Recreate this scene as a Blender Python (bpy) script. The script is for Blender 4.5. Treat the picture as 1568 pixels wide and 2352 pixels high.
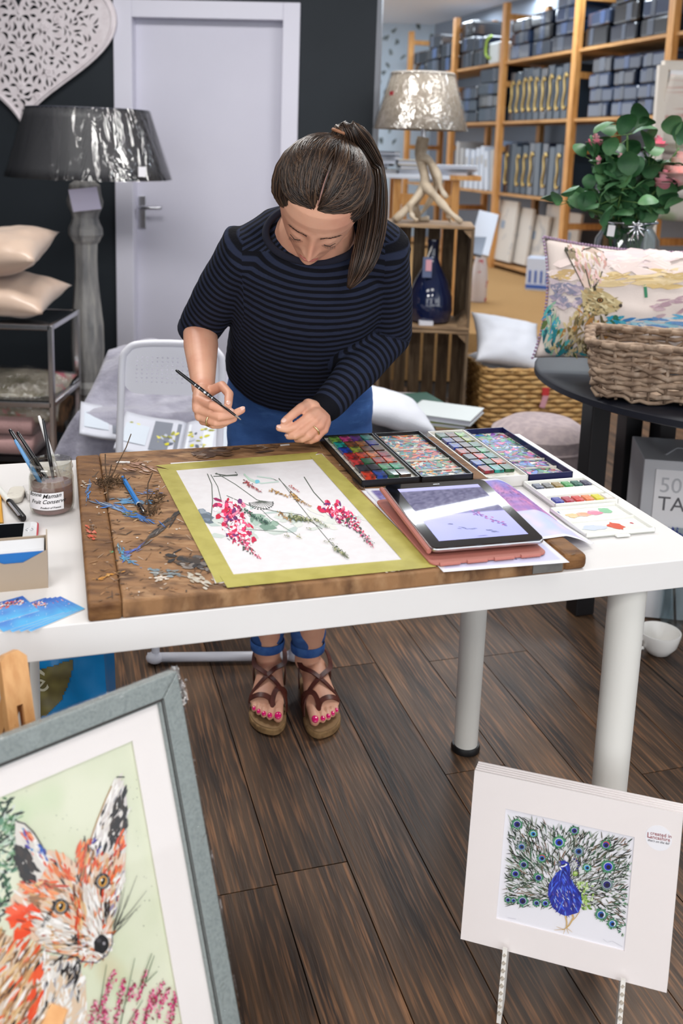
import bpy, bmesh, math, random
import numpy as np
from mathutils import Vector, Matrix, Euler
R = math.radians
for o in list(bpy.data.objects): bpy.data.objects.remove(o)
scene = bpy.context.scene
C = scene.collection

# ------------------------------------------------------------ camera, world, lights, exposure
F_PX, PITCH, ROLL, CAM_H, CY = 2212.5, R(10.89), R(1.85), 1.365, 768.5
cam = bpy.data.cameras.new('camera'); cam_o = bpy.data.objects.new('camera', cam); C.objects.link(cam_o)
cam.sensor_fit = 'AUTO'; cam.sensor_width = 36.0; cam.lens = F_PX / 2352 * 36
cam.shift_y = -(1176 - CY) / 2352
cam_o.matrix_world = Matrix.Translation((0, 0, CAM_H)) @ Matrix.Rotation(R(90) - PITCH, 4, 'X') @ Matrix.Rotation(ROLL, 4, 'Z')
cam.clip_start = .05
cam.dof.use_dof = True; cam.dof.focus_distance = 1.78; cam.dof.aperture_fstop = 4.2
scene.camera = cam_o

w = bpy.data.worlds.new('world'); scene.world = w; w.use_nodes = True
w.node_tree.nodes['Background'].inputs[0].default_value = (.93, .96, 1, 1)
w.node_tree.nodes['Background'].inputs[1].default_value = 1.45
def area(name, loc, sx, sy, power, col=(1, .98, .95), rot=(0, 0, 0)):
    l = bpy.data.lights.new(name, 'AREA'); l.shape = 'RECTANGLE'; l.size = sx; l.size_y = sy; l.energy = power; l.color = col
    o = bpy.data.objects.new(name, l); o.location = loc; o.rotation_euler = rot; C.objects.link(o); return o
# fluorescent panels on the shop ceiling
for i, (x, y, p) in enumerate([(-1.3, .5, 12), (.9, .5, 10), (-1.1, 3.2, 36), (1.3, 3.2, 34), (-1.5, -1.6, 40), (1.4, -1.6, 40)]):
    area('ceiling_panel', (x, y, 2.86), 1.2, .6, p)
for i, (x, y, p) in enumerate([(1.1, 7.6, 34), (2.0, 9.6, 36), (3.6, 6.0, 34), (3.6, 3.5, 28), (.6, 10.6, 24)]):
    area('back_panel', (x, y, 2.86), 1.5, .3, p, (.80, .9, 1))
area('back_batten', (.80, 5.58, 2.86), 1.5, .08, 22, (.9, .95, 1), (0, 0, R(29)))
vs = scene.view_settings
vs.view_transform = 'Standard'; vs.look = 'None'; vs.gamma = 1; vs.use_curve_mapping = False
vs.exposure = .52

# ------------------------------------------------------------ where a pixel of the 1568x2352 frame lies in the room
def ray(px, py):
    a = px - 784; b = py - CY; cr, sr = math.cos(ROLL), math.sin(ROLL)
    u = cr * a + sr * b; v = sr * a - cr * b; c, s = math.cos(PITCH), math.sin(PITCH)
    return Vector((u / F_PX, c + v / F_PX * s, -s + v / F_PX * c))
CAM = Vector((0, 0, CAM_H))
def at(px, py, Y): d = ray(px, py); return CAM + d * (Y / d.y)
def onz(px, py, z): d = ray(px, py); return CAM + d * ((z - CAM_H) / d.z)
def onplane(px, py, P, n): d = ray(px, py); return CAM + d * ((P - CAM).dot(n) / d.dot(n))
# the table's own axes (the shelves and floor boards run the same way)
TA = R(16.86); TO = Vector((.613, 1.46, 0)); EX = Vector((math.cos(TA), math.sin(TA), 0)); EY = Vector((-math.sin(TA), math.cos(TA), 0))
def T(s, t, z=0): return TO + EX * s + EY * t + Vector((0, 0, z))

# ------------------------------------------------------------ materials
def lin(c):
    f = lambda v: v / 12.92 if v <= .04045 else ((v + .055) / 1.055) ** 2.4
    return tuple(f(v / 255) for v in c[:3]) + (1,)
_m = {}
def M(name, col=(200, 200, 200), rough=.5, metal=0, spec=.5, n=None, n2=None, bump=None, trans=0, ior=1.45, coat=0, sheen=0, emit=0, alpha=1, rnd=0, sss=0):
    """col sRGB 0-255; n=(colour2, scale, (stretch xyz), lo, hi): noise mix; bump=(scale, strength, stretch); rnd: per-object value change"""
    if name in _m: return _m[name]
    m = bpy.data.materials.new(name); m.use_nodes = True; nt = m.node_tree; b = nt.nodes['Principled BSDF']
    b.inputs['Base Color'].default_value = lin(col); b.inputs['Roughness'].default_value = rough
    b.inputs['Metallic'].default_value = metal; b.inputs['Specular IOR Level'].default_value = spec
    b.inputs['Transmission Weight'].default_value = trans; b.inputs['IOR'].default_value = ior
    b.inputs['Coat Weight'].default_value = coat; b.inputs['Sheen Weight'].default_value = sheen
    b.inputs['Alpha'].default_value = alpha
    if sss: b.inputs['Subsurface Weight'].default_value = sss; b.inputs['Subsurface Radius'].default_value = (.012, .005, .003); b.inputs['Subsurface Scale'].default_value = 1
    if emit: b.inputs['Emission Color'].default_value = lin(col); b.inputs['Emission Strength'].default_value = emit
    tc = nt.nodes.new('ShaderNodeTexCoord')
    def nz(scale, st, detail=4):
        mp = nt.nodes.new('ShaderNodeMapping'); mp.inputs['Scale'].default_value = st; nt.links.new(tc.outputs['Object'], mp.inputs[0])
        t = nt.nodes.new('ShaderNodeTexNoise'); t.inputs['Scale'].default_value = scale; t.inputs['Detail'].default_value = detail; nt.links.new(mp.outputs[0], t.inputs[0]); return t
    cur = None
    for q in (n, n2):
        if not q: continue
        c2, sc, st, lo, hi = q; t = nz(sc, st)
        r = nt.nodes.new('ShaderNodeMapRange'); r.inputs[1].default_value = lo; r.inputs[2].default_value = hi; nt.links.new(t.outputs[0], r.inputs[0])
        mx = nt.nodes.new('ShaderNodeMix'); mx.data_type = 'RGBA'; nt.links.new(r.outputs[0], mx.inputs[0])
        if cur: nt.links.new(cur, mx.inputs[6])
        else: mx.inputs[6].default_value = lin(col)
        mx.inputs[7].default_value = lin(c2); cur = mx.outputs[2]
    if rnd:
        oi = nt.nodes.new('ShaderNodeObjectInfo'); r = nt.nodes.new('ShaderNodeMapRange'); r.inputs[3].default_value = 1 - rnd; r.inputs[4].default_value = 1 + rnd
        nt.links.new(oi.outputs['Random'], r.inputs[0]); hs = nt.nodes.new('ShaderNodeHueSaturation'); nt.links.new(r.outputs[0], hs.inputs['Value'])
        if cur: nt.links.new(cur, hs.inputs['Color'])
        else: hs.inputs['Color'].default_value = lin(col)
        cur = hs.outputs[0]
    if cur: nt.links.new(cur, b.inputs['Base Color'])
    if bump:
        t = nz(bump[0], bump[2] if len(bump) > 2 else (1, 1, 1)); bp = nt.nodes.new('ShaderNodeBump'); bp.inputs['Strength'].default_value = bump[1]; bp.inputs['Distance'].default_value = .01
        nt.links.new(t.outputs[0], bp.inputs['Height']); nt.links.new(bp.outputs[0], b.inputs['Normal'])
    _m[name] = m; return m
def VC(name, rough=.6, bump=None, coat=0, sheen=0):
    """paint and print: colour comes from the mesh's colour attribute"""
    m = M(name, (200, 200, 200), rough, bump=bump, coat=coat, sheen=sheen); nt = m.node_tree
    if not any(x.type == 'ATTRIBUTE' for x in nt.nodes):
        a = nt.nodes.new('ShaderNodeAttribute'); a.attribute_name = 'Col'; nt.links.new(a.outputs['Color'], nt.nodes['Principled BSDF'].inputs['Base Color'])
    return m
def film(name='clear_film', gloss=.16, st=(1, 1, 1)):
    """thin clear plastic wrap: mostly see-through with sharp crinkled highlights"""
    if name in _m: return _m[name]
    m = bpy.data.materials.new(name); m.use_nodes = True; nt = m.node_tree; nt.nodes.remove(nt.nodes['Principled BSDF'])
    tr = nt.nodes.new('ShaderNodeBsdfTransparent'); gl = nt.nodes.new('ShaderNodeBsdfGlossy'); gl.inputs['Roughness'].default_value = .08
    mx = nt.nodes.new('ShaderNodeMixShader'); fr = nt.nodes.new('ShaderNodeLayerWeight'); fr.inputs[0].default_value = .22
    ad = nt.nodes.new('ShaderNodeMath'); ad.operation = 'ADD'; ad.inputs[1].default_value = gloss; ad.use_clamp = True
    t = nt.nodes.new('ShaderNodeTexNoise'); t.inputs['Scale'].default_value = 28; t.inputs['Detail'].default_value = 3; t.inputs['Distortion'].default_value = 1.5
    tc = nt.nodes.new('ShaderNodeTexCoord'); mp = nt.nodes.new('ShaderNodeMapping'); mp.inputs['Scale'].default_value = st; nt.links.new(tc.outputs['Object'], mp.inputs[0]); nt.links.new(mp.outputs[0], t.inputs[0])
    bp = nt.nodes.new('ShaderNodeBump'); bp.inputs['Strength'].default_value = .8; bp.inputs['Distance'].default_value = .02; nt.links.new(t.outputs[0], bp.inputs['Height'])
    nt.links.new(bp.outputs[0], gl.inputs['Normal']); nt.links.new(bp.outputs[0], fr.inputs['Normal'])
    pw = nt.nodes.new('ShaderNodeMath'); pw.operation = 'POWER'; pw.inputs[1].default_value = 2.5; nt.links.new(fr.outputs[1], pw.inputs[0]); nt.links.new(pw.outputs[0], ad.inputs[0]); nt.links.new(ad.outputs[0], mx.inputs[0]); nt.links.new(tr.outputs[0], mx.inputs[1]); nt.links.new(gl.outputs[0], mx.inputs[2])
    nt.links.new(mx.outputs[0], nt.nodes['Material Output'].inputs[0]); _m[name] = m; return m
def glass(name='clear_glass', col=(255, 255, 255), edge=.06):
    """thin-walled glass: see-through, fresnel reflections"""
    if name in _m: return _m[name]
    m = bpy.data.materials.new(name); m.use_nodes = True; nt = m.node_tree; nt.nodes.remove(nt.nodes['Principled BSDF'])
    tr = nt.nodes.new('ShaderNodeBsdfTransparent'); tr.inputs[0].default_value = lin(col); gl = nt.nodes.new('ShaderNodeBsdfGlossy'); gl.inputs['Roughness'].default_value = .04
    mx = nt.nodes.new('ShaderNodeMixShader'); fr = nt.nodes.new('ShaderNodeLayerWeight'); fr.inputs[0].default_value = .25
    ad = nt.nodes.new('ShaderNodeMath'); ad.operation = 'ADD'; ad.inputs[1].default_value = edge; ad.use_clamp = True
    pw = nt.nodes.new('ShaderNodeMath'); pw.operation = 'POWER'; pw.inputs[1].default_value = 2.5; nt.links.new(fr.outputs[1], pw.inputs[0]); nt.links.new(pw.outputs[0], ad.inputs[0]); nt.links.new(ad.outputs[0], mx.inputs[0]); nt.links.new(tr.outputs[0], mx.inputs[1]); nt.links.new(gl.outputs[0], mx.inputs[2])
    nt.links.new(mx.outputs[0], nt.nodes['Material Output'].inputs[0]); _m[name] = m; return m

# ------------------------------------------------------------ mesh helpers
def frame(d, up=Vector((0, 0, 1))):
    d = Vector(d).normalized()
    if abs(d.dot(up)) > .98: up = Vector((1, 0, 0)) if abs(d.x) < .9 else Vector((0, 1, 0))
    x = up.cross(d).normalized(); return x, d.cross(x).normalized(), d
class MB:
    def __init__(s): s.v = []; s.f = []
    def add(s, v, f):
        o = len(s.v); s.v += [tuple(p) for p in v]; s.f += [tuple(i + o for i in q) for q in f]; return s
    def box(s, c, d, m=None):
        hx, hy, hz = d[0] / 2, d[1] / 2, d[2] / 2; c = Vector(c)
        v = [Vector((x, y, z)) for x in (-hx, hx) for y in (-hy, hy) for z in (-hz, hz)]
        if m: v = [m @ p for p in v]
        return s.add([p + c for p in v], [(0, 1, 3, 2), (4, 6, 7, 5), (0, 4, 5, 1), (2, 3, 7, 6), (0, 2, 6, 4), (1, 5, 7, 3)])
    def bar(s, a, b, w, h, up=Vector((0, 0, 1))):
        a = Vector(a); b = Vector(b); x, y, d = frame(b - a, up); v = []
        for p in (a, b): v += [p + x * i * w / 2 + y * j * h / 2 for i, j in ((-1, -1), (1, -1), (1, 1), (-1, 1))]
        return s.add(v, [(0, 1, 2, 3)[::-1], (4, 5, 6, 7), (0, 1, 5, 4), (1, 2, 6, 5), (2, 3, 7, 6), (3, 0, 4, 7)])
    def tube(s, P, r, n=10, cap=True, flat=1.0, up=Vector((0, 0, 1)), closed=False):
        P = [Vector(p) for p in P]; k = len(P); rr = r if isinstance(r, (list, tuple)) else [r] * k; v = []; X = None
        for i, p in enumerate(P):
            d = (P[(i + 1) % k] - P[i - 1]) if closed else (P[min(i + 1, k - 1)] - P[max(i - 1, 0)])
            d = d.normalized() if d.length > 1e-9 else Vector((0, 0, 1))
            if X is None: X = frame(d, up)[0]
            X = (X - d * X.dot(d)); X = X.normalized() if X.length > 1e-6 else frame(d)[0]; Yv = d.cross(X)
            for j in range(n):
                a = 2 * math.pi * j / n; v.append(p + X * math.cos(a) * rr[i] + Yv * math.sin(a) * rr[i] * flat)
        f = [(i * n + j, i * n + (j + 1) % n, (i + 1) * n + (j + 1) % n, (i + 1) * n + j) for i in range(k - 1) for j in range(n)]
        if closed: f += [((k - 1) * n + j, (k - 1) * n + (j + 1) % n, (j + 1) % n, j) for j in range(n)]
        elif cap: f += [tuple(range(n))[::-1], tuple(range((k - 1) * n, k * n))]
        return s.add(v, f)
    def lathe(s, prof, n=24, c=(0, 0, 0), cap=True, sx=1, sy=1):
        c = Vector(c); k = len(prof)
        v = [c + Vector((r * math.cos(2 * math.pi * j / n) * sx, r * math.sin(2 * math.pi * j / n) * sy, z)) for r, z in prof for j in range(n)]
        f = [(i * n + j, i * n + (j + 1) % n, (i + 1) * n + (j + 1) % n, (i + 1) * n + j) for i in range(k - 1) for j in range(n)]
        if cap: f += [tuple(range(n))[::-1], tuple(range((k - 1) * n, k * n))]
        return s.add(v, f)
    def grid(s, fn, nu, nv, closeu=False):
        v = [fn(i / (nu if closeu else nu - 1), j / (nv - 1)) for j in range(nv) for i in range(nu)]
        f = [(j * nu + i, j * nu + (i + 1) % nu, (j + 1) * nu + (i + 1) % nu, (j + 1) * nu + i) for j in range(nv - 1) for i in range(nu if closeu else nu - 1)]
        return s.add(v, f)
    def ball(s, c, r, n=12, m=None):
        c = Vector(c); r = Vector(r) if isinstance(r, (tuple, list)) else Vector((r, r, r)); k = n
        def fn(u, w_):
            a = u * 2 * math.pi; b = (w_ - .5) * math.pi * .998
            p = Vector((r.x * math.cos(b) * math.cos(a), r.y * math.cos(b) * math.sin(a), r.z * math.sin(b))); return c + (m @ p if m else p)
        return s.grid(fn, 2 * n, n, True)
    def prism(s, pts, h, m=None):
        """pts 2-D outline extruded along local z from 0 to h"""
        m = m or Matrix(); k = len(pts); v = [m @ Vector((x, y, 0)) for x, y in pts] + [m @ Vector((x, y, h)) for x, y in pts]
        return s.add(v, [tuple(range(k))[::-1], tuple(range(k, 2 * k))] + [(i, (i + 1) % k, k + (i + 1) % k, k + i) for i in range(k)])
    def mesh(s, name):
        me = bpy.data.meshes.new(name); me.from_pydata(s.v, [], s.f); me.update(); return me
    def build(s, name, mat, parent=None, smooth=False, bevel=0, seg=2, fix=True):
        me = s.mesh(name)
        if fix:
            bm = bmesh.new(); bm.from_mesh(me); bmesh.ops.recalc_face_normals(bm, faces=bm.faces); bm.to_mesh(me); bm.free()
        return put(name, me, mat, parent, smooth, bevel, seg)
def put(name, me, mat, parent=None, smooth=False, bevel=0, seg=2, ang=40):
    o = bpy.data.objects.new(name, me); C.objects.link(o)
    if mat and not me.materials: me.materials.append(mat)
    if smooth:
        me.polygons.foreach_set('use_smooth', [True] * len(me.polygons))
        if smooth != 'all': me.set_sharp_from_angle(angle=R(ang))
    if bevel:
        b = o.modifiers.new('bevel', 'BEVEL'); b.width = bevel; b.segments = seg; b.limit_method = 'ANGLE'; b.angle_limit = R(40)
    if parent:
        o.parent = parent; o.matrix_parent_inverse = wm(parent).inverted()
    return o
def wm(o):
    m = o.matrix_basis.copy()
    if o.parent: m = wm(o.parent) @ o.matrix_parent_inverse @ m
    return m
def tag(o, label, cat, group=None, kind=None):
    if label: o['label'] = label
    if cat: o['category'] = cat
    if group: o['group'] = group
    if kind: o['kind'] = kind
    return o
def thing(name, label, cat, loc=(0, 0, 0), rz=0, group=None):
    o = bpy.data.objects.new(name, None); C.objects.link(o); o.empty_display_size = .05
    o.location = loc; o.rotation_euler = (0, 0, rz); return tag(o, label, cat, group)
def struct(o): o['kind'] = 'structure'; return o
def dup(root, mw=None, label=None, group=None):
    def cp(o, par):
        c = o.copy(); C.objects.link(c); c.parent = par
        for ch in [x for x in C.objects if x.parent == o and x is not c]: cp(ch, c)
        return c
    r = cp(root, None)
    if mw is not None: r.matrix_basis = mw
    if label: r['label'] = label
    if group: r['group'] = group
    return r
def rotz(a): return Matrix.Rotation(a, 3, 'Z')
def text(name, s, size, mat, parent, mw, extrude=.0002, shear=0, align='LEFT', bold=0):
    cu = bpy.data.curves.new(name, 'FONT'); cu.body = s; cu.size = size; cu.extrude = extrude; cu.shear = shear; cu.align_x = align; cu.offset = bold; cu.resolution_u = 3
    o = bpy.data.objects.new(name, cu); C.objects.link(o); dg = bpy.context.evaluated_depsgraph_get(); me = bpy.data.meshes.new_from_object(o.evaluated_get(dg))
    bpy.data.objects.remove(o); me.transform(mw); me.materials.clear(); return put(name, me, mat, parent)
def fill2d(splines, depth, bevel=0):
    """flat shape with holes from closed 2-D outlines; returns mesh lying in xy"""
    cu = bpy.data.curves.new('cut', 'CURVE'); cu.dimensions = '2D'; cu.fill_mode = 'BOTH'; cu.extrude = depth / 2; cu.bevel_depth = bevel; cu.bevel_resolution = 1
    for pts in splines:
        sp = cu.splines.new('POLY'); sp.points.add(len(pts) - 1); sp.use_cyclic_u = True
        for p, q in zip(sp.points, pts): p.co = (q[0], q[1], 0, 1)
    o = bpy.data.objects.new('cut', cu); C.objects.link(o); dg = bpy.context.evaluated_depsgraph_get(); me = bpy.data.meshes.new_from_object(o.evaluated_get(dg)); bpy.data.objects.remove(o); me.materials.clear(); return me

# ------------------------------------------------------------ flat paint and print
class Paint:
    def __init__(s, seed=1): s.p = []; s.rng = random.Random(seed)
    def poly(s, pts, col): s.p.append((list(pts), col)); return s
    def ell(s, c, rx, ry, col, rot=0, n=14):
        ca, sa = math.cos(rot), math.sin(rot)
        return s.poly([(c[0] + rx * math.cos(t) * ca - ry * math.sin(t) * sa, c[1] + rx * math.cos(t) * sa + ry * math.sin(t) * ca) for t in [2 * math.pi * i / n for i in range(n)]], col)
    def blob(s, c, rx, ry, col, rot=0, j=.25, n=12):
        ca, sa = math.cos(rot), math.sin(rot); q = []
        for i in range(n):
            t = 2 * math.pi * i / n; k = 1 + s.rng.uniform(-j, j); q.append((c[0] + k * (rx * math.cos(t) * ca - ry * math.sin(t) * sa), c[1] + k * (rx * math.cos(t) * sa + ry * math.sin(t) * ca)))
        return s.poly(q, col)
    def line(s, pts, w, col, w2=None):
        w2 = w if w2 is None else w2; L = []; Rr = []; n = len(pts)
        for i, p in enumerate(pts):
            a = pts[max(i - 1, 0)]; b = pts[min(i + 1, n - 1)]; dx, dy = b[0] - a[0], b[1] - a[1]; l = math.hypot(dx, dy) or 1; k = (w + (w2 - w) * i / max(1, n - 1)) / 2
            L.append((p[0] - dy / l * k, p[1] + dx / l * k)); Rr.append((p[0] + dy / l * k, p[1] - dx / l * k))
        for i in range(n - 1): s.poly([L[i], L[i + 1], Rr[i + 1], Rr[i]], col)
        return s
    def dab(s, c, l, w, ang, col):
        """a tapering brush dab"""
        ca, sa = math.cos(ang), math.sin(ang); r = s.rng.uniform
        q = [(-.5 * l, 0), (-.2 * l, w * r(.3, .6)), (.25 * l, w * r(.3, .5)), (.5 * l, r(-.2, .2) * w), (.2 * l, -w * r(.3, .5)), (-.25 * l, -w * r(.3, .6))]
        return s.poly([(c[0] + x * ca - y * sa, c[1] + x * sa + y * ca) for x, y in q], col)
    def scatter(s, reg, n, cols, ang, l, w, spread=.5):
        xs = [p[0] for p in reg]; ys = [p[1] for p in reg]; k = 0; tries = 0; r = s.rng
        while k < n and tries < n * 40:
            tries += 1; c = (r.uniform(min(xs), max(xs)), r.uniform(min(ys), max(ys)))
            if not inside(c, reg): continue
            a = ang(c) if callable(ang) else ang
            s.dab(c, r.uniform(*l), r.uniform(*w), a + r.gauss(0, spread), r.choice(cols)); k += 1
        return s
    def build(s, name, mat, parent, fn, h0=.0003, dz=1.5e-6):
        """fn(x, y, h) -> point in the room, h = height above the sheet"""
        v = []; f = []; cols = []
        for i, (pts, col) in enumerate(s.p):
            o = len(v); h = h0 + dz * i; v += [tuple(fn(x, y, h)) for x, y in pts]; f.append(tuple(range(o, o + len(pts)))); cols.append(lin(col))
        me = bpy.data.meshes.new(name); me.from_pydata(v, [], f); ca = me.color_attributes.new('Col', 'FLOAT_COLOR', 'CORNER')
        buf = []
        for q, c in zip(me.polygons, cols): buf += list(c) * q.loop_total
        ca.data.foreach_set('color', buf); me.update(); o = put(name, me, mat, parent); o['kind'] = 'stuff'; return o
def inside(c, poly):
    x, y = c; r = False; j = len(poly) - 1
    for i in range(len(poly)):
        xi, yi = poly[i]; xj, yj = poly[j]
        if (yi > y) != (yj > y) and x < (xj - xi) * (y - yi) / (yj - yi) + xi: r = not r
        j = i
    return r
def wash(name, mat, parent, fn, colf, nu, nv):
    """a painted sheet: a fine grid, colf(u, v) -> sRGB, fn(u, v) -> point"""
    mb = MB(); mb.grid(fn, nu, nv); me = mb.mesh(name); ca = me.color_attributes.new('Col', 'FLOAT_COLOR', 'POINT')
    buf = []
    for j in range(nv):
        for i in range(nu): buf += list(lin(colf(i / (nu - 1), j / (nv - 1))))
    ca.data.foreach_set('color', buf); return put(name, me, mat, parent, 'all')
from mathutils import noise as mnoise
def nz2(x, y, s=0): return mnoise.noise(Vector((x, y, s)))
def mixc(a, b, t): t = max(0, min(1, t)); return tuple(a[i] + (b[i] - a[i]) * t for i in range(3))

# ------------------------------------------------------------ the room
wood_floor = M('floor_board', (96, 74, 56), .45, n=((50, 39, 32), 3.0, (6, .6, 1), .38, .64), n2=((150, 106, 72), 6, (22, .9, 1), .50, .78), rnd=.34, bump=(10, .12, (14, 1, 1)), spec=.4)
dark_gap = M('floor_joint', (24, 19, 16), .8)
fl = MB().box((0, 2.2, -.02), (14, 14, .02)); floor = struct(fl.build('floor', dark_gap))
PW, PL_ = .145, 1.25
pl = []
for k in range(4):
    m_ = MB().box((0, 0, -.0068), (PW - .0025, PL_ - .0025 - .0001 * k, .012)); me = m_.mesh('plank'); pl.append(me); me.materials.append(wood_floor)
rng = random.Random(5); cnt = 0
for i in range(-16, 25):
    off = rng.random() * PL_
    for j in range(-2, 6):
        s_ = i * PW + .02; t_ = j * PL_ + off - 1.2; p = T(s_, t_)
        q = p
        if q.y < .55 or q.y > 5.55 or abs(q.x) > .55 * q.y + .9: continue
        o = bpy.data.objects.new('plank', pl[rng.randrange(4)]); C.objects.link(o); o.parent = floor
        o.location = p; o.rotation_euler = (0, 0, TA + (math.pi if rng.random() < .5 else 0)); cnt += 1
print('planks', cnt)
# raised back room with carpet
BZ = .3
struct(MB().box((2.6, 9.8, BZ / 2), (9, 8.2, BZ)).build('floor_back_room', M('carpet', (186, 148, 100), .95, n=((160, 124, 82), 140, (1, 1, 1), .35, .65), bump=(220, .3), spec=.1)))
charcoal = M('charcoal_paint', (24, 31, 38), .7, n=((28, 35, 42), 3, (1, 1, 1), .3, .7))
WP = Vector((-1.107, 5.075, 0)); WA = R(-4.75); WX = Vector((math.cos(WA), math.sin(WA), 0)); WN = Vector((math.sin(WA), -math.cos(WA), 0))
def W(px, py): return onplane(px, py, WP, WN)
def wl(s, z, off=0): return WP + WX * s + WN * off + Vector((0, 0, z))
s_l, s_r, s_end = -.095, .855, 1.236     # outer edges of the door casing and the free end of the wall, along the wall
wb = MB()
def wbox(mb, s0, s1, z0, z1, d0, d1):
    v = [wl(s, z, -d) for s in (s0, s1) for d in (d0, d1) for z in (z0, z1)]
    return mb.add(v, [(0, 1, 3, 2), (4, 6, 7, 5), (0, 4, 5, 1), (2, 3, 7, 6), (0, 2, 6, 4), (1, 5, 7, 3)])
wbox(wb, -3.2, s_l + .02, 0, 2.9, 0, .14); wbox(wb, s_r - .02, s_end, 0, 2.9, 0, .14); wbox(wb, s_l + .02, s_r - .02, 2.05, 2.9, 0, .14); wbox(wb, s_l, s_r, 0, 2.1, .12, .14)
struct(wb.build('wall_back', charcoal))
struct(wbox(MB(), s_end, s_end + .022, 0, 2.9, -.004, .145).build('trim_1', M('grey_trim', (120, 124, 132), .4)))
struct(wbox(MB(), -3.2, s_l, 0, .09, -.015, 0).build('baseboard_back', charcoal))
door_w = M('door_paint', (205, 204, 218), .45, n=((198, 197, 212), 2, (1, 1, 1), .3, .7)); cas_w = M('casing_paint', (214, 213, 226), .4)
door = thing('door_1', None, None, wl(.38, 0)); struct(door)
wbox(MB(), 0, .77, 0.01, 1.985, .045, .085).build('door_leaf', door_w, door)
c_ = MB(); wbox(c_, s_l, 0, 0, 2.07, -.018, .1); wbox(c_, .77, s_r, 0, 2.07, -.018, .1); wbox(c_, 0, .77, 1.985, 2.07, -.018, .1); c_.build('door_casing', cas_w, door, bevel=.003)
chrome = M('chrome', (225, 226, 230), .16, 1); satin = M('satin_metal', (205, 206, 212), .3, 1)
hd = MB(); wbox(hd, .012, .052, .92, 1.09, .037, .045); e = hd.build('handle_plate', satin, door, bevel=.002)
hp = [wl(.032, 1.03, -.037), wl(.032, 1.03, .005), wl(.045, 1.03, .012), wl(.15, 1.035, .012)]; MB().tube(hp, .0095, 10).build('handle_lever', satin, door, 'all')
# the rest of the shell: side wall, ceiling, far walls of the back room
struct(MB().box((-2.72, 1.9, 1.45), (.1, 7.0, 2.9)).build('wall_left', charcoal))
ceil_m = M('ceiling_paint', (222, 226, 234), .8)
struct(MB().box((1.4, 4.7, 2.95), (9.5, 17, .1)).build('ceiling', ceil_m))
wpaper = M('pale_blue_wallpaper', (190, 208, 224), .7, n=((200, 216, 230), 5, (1, 1, 1), .3, .7))
FY = 12.3
wf = struct(MB().box((2.6, FY + .05, 1.6), (9, .1, 2.6)).build('wall_far', wpaper))
# ------------------------------------------------------------ the white work table
RT = Matrix.Rotation(TA, 4, 'Z')
def TM(s, t, z, a=0): return Matrix.Translation(T(s, t, z)) @ Matrix.Rotation(TA + a, 4, 'Z')
TZ = .74; BZT = .766
white_lam = M('white_laminate', (234, 231, 229), .35, n=((230, 227, 225), 4, (1, 1, 1), .3, .7))
leg_w = M('leg_white', (224, 222, 216), .35); blackp = M('black_plastic', (22, 22, 24), .4)
table = thing('work_table', 'white laminate work table with thick round legs holding the drawing board', 'table', T(-.6, .345))
MB().box(T(-.6, .345, TZ - .024), (1.2, .69, .048), rotz(TA)).build('tabletop', white_lam, table, bevel=.0015)
for s_, t_ in ((-.115, .06), (-.115, .63), (-1.085, .06), (-1.085, .63)):
    p = T(s_, t_); lg = MB().lathe([(.0275, .012), (.0295, .3), (.031, TZ - .048)], 28, p).build('leg', leg_w, table, True)
    MB().lathe([(.033, 0), (.034, .006), (.031, .014)], 28, p).build('foot_cap', blackp, lg, True)
# scuffs on the edge
# ------------------------------------------------------------ old drawing board
bw = M('old_board_wood', (156, 116, 80), .6, n=((88, 62, 44), 11, (1.6, 4, 1), .44, .68), n2=((180, 142, 104), 24, (1.4, 3, 1), .52, .76), bump=(26, .35, (1, 5, 1)), spec=.3)
be = M('old_board_edge', (138, 98, 60), .6, n=((92, 60, 36), 14, (1, 4, 4), .42, .7), bump=(30, .5), spec=.3)
board = thing('drawing_board', 'old brown wooden drawing board spattered with paint, lying on white table', 'drawing board', T(-.6, .32, TZ))
MB().box(T(-.6028, .322, TZ + .013), (.6600, .644, .026), rotz(TA)).build('panel', bw, board, bevel=.0035, seg=3)
MB().box(T(-.9552, .318, TZ + .013), (.0440, .638, .0262), rotz(TA)).build('end_batten', be, board, bevel=.0045, seg=3)
MB().box(T(-.252, .318, TZ + .0128), (.041, .632, .0262), rotz(TA)).build('end_batten', be, board, bevel=.009, seg=3)
MB().box(T(-.302, -.0006, TZ + .0135), (.05, .002, .02), rotz(TA)).build('metal_patch', M('dull_tin', (170, 168, 164), .4, .8, n=((140, 138, 134), 30, (1, 1, 1), .4, .7)), board)
P = Paint(3); r = P.rng
bf = lambda x, y, h: onz(x, y, BZT + h)
dk = (52, 38, 28); wh = (214, 200, 186); bl = (48, 112, 190); lb = (70, 140, 196)
def onb(x, y): # clear of the painting and inside the board
    return not (y < 1345 and x > 352 + .52 * (y - 1068) and x < 735 + 1.02 * (y - 1040)) and x < 1340 and y > 1062 - .08 * (x - 165) and y < 1396 - .108 * (x - 218) and x > 174 + .165 * (y - 1053)
wd = (142, 104, 70)
for k in range(1500):
    x, y = r.uniform(170, 1330), r.uniform(1010, 1400)
    if x > 760 and r.random() < .6 or not onb(x, y): continue
    c = r.choice([dk, dk, (70, 50, 36), (110, 76, 46), (176, 130, 86), wh, (188, 150, 112), (84, 60, 44), (60, 52, 48)])
    P.dab((x, y), r.uniform(3, 24), r.uniform(.8, 3.6), r.gauss(-.1, .5), mixc(c, wd, r.uniform(.1, .75)))
for k in range(150):
    x, y = r.uniform(180, 1000), r.uniform(1030, 1395)
    if onb(x, y): P.blob((x, y), r.uniform(.8, 2.6), r.uniform(.7, 2), r.choice([wh, (235, 228, 220), wh, dk, (40, 34, 30)]))
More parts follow.
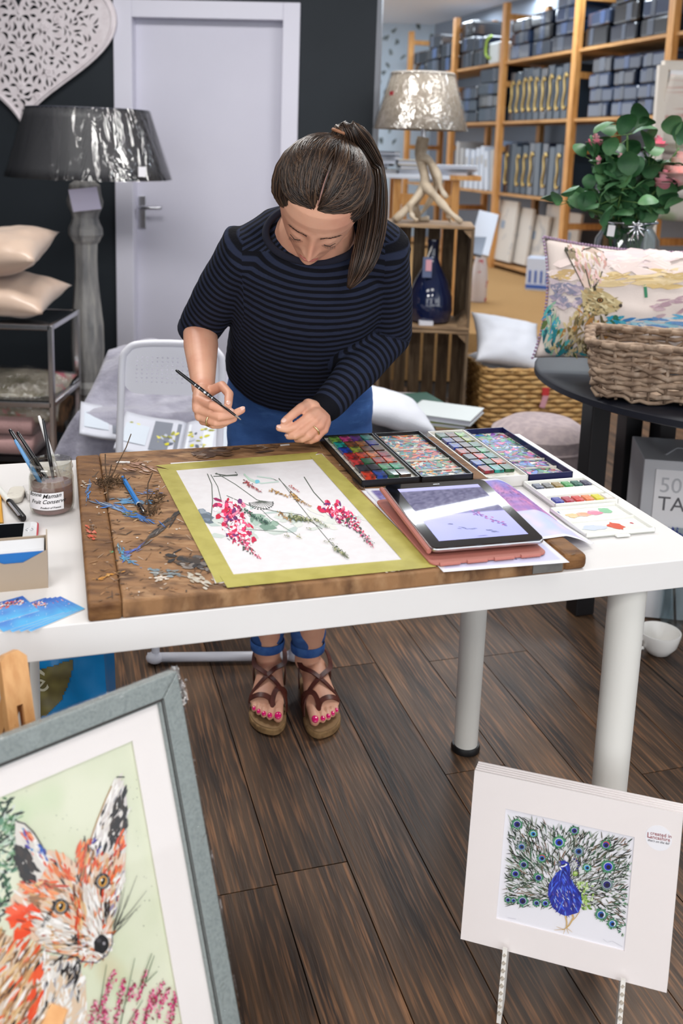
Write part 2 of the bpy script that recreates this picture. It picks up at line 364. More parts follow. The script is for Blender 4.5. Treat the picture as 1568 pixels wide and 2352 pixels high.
def sm(x, y, l, w_, a, col, n=9):
    for i in range(n * 3):
        t = r.gauss(0, .28); q = r.gauss(0, w_ * .34); P.dab((x + t * l * math.cos(a) - q * math.sin(a), y + t * l * math.sin(a) + q * math.cos(a)), l * r.uniform(.12, .4), w_ * r.uniform(.12, .38), a + r.gauss(0, .2), mixc(col, r.choice([wh, wd, wd, col]), r.uniform(0, .6)))
sm(380, 1205, 110, 12, -.75, (44, 40, 40), 16); sm(440, 1290, 80, 26, .1, (38, 36, 38), 18); sm(380, 1315, 70, 14, .1, (120, 140, 150), 10); sm(455, 1330, 50, 18, .3, (190, 184, 170), 10)
sm(300, 1290, 50, 8, .5, lb, 6); sm(330, 1155, 60, 8, .1, lb, 6); sm(300, 1180, 120, 9, .36, bl, 18); sm(302, 1150, 70, 9, 0, lb, 12); sm(202, 1127, 40, 7, 1.8, (60, 120, 190), 9)
sm(302, 1267, 50, 7, -.55, (52, 92, 196), 11); sm(280, 1268, 36, 8, 1.2, (56, 144, 190), 9); sm(290, 1282, 30, 8, .1, (56, 144, 190), 7); sm(345, 1130, 50, 6, -.1, (80, 120, 190), 5)
sm(205, 1222, 36, 16, .4, (208, 84, 56), 8); sm(212, 1210, 16, 14, .2, (92, 62, 40), 4); sm(258, 1268, 12, 5, .2, (70, 160, 110), 3); sm(252, 1320, 6, 40, 1.3, (222, 150, 40), 5)
sm(370, 1328, 30, 12, 0, (220, 212, 200), 8); sm(185, 1110, 40, 12, .1, (206, 196, 184), 6); sm(320, 1075, 70, 14, .2, (170, 130, 110), 8); sm(490, 1040, 130, 18, 0, (84, 62, 50), 14); sm(300, 1180, 40, 12, .1, (84, 96, 50), 4)
sm(560, 1352, 60, 14, .1, (66, 44, 32), 8); sm(820, 1100, 60, 16, .9, (70, 56, 46), 8); sm(800, 1060, 50, 20, .9, (98, 72, 52), 8); sm(900, 1310, 60, 8, -.1, (200, 184, 170), 6); sm(600, 1025, 60, 8, 0, (120, 90, 70), 6)
def instb(x, y): p = onz(x, y, BZT) - TO; return -.974 < p.dot(EX) < -.237 and .003 < p.dot(EY) < .641
P.p = [q for q in P.p if all(instb(*v) for v in q[0])]; P.build('paint_spatter', VC('dried_paint', .7), board, bf, .00045)
# ------------------------------------------------------------ painting taped to the board
paint_m = VC('watercolour', .75); paper = M('white_paper', (228, 225, 227), .9, spec=.15, n=((225, 221, 223), 60, (1, 1, 1), .4, .6))
painting = thing('flower_painting', 'unfinished foxglove watercolour on white paper taped to the drawing board', 'painting', T(-.655, .29, BZT))
MB().box(T(-.655, .289, BZT + .0006), (.30, .53, .0012), rotz(TA)).build('paper_sheet', paper, painting)
tape_m = M('yellow_masking_tape', (206, 196, 104), .5, n=((192, 182, 90), 30, (1, 1, 1), .4, .65), alpha=.68)
def quadpx(name, pts, z, mat, par, th=.0002):
    q = [onz(x, y, z) for x, y in pts]; v = q + [p + Vector((0, 0, th)) for p in q]; return MB().add(v, [(3, 2, 1, 0), (4, 5, 6, 7), (0, 1, 5, 4), (1, 2, 6, 5), (2, 3, 7, 6), (3, 0, 4, 7)]).build(name, mat, par)
zt = BZT + .0014
quadpx('masking_tape', [(356, 1069), (726, 1038), (742, 1052), (372, 1083)][0:0] or [(356, 1069), (730, 1038), (716, 1055), (398, 1081)], zt, tape_m, painting)
quadpx('masking_tape', [(360, 1075), (404, 1080), (542, 1330), (497, 1339)], zt + .0003, tape_m, painting)
quadpx('masking_tape', [(712, 1048), (738, 1042), (1002, 1302), (930, 1293)], zt + .0006, tape_m, painting)
quadpx('masking_tape', [(505, 1322), (935, 1284), (998, 1302), (522, 1350)], zt + .0009, tape_m, painting)
P = Paint(11); r = P.rng; g = (92, 100, 92)
pf = lambda x, y, h: onz(x, y, BZT + .0013 + h)
def cl(a, b, t): return mixc(a, b, t)
for reg, n, cols in (([(460, 1172), (560, 1160), (640, 1180), (700, 1200), (690, 1218), (560, 1236), (500, 1238), (470, 1200)], 46, [(206, 214, 208), (196, 206, 200), (216, 220, 214), (186, 200, 196)]),
                     ([(640, 1180), (740, 1170), (830, 1180), (860, 1180), (845, 1190), (770, 1212), (660, 1218)], 26, [(222, 222, 216), (214, 218, 212), (206, 212, 206)]),
                     ([(460, 1172), (490, 1176), (486, 1195), (468, 1196)], 10, [(120, 134, 150), (150, 160, 170), (100, 112, 124)]),
                     ([(570, 1176), (600, 1186), (640, 1206), (620, 1212), (590, 1200)], 14, [(150, 176, 160), (120, 150, 134), (170, 192, 180)])):
    P.scatter(reg, n, cols, .1, (18, 46), (7, 16), .2)
for pts, w_ in (([(476, 1088), (486, 1112), (488, 1150), (484, 1196)], 2), ([(484, 1090), (500, 1118), (508, 1150), (520, 1166)], 1.6), ([(496, 1086), (540, 1112), (590, 1148), (604, 1152)], 1.4), ([(520, 1138), (570, 1160), (640, 1176), (690, 1182), (740, 1215)], 1.2),
               ([(698, 1095), (720, 1130), (755, 1168)], 2), ([(640, 1098), (680, 1150), (720, 1200), (745, 1230), (770, 1260), (800, 1282)], 1.3), ([(494, 1088), (520, 1092), (546, 1090), (540, 1084)], 2), ([(545, 1092), (490, 1094)], 1.6), ([(500, 1200), (560, 1215), (660, 1222)], 1.), ([(600, 1170), (620, 1190), (690, 1235)], 1.), ([(640, 1100), (668, 1128), (700, 1156)], 1)):
    P.line(pts, w_, g)
P.line([(560, 1090), (575, 1100), (600, 1110), (640, 1106), (620, 1098), (590, 1094)], 3, (196, 214, 206)); P.blob((590, 1106), 6, 4, (120, 196, 214)); P.line([(560, 1088), (572, 1102), (586, 1108)], 3, (186, 216, 196))
for k in range(14):
    a = -.2 + k * .26; P.line([(600, 1150), (600 + 26 * math.cos(a), 1156 + 13 * math.sin(a))], .9, g); P.blob((600 + 27 * math.cos(a), 1156 + 13.5 * math.sin(a)), 2, 1.4, (80, 84, 84))
def spike(pts, w0, w1, n, cols, a0=.8):
    for k in range(n * 2):
        t = k / n / 2; i = min(int(t * (len(pts) - 1)), len(pts) - 2); u = t * (len(pts) - 1) - i
        x = pts[i][0] + (pts[i + 1][0] - pts[i][0]) * u; y = pts[i][1] + (pts[i + 1][1] - pts[i][1]) * u; q = w0 + (w1 - w0) * t
        P.dab((x + r.gauss(0, q * .42), y + r.gauss(0, q * .2)), r.uniform(.28, .62) * q, r.uniform(.14, .34) * q, a0 + r.gauss(0, .7), r.choice(cols))
fx = [(214, 30, 82), (232, 60, 110), (196, 20, 70), (240, 130, 160), (250, 200, 214), (150, 30, 90), (110, 40, 110), (240, 90, 130), (200, 20, 60)]
fx2 = fx + [(245, 235, 238)] * 3
spike([(520, 1160), (536, 1190), (548, 1220), (556, 1245)], 40, 26, 120, fx2); spike([(552, 1235), (572, 1262), (597, 1284)], 18, 6, 50, fx2 + [(70, 80, 70)] * 4)
for k in range(46): P.line([(x := 516 + r.random() * 46 + 0, y := 1160 + r.random() * 80), (x + r.uniform(-7, 7), y + r.uniform(-6, 6))], 1, (70, 30, 60))
spike([(756, 1160), (780, 1180), (800, 1196)], 32, 22, 90, fx2); spike([(796, 1190), (825, 1220), (857, 1256)], 20, 6, 80, fx2 + [(70, 80, 70)] * 4)
for k in range(30): P.line([(x := 754 + r.random() * 60, y := 1160 + (x - 754) * .75 + r.gauss(0, 8)), (x + r.uniform(-6, 6), y + r.uniform(-5, 5))], 1, (80, 30, 60))
br = [(140, 96, 40), (178, 130, 60), (110, 74, 36), (200, 160, 90)]; gr = [(96, 104, 66), (130, 136, 96), (70, 84, 60), (170, 170, 130)]
spike([(562, 1104), (578, 1118), (600, 1130)], 10, 5, 34, [(150, 40, 60), (110, 50, 50), (190, 90, 90)]); spike([(622, 1124), (640, 1132), (662, 1140)], 9, 5, 30, br); spike([(668, 1134), (686, 1148), (715, 1163)], 11, 5, 36, br); spike([(666, 1116), (676, 1122), (688, 1130)], 6, 4, 18, [(190, 90, 90), (150, 70, 60)])
spike([(642, 1176), (656, 1188), (670, 1198)], 9, 6, 24, br); spike([(668, 1186), (690, 1190), (712, 1196)], 16, 10, 46, gr); spike([(560, 1170), (590, 1190), (618, 1202)], 10, 8, 40, [(40, 84, 70), (70, 110, 90), (30, 60, 60)]); spike([(720, 1190), (736, 1200), (754, 1212)], 8, 5, 24, gr)
spike([(765, 1256), (785, 1268), (800, 1282)], 12, 6, 34, gr); spike([(742, 1242), (760, 1246), (772, 1250)], 6, 4, 14, gr); spike([(756, 1238), (768, 1237)], 5, 4, 8, gr); spike([(655, 1228), (664, 1233)], 7, 5, 8, gr); spike([(682, 1228), (694, 1236)], 6, 4, 8, [(190, 186, 130), (150, 150, 100)]); spike([(706, 1212), (714, 1214)], 5, 4, 6, gr)
P.build('brush_marks', paint_m, painting, pf, .0001)
# ------------------------------------------------------------ paint boxes
def tub(s0, s1, t0, t1, z, h, wl_=.0025, fl=.002):
    m = MB(); cs, ct = (s0 + s1) / 2, (t0 + t1) / 2; q = rotz(TA)
    m.box(T(cs, ct, z + fl / 2), (s1 - s0, t1 - t0, fl), q)
    for a, b, dx, dy in ((s0 + wl_ / 2, ct, wl_, t1 - t0), (s1 - wl_ / 2, ct, wl_, t1 - t0), (cs, t0 + wl_ / 2, s1 - s0, wl_), (cs, t1 - wl_ / 2, s1 - s0, wl_)): m.box(T(a, b, z + h / 2), (dx, dy, h), q)
    return m
cream = M('palette_enamel', (226, 222, 210), .35, n=((150, 140, 128), 60, (1, 1, 1), .56, .7), n2=((190, 190, 180), 40, (1, 1, 1), .5, .75)); blk_en = M('black_enamel', (26, 27, 30), .3); navy_en = M('navy_enamel', (24, 26, 74), .35)
pan_cols = [(120, 170, 70), (180, 60, 120), (90, 40, 120), (40, 120, 110), (30, 150, 140), (120, 70, 40), (150, 90, 40), (40, 40, 130), (30, 60, 160), (140, 150, 50), (110, 60, 30), (90, 50, 30), (180, 40, 40), (200, 70, 40), (210, 110, 40), (150, 30, 50), (200, 60, 60), (40, 100, 60), (170, 60, 50), (210, 90, 60), (60, 60, 70), (50, 50, 60), (60, 150, 90), (40, 160, 110), (210, 60, 30), (30, 70, 160), (40, 90, 60), (80, 60, 50)]
pan_m = [M('paint_cake_%s' % '_'.join(map(str, c)), c, .3, n=(mixc(c, (20, 16, 16), .6), 90, (1, 1, 1), .42, .62), coat=.3) for c in pan_cols]
def pans(par, s0, s1, t0, t1, z, nc, nr, seed, pick=None):
    rr = random.Random(seed); ds, dt = (s1 - s0) / nc, (t1 - t0) / nr; k = 0
    me = MB().box((0, 0, .003), (ds * .86, dt * .84, .006)).mesh('pan')
    for j in range(nr):
        for i in range(nc):
            o = bpy.data.objects.new('paint_pan', me.copy()); C.objects.link(o); o.data.materials.append(pan_m[(pick[k % len(pick)] if pick else k) % len(pan_m)]); k += 1
            o.parent = par; o.matrix_parent_inverse = wm(par).inverted(); o.matrix_basis = TM(s0 + (i + .5) * ds, t1 - (j + .5) * dt, z + rr.uniform(0, .0008), rr.gauss(0, .02))
def mixpaint(par, s0, s1, t0, t1, z, n, seed, cols):
    Q = Paint(seed); q = Q.rng
    for k in range(n):
        s_, t_ = q.uniform(s0, s1), q.uniform(t0, t1); l = q.uniform(.008, .040); w_ = q.uniform(.004, .012)
        l = min(l, 2 * min(s_ - s0, s1 - s_, t_ - t0, t1 - t_) + .004); w_ = min(w_, l)
        Q.dab((s_, t_), l, w_, q.choice([.2, 1.3, 2.4, .8]) + q.gauss(0, .3), q.choice(cols))
    Q.build('mixed_paint', VC('wet_paint', .35), par, lambda x, y, h: T(x, y, z + h), .0002)
mixc1 = [(206, 206, 196), (60, 140, 150), (40, 90, 140), (200, 60, 50), (40, 60, 150), (220, 150, 60), (70, 130, 90), (120, 60, 50), (190, 200, 190), (50, 50, 60), (220, 100, 60), (90, 160, 170), (36, 110, 120), (170, 40, 40), (46, 76, 60)]
mixc2 = [(40, 60, 150), (70, 110, 190), (120, 70, 150), (200, 90, 140), (60, 140, 110), (110, 170, 90), (150, 160, 180), (40, 40, 80), (150, 60, 70), (70, 120, 170), (50, 100, 90), (60, 70, 60)]
za = BZT + .0003
pa = thing('paint_box', 'open black watercolour box of coloured pans on the board beside the painting', 'paint box', T(-.425, .49, za))
tub(-.487, -.374, .352, .634, za, .013).build('tray', blk_en, pa); MB().box(T(-.4305, .493, za + .005), (.108, .277, .006), rotz(TA)).build('tray_liner', cream, pa)
pans(pa, -.476, -.385, .365, .622, za + .008, 4, 7, 4); 
ld = tub(-.370, -.268, .352, .634, za, .012).build('lid', blk_en, pa); MB().box(T(-.319, .493, za + .003), (.097, .277, .003), rotz(TA)).build('lid_liner', cream, ld)
mixpaint(ld, -.365, -.273, .358, .628, za + .0046, 520, 5, mixc1)
for t_ in (.40, .46, .53): MB().box(T(-.319, t_, za + .006), (.095, .002, .004), rotz(TA)).build('divider', cream, ld)
for t_ in (.40, .58): MB().tube([T(-.372, t_ - .012, za + .011), T(-.372, t_ + .012, za + .011)], .003, 8).build('hinge', blk_en, pa, True)
zb = TZ + .0003
pb = thing('paint_box', 'open navy watercolour box with messy mixing lid at back corner of table', 'paint box', T(-.15, .53, zb))
tub(-.232, -.146, .366, .676, zb, .022).build('tray', M('ivory_enamel', (226, 224, 218), .35), pb); MB().box(T(-.189, .521, zb + .009), (.081, .305, .014), rotz(TA)).build('tray_liner', cream, pb)
pans(pb, -.222, -.155, .40, .662, zb + .0165, 3, 7, 6, [26, 10, 0, 7, 11, 9, 8, 27, 17, 18, 5, 22, 20, 16, 3, 25, 26, 19, 15, 4, 17])
ld = tub(-.142, -.046, .372, .682, zb, .02).build('lid', navy_en, pb); MB().box(T(-.094, .527, zb + .006), (.09, .304, .005), rotz(TA)).build('lid_liner', cream, ld)
mixpaint(ld, -.136, -.052, .378, .676, zb + .0087, 520, 7, mixc2)
for t_ in (.43, .48): MB().box(T(-.094, t_, zb + .0105), (.088, .002, .005), rotz(TA)).build('divider', cream, ld)
for t_ in (.45, .60): MB().tube([T(-.144, t_ - .012, zb + .019), T(-.144, t_ + .012, zb + .019)], .003, 8).build('hinge', navy_en, pb, True)
wpl = M('white_plastic', (238, 238, 232), .3)
pc = thing('travel_palette', 'small white plastic travel palette, open, at right end of table', 'palette', T(-.1, .235, zb))
tub(-.158, -.028, .238, .362, zb, .012, .003, .006).build('tray', wpl, pc, bevel=.001); MB().box(T(-.093, .30, zb + .0075), (.123, .036, .006), rotz(TA)).build('tray_bridge', wpl, pc)
dkp = [(70, 76, 96), (96, 96, 92), (140, 116, 60), (70, 150, 80), (30, 84, 70), (60, 60, 84)]; brp = [(52, 56, 150), (170, 50, 70), (204, 60, 56), (226, 130, 80), (216, 208, 60), (236, 226, 222)]
for row, (cols, t_) in enumerate(((dkp, .337), (brp, .262))):
    for i, c in enumerate(cols):
        o = MB().box((0, 0, .002), (.015, .022, .004)).build('half_pan', M('cake_%d_%d' % (row, i), c, .35, n=(mixc(c, (240, 240, 240), .3), 120, (1, 1, 1), .45, .65)), pc); o.matrix_basis = TM(-.15 + .0205 * (i + .5), t_, zb + .0065)
ldp = tub(-.172, -.038, .108, .232, zb, .009, .003, .004).build('lid', wpl, pc, bevel=.001); MB().box(T(-.105, .170, zb + .006), (.128, .003, .004), rotz(TA)).build('divider', wpl, ldp); MB().box(T(-.105, .104, zb + .003), (.026, .01, .003), rotz(TA)).build('thumb_tab', wpl, ldp, bevel=.001)
Q = Paint(9)
for (s_, t_, l, w_, c) in ((-.145, .196, .022, .018, (232, 190, 120)), (-.122, .20, .026, .02, (240, 168, 130)), (-.098, .202, .028, .022, (226, 130, 160)), (-.075, .208, .024, .026, (120, 190, 140)), (-.137, .14, .04, .022, (206, 216, 232)), (-.097, .142, .022, .03, (216, 78, 50)), (-.165, .215, .008, .01, (90, 100, 150)), (-.06, .145, .005, .004, (190, 40, 60))):
    for k in range(5): Q.blob((s_ + Q.rng.gauss(0, .002), t_ + Q.rng.gauss(0, .002)), l / 2 * Q.rng.uniform(.6, 1), w_ / 2 * Q.rng.uniform(.6, 1), mixc(c, (245, 245, 245), Q.rng.uniform(0, .35)))
Q.build('mixed_paint', VC('wet_paint'), ldp, lambda x, y, h: T(x, y, zb + .0043 + h), .0001)
# ------------------------------------------------------------ printed sheets under the tablet
def sheet(name, label, pts, zf, colf, nu=40, nv=50):
    """pts: four corners in table s,t (near-left, near-right, far-right, far-left); zf(u, v) height"""
    def fn(u, v, h=0):
        a = [pts[0][i] + (pts[1][i] - pts[0][i]) * u for i in (0, 1)]; b = [pts[3][i] + (pts[2][i] - pts[3][i]) * u for i in (0, 1)]
        return T(a[0] + (b[0] - a[0]) * v, a[1] + (b[1] - a[1]) * v, zf(u, v) + h)
    o = wash(name, VC('print_paper', .55), None, fn, colf, nu, nv); so = o.modifiers.new('thick', 'SOLIDIFY'); so.thickness = .0003; so.offset = 1; tag(o, label, 'sheet'); return o
def bord(u, v, c, m=.045): return (238, 236, 242) if min(u, 1 - u) < m or min(v, 1 - v) < m * .7 else c
def art1(u, v):
    c = mixc((206, 206, 236), (190, 196, 236), v + .3 * nz2(u * 5, v * 5)); k = nz2(u * 7, v * 9, 3)
    if v > .55: c = mixc(c, (90, 70, 140), (v - .5) * 1.6 + .5 * nz2(u * 30, v * 30, 2))
    return bord(u, v, c)
def art2(u, v):
    k = nz2(u * 6, v * 10, 5); c = mixc((196, 208, 240), (226, 214, 236), .5 + k)
    if v > .42: c = mixc((150, 110, 190), (220, 140, 190), .5 + nz2(u * 8, v * 14, 2)); c = mixc(c, (96, 60, 130), .5 * max(0, nz2(u * 24, v * 40, 9)) * 3 * (1 - abs(v - .75) * 3)); c = mixc(c, (110, 140, 230), max(0, (v - .8) * 4) + .3 * nz2(u * 9, v * 9, 1))
    return bord(u, v, c, .04)
zs = lambda u, v: BZT + .0006
sheet('art_print', 'pale lavender printed sheet sticking out below the tablet', [(-.478, -.012), (-.278, -.022), (-.272, .32), (-.484, .345)], lambda u, v: BZT + .0006, art1)
def z2(u, v):
    s_ = -.31 + u * .13; base = BZT + .0012; 
    d = max(0, (u - .58) / .42); return base - (base - TZ - .0012) * min(1, d * 1.15) ** 1.5 + .010 * max(0, 1 - v * 3) * max(0, u - .7) * 2
sheet('art_print', 'purple sunset print on white paper right of the tablet', [(-.315, .062), (-.176, .075), (-.172, .350), (-.30, .345)], z2, art2)
sheet('art_print', 'white sheet edge with violet picture left of the tablet, lowest of the prints', [(-.484, .082), (-.30, .07), (-.30, .33), (-.492, .338)], lambda u, v: BZT + .0003, art1)
P = Paint(21); r = P.rng
for k in range(26): P.dab((1185 + r.gauss(0, 26), 1272 + r.gauss(0, 5)), r.uniform(4, 10), 2, .3 + r.gauss(0, .3), r.choice([(90, 80, 130), (120, 100, 160), (70, 66, 100)]))
P.build('printed_sprig', VC('print_paper'), bpy.data.objects['art_print'], lambda x, y, h: onz(x, y, BZT + .001 + h), .0002)
# ------------------------------------------------------------ tablet
tab = thing('tablet', 'black tablet computer with lit screen on folded pink cover', 'tablet', T(-.384, .15, BZT + .002))
TBM = TM(-.481, .028, BZT + .0125) @ Matrix.Rotation(R(3.2), 4, 'X'); TBM = TBM @ Matrix.Rotation(R(-1.2), 4, 'Z')
def rrect(w, h, rd, n=6, x0=0, y0=0): return [(x0 + cx + rd * math.cos(a), y0 + cy + rd * math.sin(a)) for cx, cy, a0 in ((w - rd, h - rd, 0), (rd, h - rd, 90), (rd, rd, 180), (w - rd, rd, 270)) for a in [R(a0 + 90 * i / n) for i in range(n + 1)]]
TW, TH = .187, .243
MB().prism(rrect(TW, TH, .012), .0065, TBM).build('back_shell', M('aluminium', (200, 202, 206), .3, 1), tab, bevel=.002)
MB().prism(rrect(TW - .003, TH - .003, .011, 6, .0015, .0015), .0012, TBM @ Matrix.Translation((0, 0, .0065))).build('front_glass', M('black_glass', (10, 10, 12), .05, coat=1), tab)
def scr(u, v):
    if v > .93: c = (176, 176, 226)
    elif v > .45: c = mixc((84, 84, 112), (122, 120, 146), .5 + nz2(u * 20, v * 60, 4)); c = mixc(c, (140, 140, 190), max(0, .55 - v) * 4)
    else: c = mixc((166, 170, 226), (184, 184, 236), v * 2 + .3 * nz2(u * 4, v * 5))
    return c
so = wash('screen', None, tab, lambda u, v: TBM @ Vector((.0195 + u * .148, .022 + v * .199, .0079)), scr, 30, 40)
sm_ = VC('lit_screen', .02); sm_.node_tree.nodes['Principled BSDF'].inputs['Emission Strength'].default_value = .32; sm_.node_tree.links.new([x for x in sm_.node_tree.nodes if x.type == 'ATTRIBUTE'][0].outputs[0], sm_.node_tree.nodes['Principled BSDF'].inputs['Emission Color']); so.data.materials.clear(); so.data.materials.append(sm_)
P = Paint(23); r = P.rng
for k in range(44): t_ = k / 44; P.dab((.105 + t_ * .045 + r.gauss(0, .004), .125 - t_ * .07 + r.gauss(0, .004)), .006, .004, -.9 + r.gauss(0, .5), r.choice([(150, 110, 170), (180, 120, 170), (120, 110, 170)]))
for x, y in ((.075, .06), (.085, .055), (.11, .045), (.12, .038), (.06, .075)): 
    for k in range(5): P.dab((x + r.gauss(0, .003), y + r.gauss(0, .0015)), .008, .002, -.4, (110, 116, 150))
P.dab((.093, .028), .02, .0022, 0, (110, 110, 160))
P.build('screen_picture', sm_, tab, lambda x, y, h: TBM @ Vector((x, y, .0079 + h)), .0001)
pinkl = M('pink_cover', (180, 112, 100), .55, bump=(60, .1))
cvr = MB().prism(rrect(.19, .262, .012), .0035, TM(-.489, .0065, BZT + .0022) @ Matrix.Rotation(R(.6), 4, 'X')).build('folded_cover', pinkl, tab, bevel=.001)
MB().tube([TBM @ Vector((-.003, .004, .002)), TBM @ Vector((-.003, TH - .004, .002))], .004, 8).build('cover_hinge', pinkl, tab, True)
for k in range(4): MB().tube([TM(-.489, .0065, BZT + .0046) @ Vector((.012 + .044 * k, -.001, 0)), TM(-.489, .0065, BZT + .0046) @ Vector((.044 + .044 * k, -.001, 0))], .0030, 8).build('cover_fold', pinkl, tab, True)
MB().prism(rrect(.012, .0012, .0005, 2), .0002, TBM @ Matrix.Translation((.088, .231, .0078))).build('camera_slot', satin, tab)
# ------------------------------------------------------------ things on the left end of the table
J = T(-1.022, .421, TZ); JR = .0372
jar = thing('jam_jar', 'glass jam jar of murky pink brush water with handwritten style label', 'jar', J)
NJ = 14
MB().lathe([(.030, .0008), (.0355, .004), (JR, .012), (JR, .060), (.0362, .066), (.0345, .070), (.0348, .074), (.0362, .077), (.0362, .081), (.0345, .083), (.0345, .0885), (.0352, .0895), (.034, .0895), (.0332, .085), (.034, .07), (.0352, .06), (.0352, .012), (.03, .004)], NJ * 2, J, cap=False).build('glass_body', glass('jar_glass', (244, 244, 240), .1), jar, True, fix=True)
MB().lathe([(.0005, .003), (.031, .003), (.0346, .012), (.0346, .050), (.0005, .0502)], 28, J, cap=False).build('brush_water', M('murky_water', (170, 138, 136), .15, n=((150, 118, 118), 20, (1, 1, 1), .35, .65), alpha=.93), jar, True)
MB().lathe([(.0346, .0505), (.0346, .062)], 28, J, cap=False).build('paint_residue', M('residue', (200, 186, 182), .3, alpha=.42, n=((150, 140, 136), 60, (1, 1, 1), .5, .7)), jar, True)
def jl(a, z, rr): return J + Vector((rr * math.cos(a), rr * math.sin(a), z))
lab0 = math.atan2(-J.y, -J.x) - .35   # the label faces the viewer, turned a little to the left
def wrapj(u, v, h): return jl(lab0 + (u - .5) * 1.75, .014 + v * .030, JR + .0006 + h)
mbl = MB().grid(lambda u, v: wrapj(u, v, 0), 20, 4); mbl.build('paper_label', M('label_paper', (240, 238, 240), .6), jar, 'all')
def jtext(s, size, u0, z0, rot=0, shear=.35):
    cu = bpy.data.curves.new('t', 'FONT'); cu.body = s; cu.size = size; cu.shear = shear; cu.offset = .00008; o = bpy.data.objects.new('t', cu); C.objects.link(o); me = bpy.data.meshes.new_from_object(o.evaluated_get(bpy.context.evaluated_depsgraph_get())); bpy.data.objects.remove(o); me.materials.clear()
    for q in me.vertices:
        x, y = q.co.x, q.co.y + q.co.x * rot; q.co = jl(lab0 - .875 + (u0 + x) / JR, z0 + y, JR + .0011)
    return put('lettering', me, M('black_ink', (20, 18, 22), .5), jar)
jtext('Bonne', .0098, .003, .0372, .04); jtext('Maman', .0105, .030, .0348, .06); jtext('Fruit Conserve', .0098, .008, .0245, .04); jtext('Product of France', .0046, .026, .0165, .03)
MB().grid(lambda u, v: jl(lab0 + 1.35 + u * .22, .018 + v * .028, JR + .0007), 4, 3).build('barcode_label', M('label_paper'), jar) if False else None
def brush(name, label, pts, rads, mats, group=None, cat='paintbrush'):
    """pts: path from handle end to the hairs; mats: list of (i0, i1, part name, material)"""
    pts = [Vector(p) for p in pts]; o = thing(name, label, cat, pts[-1], 0, group)
    for i0, i1, nm, mt in mats: MB().tube(pts[i0:i1 + 1], rads[i0:i1 + 1], 10).build(nm, mt, o, 'all')
    return o
blk = M('black_lacquer', (24, 24, 28), .25, coat=.5); whl = M('white_lacquer', (226, 224, 222), .3, coat=.4); bll = M('blue_lacquer', (96, 150, 200), .3, coat=.4); fer = M('ferrule', (190, 190, 196), .25, 1); hair_b = M('brush_hair', (70, 44, 30), .7)
def jbrush(label, top, zt_, foot, rt, mat):
    tp = at(top[0], top[1], zt_); bt = J + Vector((foot[0], foot[1], .006)); d = bt - tp
    brush('paintbrush', label, [tp, tp + d * .04, tp + d * .45, tp + d * .72, tp + d * .74, tp + d * .9, bt], [rt * .55, rt * .8, rt * 1.15, rt * .8, rt * .75, rt * .75, rt * .3], [(0, 3, 'handle', mat), (3, 5, 'ferrule', fer), (5, 6, 'bristles', hair_b)], 'brushes in the jam jar')
jbrush('thick black paintbrush leaning far left in the jam jar', (22, 986), 1.60, (.016, -.006), .0042, blk)
jbrush('pale blue paintbrush leaning left in the jam jar', (34, 1010), 1.585, (.012, -.014), .0034, bll)
jbrush('slim black paintbrush with gold band beside the blue one in jar', (40, 992), 1.61, (.02, .004), .0036, blk)
jbrush('thin black paintbrush standing upright in the jam jar', (99, 962), 1.60, (.006, .012), .0030, blk)
jbrush('white paintbrush standing tallest in the jam jar', (89, 955), 1.625, (.022, .016), .0036, whl)
# speckled ceramic tile behind the jar, eraser, marker, pencil, phone
o = MB().box(T(-1.052, .50, TZ + .007), (.032, .05, .014), rotz(TA + .2)).build('paint_tile', M('speckled_tile', (226, 222, 220), .4, n=((110, 120, 90), 60, (1, 1, 1), .62, .7)), bevel=.002); tag(o, 'small speckled white tile half hidden behind the jam jar', 'tile')
def rbox(m4, w, h, d, rd): return MB().prism(rrect(w, h, rd, 6, -w / 2, -h / 2), d, m4)
e = onz(37, 1143, TZ + .0006); o = rbox(Matrix.Translation(e) @ Matrix.Rotation(TA - .12, 4, 'Z'), .028, .062, .011, .011).build('eraser', M('off_white_rubber', (216, 210, 198), .6, n=((180, 170, 160), 50, (1, 1, 1), .5, .75)), bevel=.003, seg=3); tag(o, 'rounded off-white eraser between marker pen and jar', 'eraser')
pe = thing('marker_pen', 'white marker pen with black cap and silver clip lying beside eraser', 'pen', onz(25, 1160, TZ))
a_, b_ = onz(-14, 1110, TZ + .006), onz(54, 1192, TZ + .006); d_ = b_ - a_
MB().tube([a_, a_ + d_ * .53], .0055, 14).build('barrel', M('white_plastic'), pe, True); MB().tube([a_ + d_ * .53, a_ + d_ * .56, a_ + d_ * .97, b_], [.005, .0062, .0062, .0045], 14).build('cap', blackp, pe, True)
MB().bar(a_ + d_ * .62 + Vector((-.0045, -.002, .005)), a_ + d_ * .97 + Vector((-.0045, -.002, .005)), .004, .0012).build('clip', satin, pe)
ypn = thing('pencil', 'yellow ochre pencil lying at left edge of the table', 'pencil', onz(2, 1165, TZ))
a_, b_ = onz(-4, 1125, TZ + .004), onz(3, 1205, TZ + .004); MB().tube([a_, b_], .004, 6).build('shaft', M('ochre_lacquer', (222, 160, 44), .35), ypn); MB().tube([b_, b_ + (b_ - a_) * .08], .0042, 10).build('gold_cap', M('brass', (196, 150, 60), .3, 1), ypn)
ph = thing('smartphone', 'white smartphone in a red case lying screen up', 'phone', onz(30, 1226, TZ))
PM = TM(-1.175, .282, TZ + .0005, R(-1)); red = M('red_case', (190, 40, 56), .4)
MB().prism(rrect(.131, .073, .011), .0085, PM).build('case', red, ph, bevel=.0015); MB().prism(rrect(.126, .068, .009, 6, .0025, .0025), .0006, PM @ Matrix.Translation((0, 0, .0085))).build('front', M('white_front', (238, 238, 240), .12, coat=1), ph)
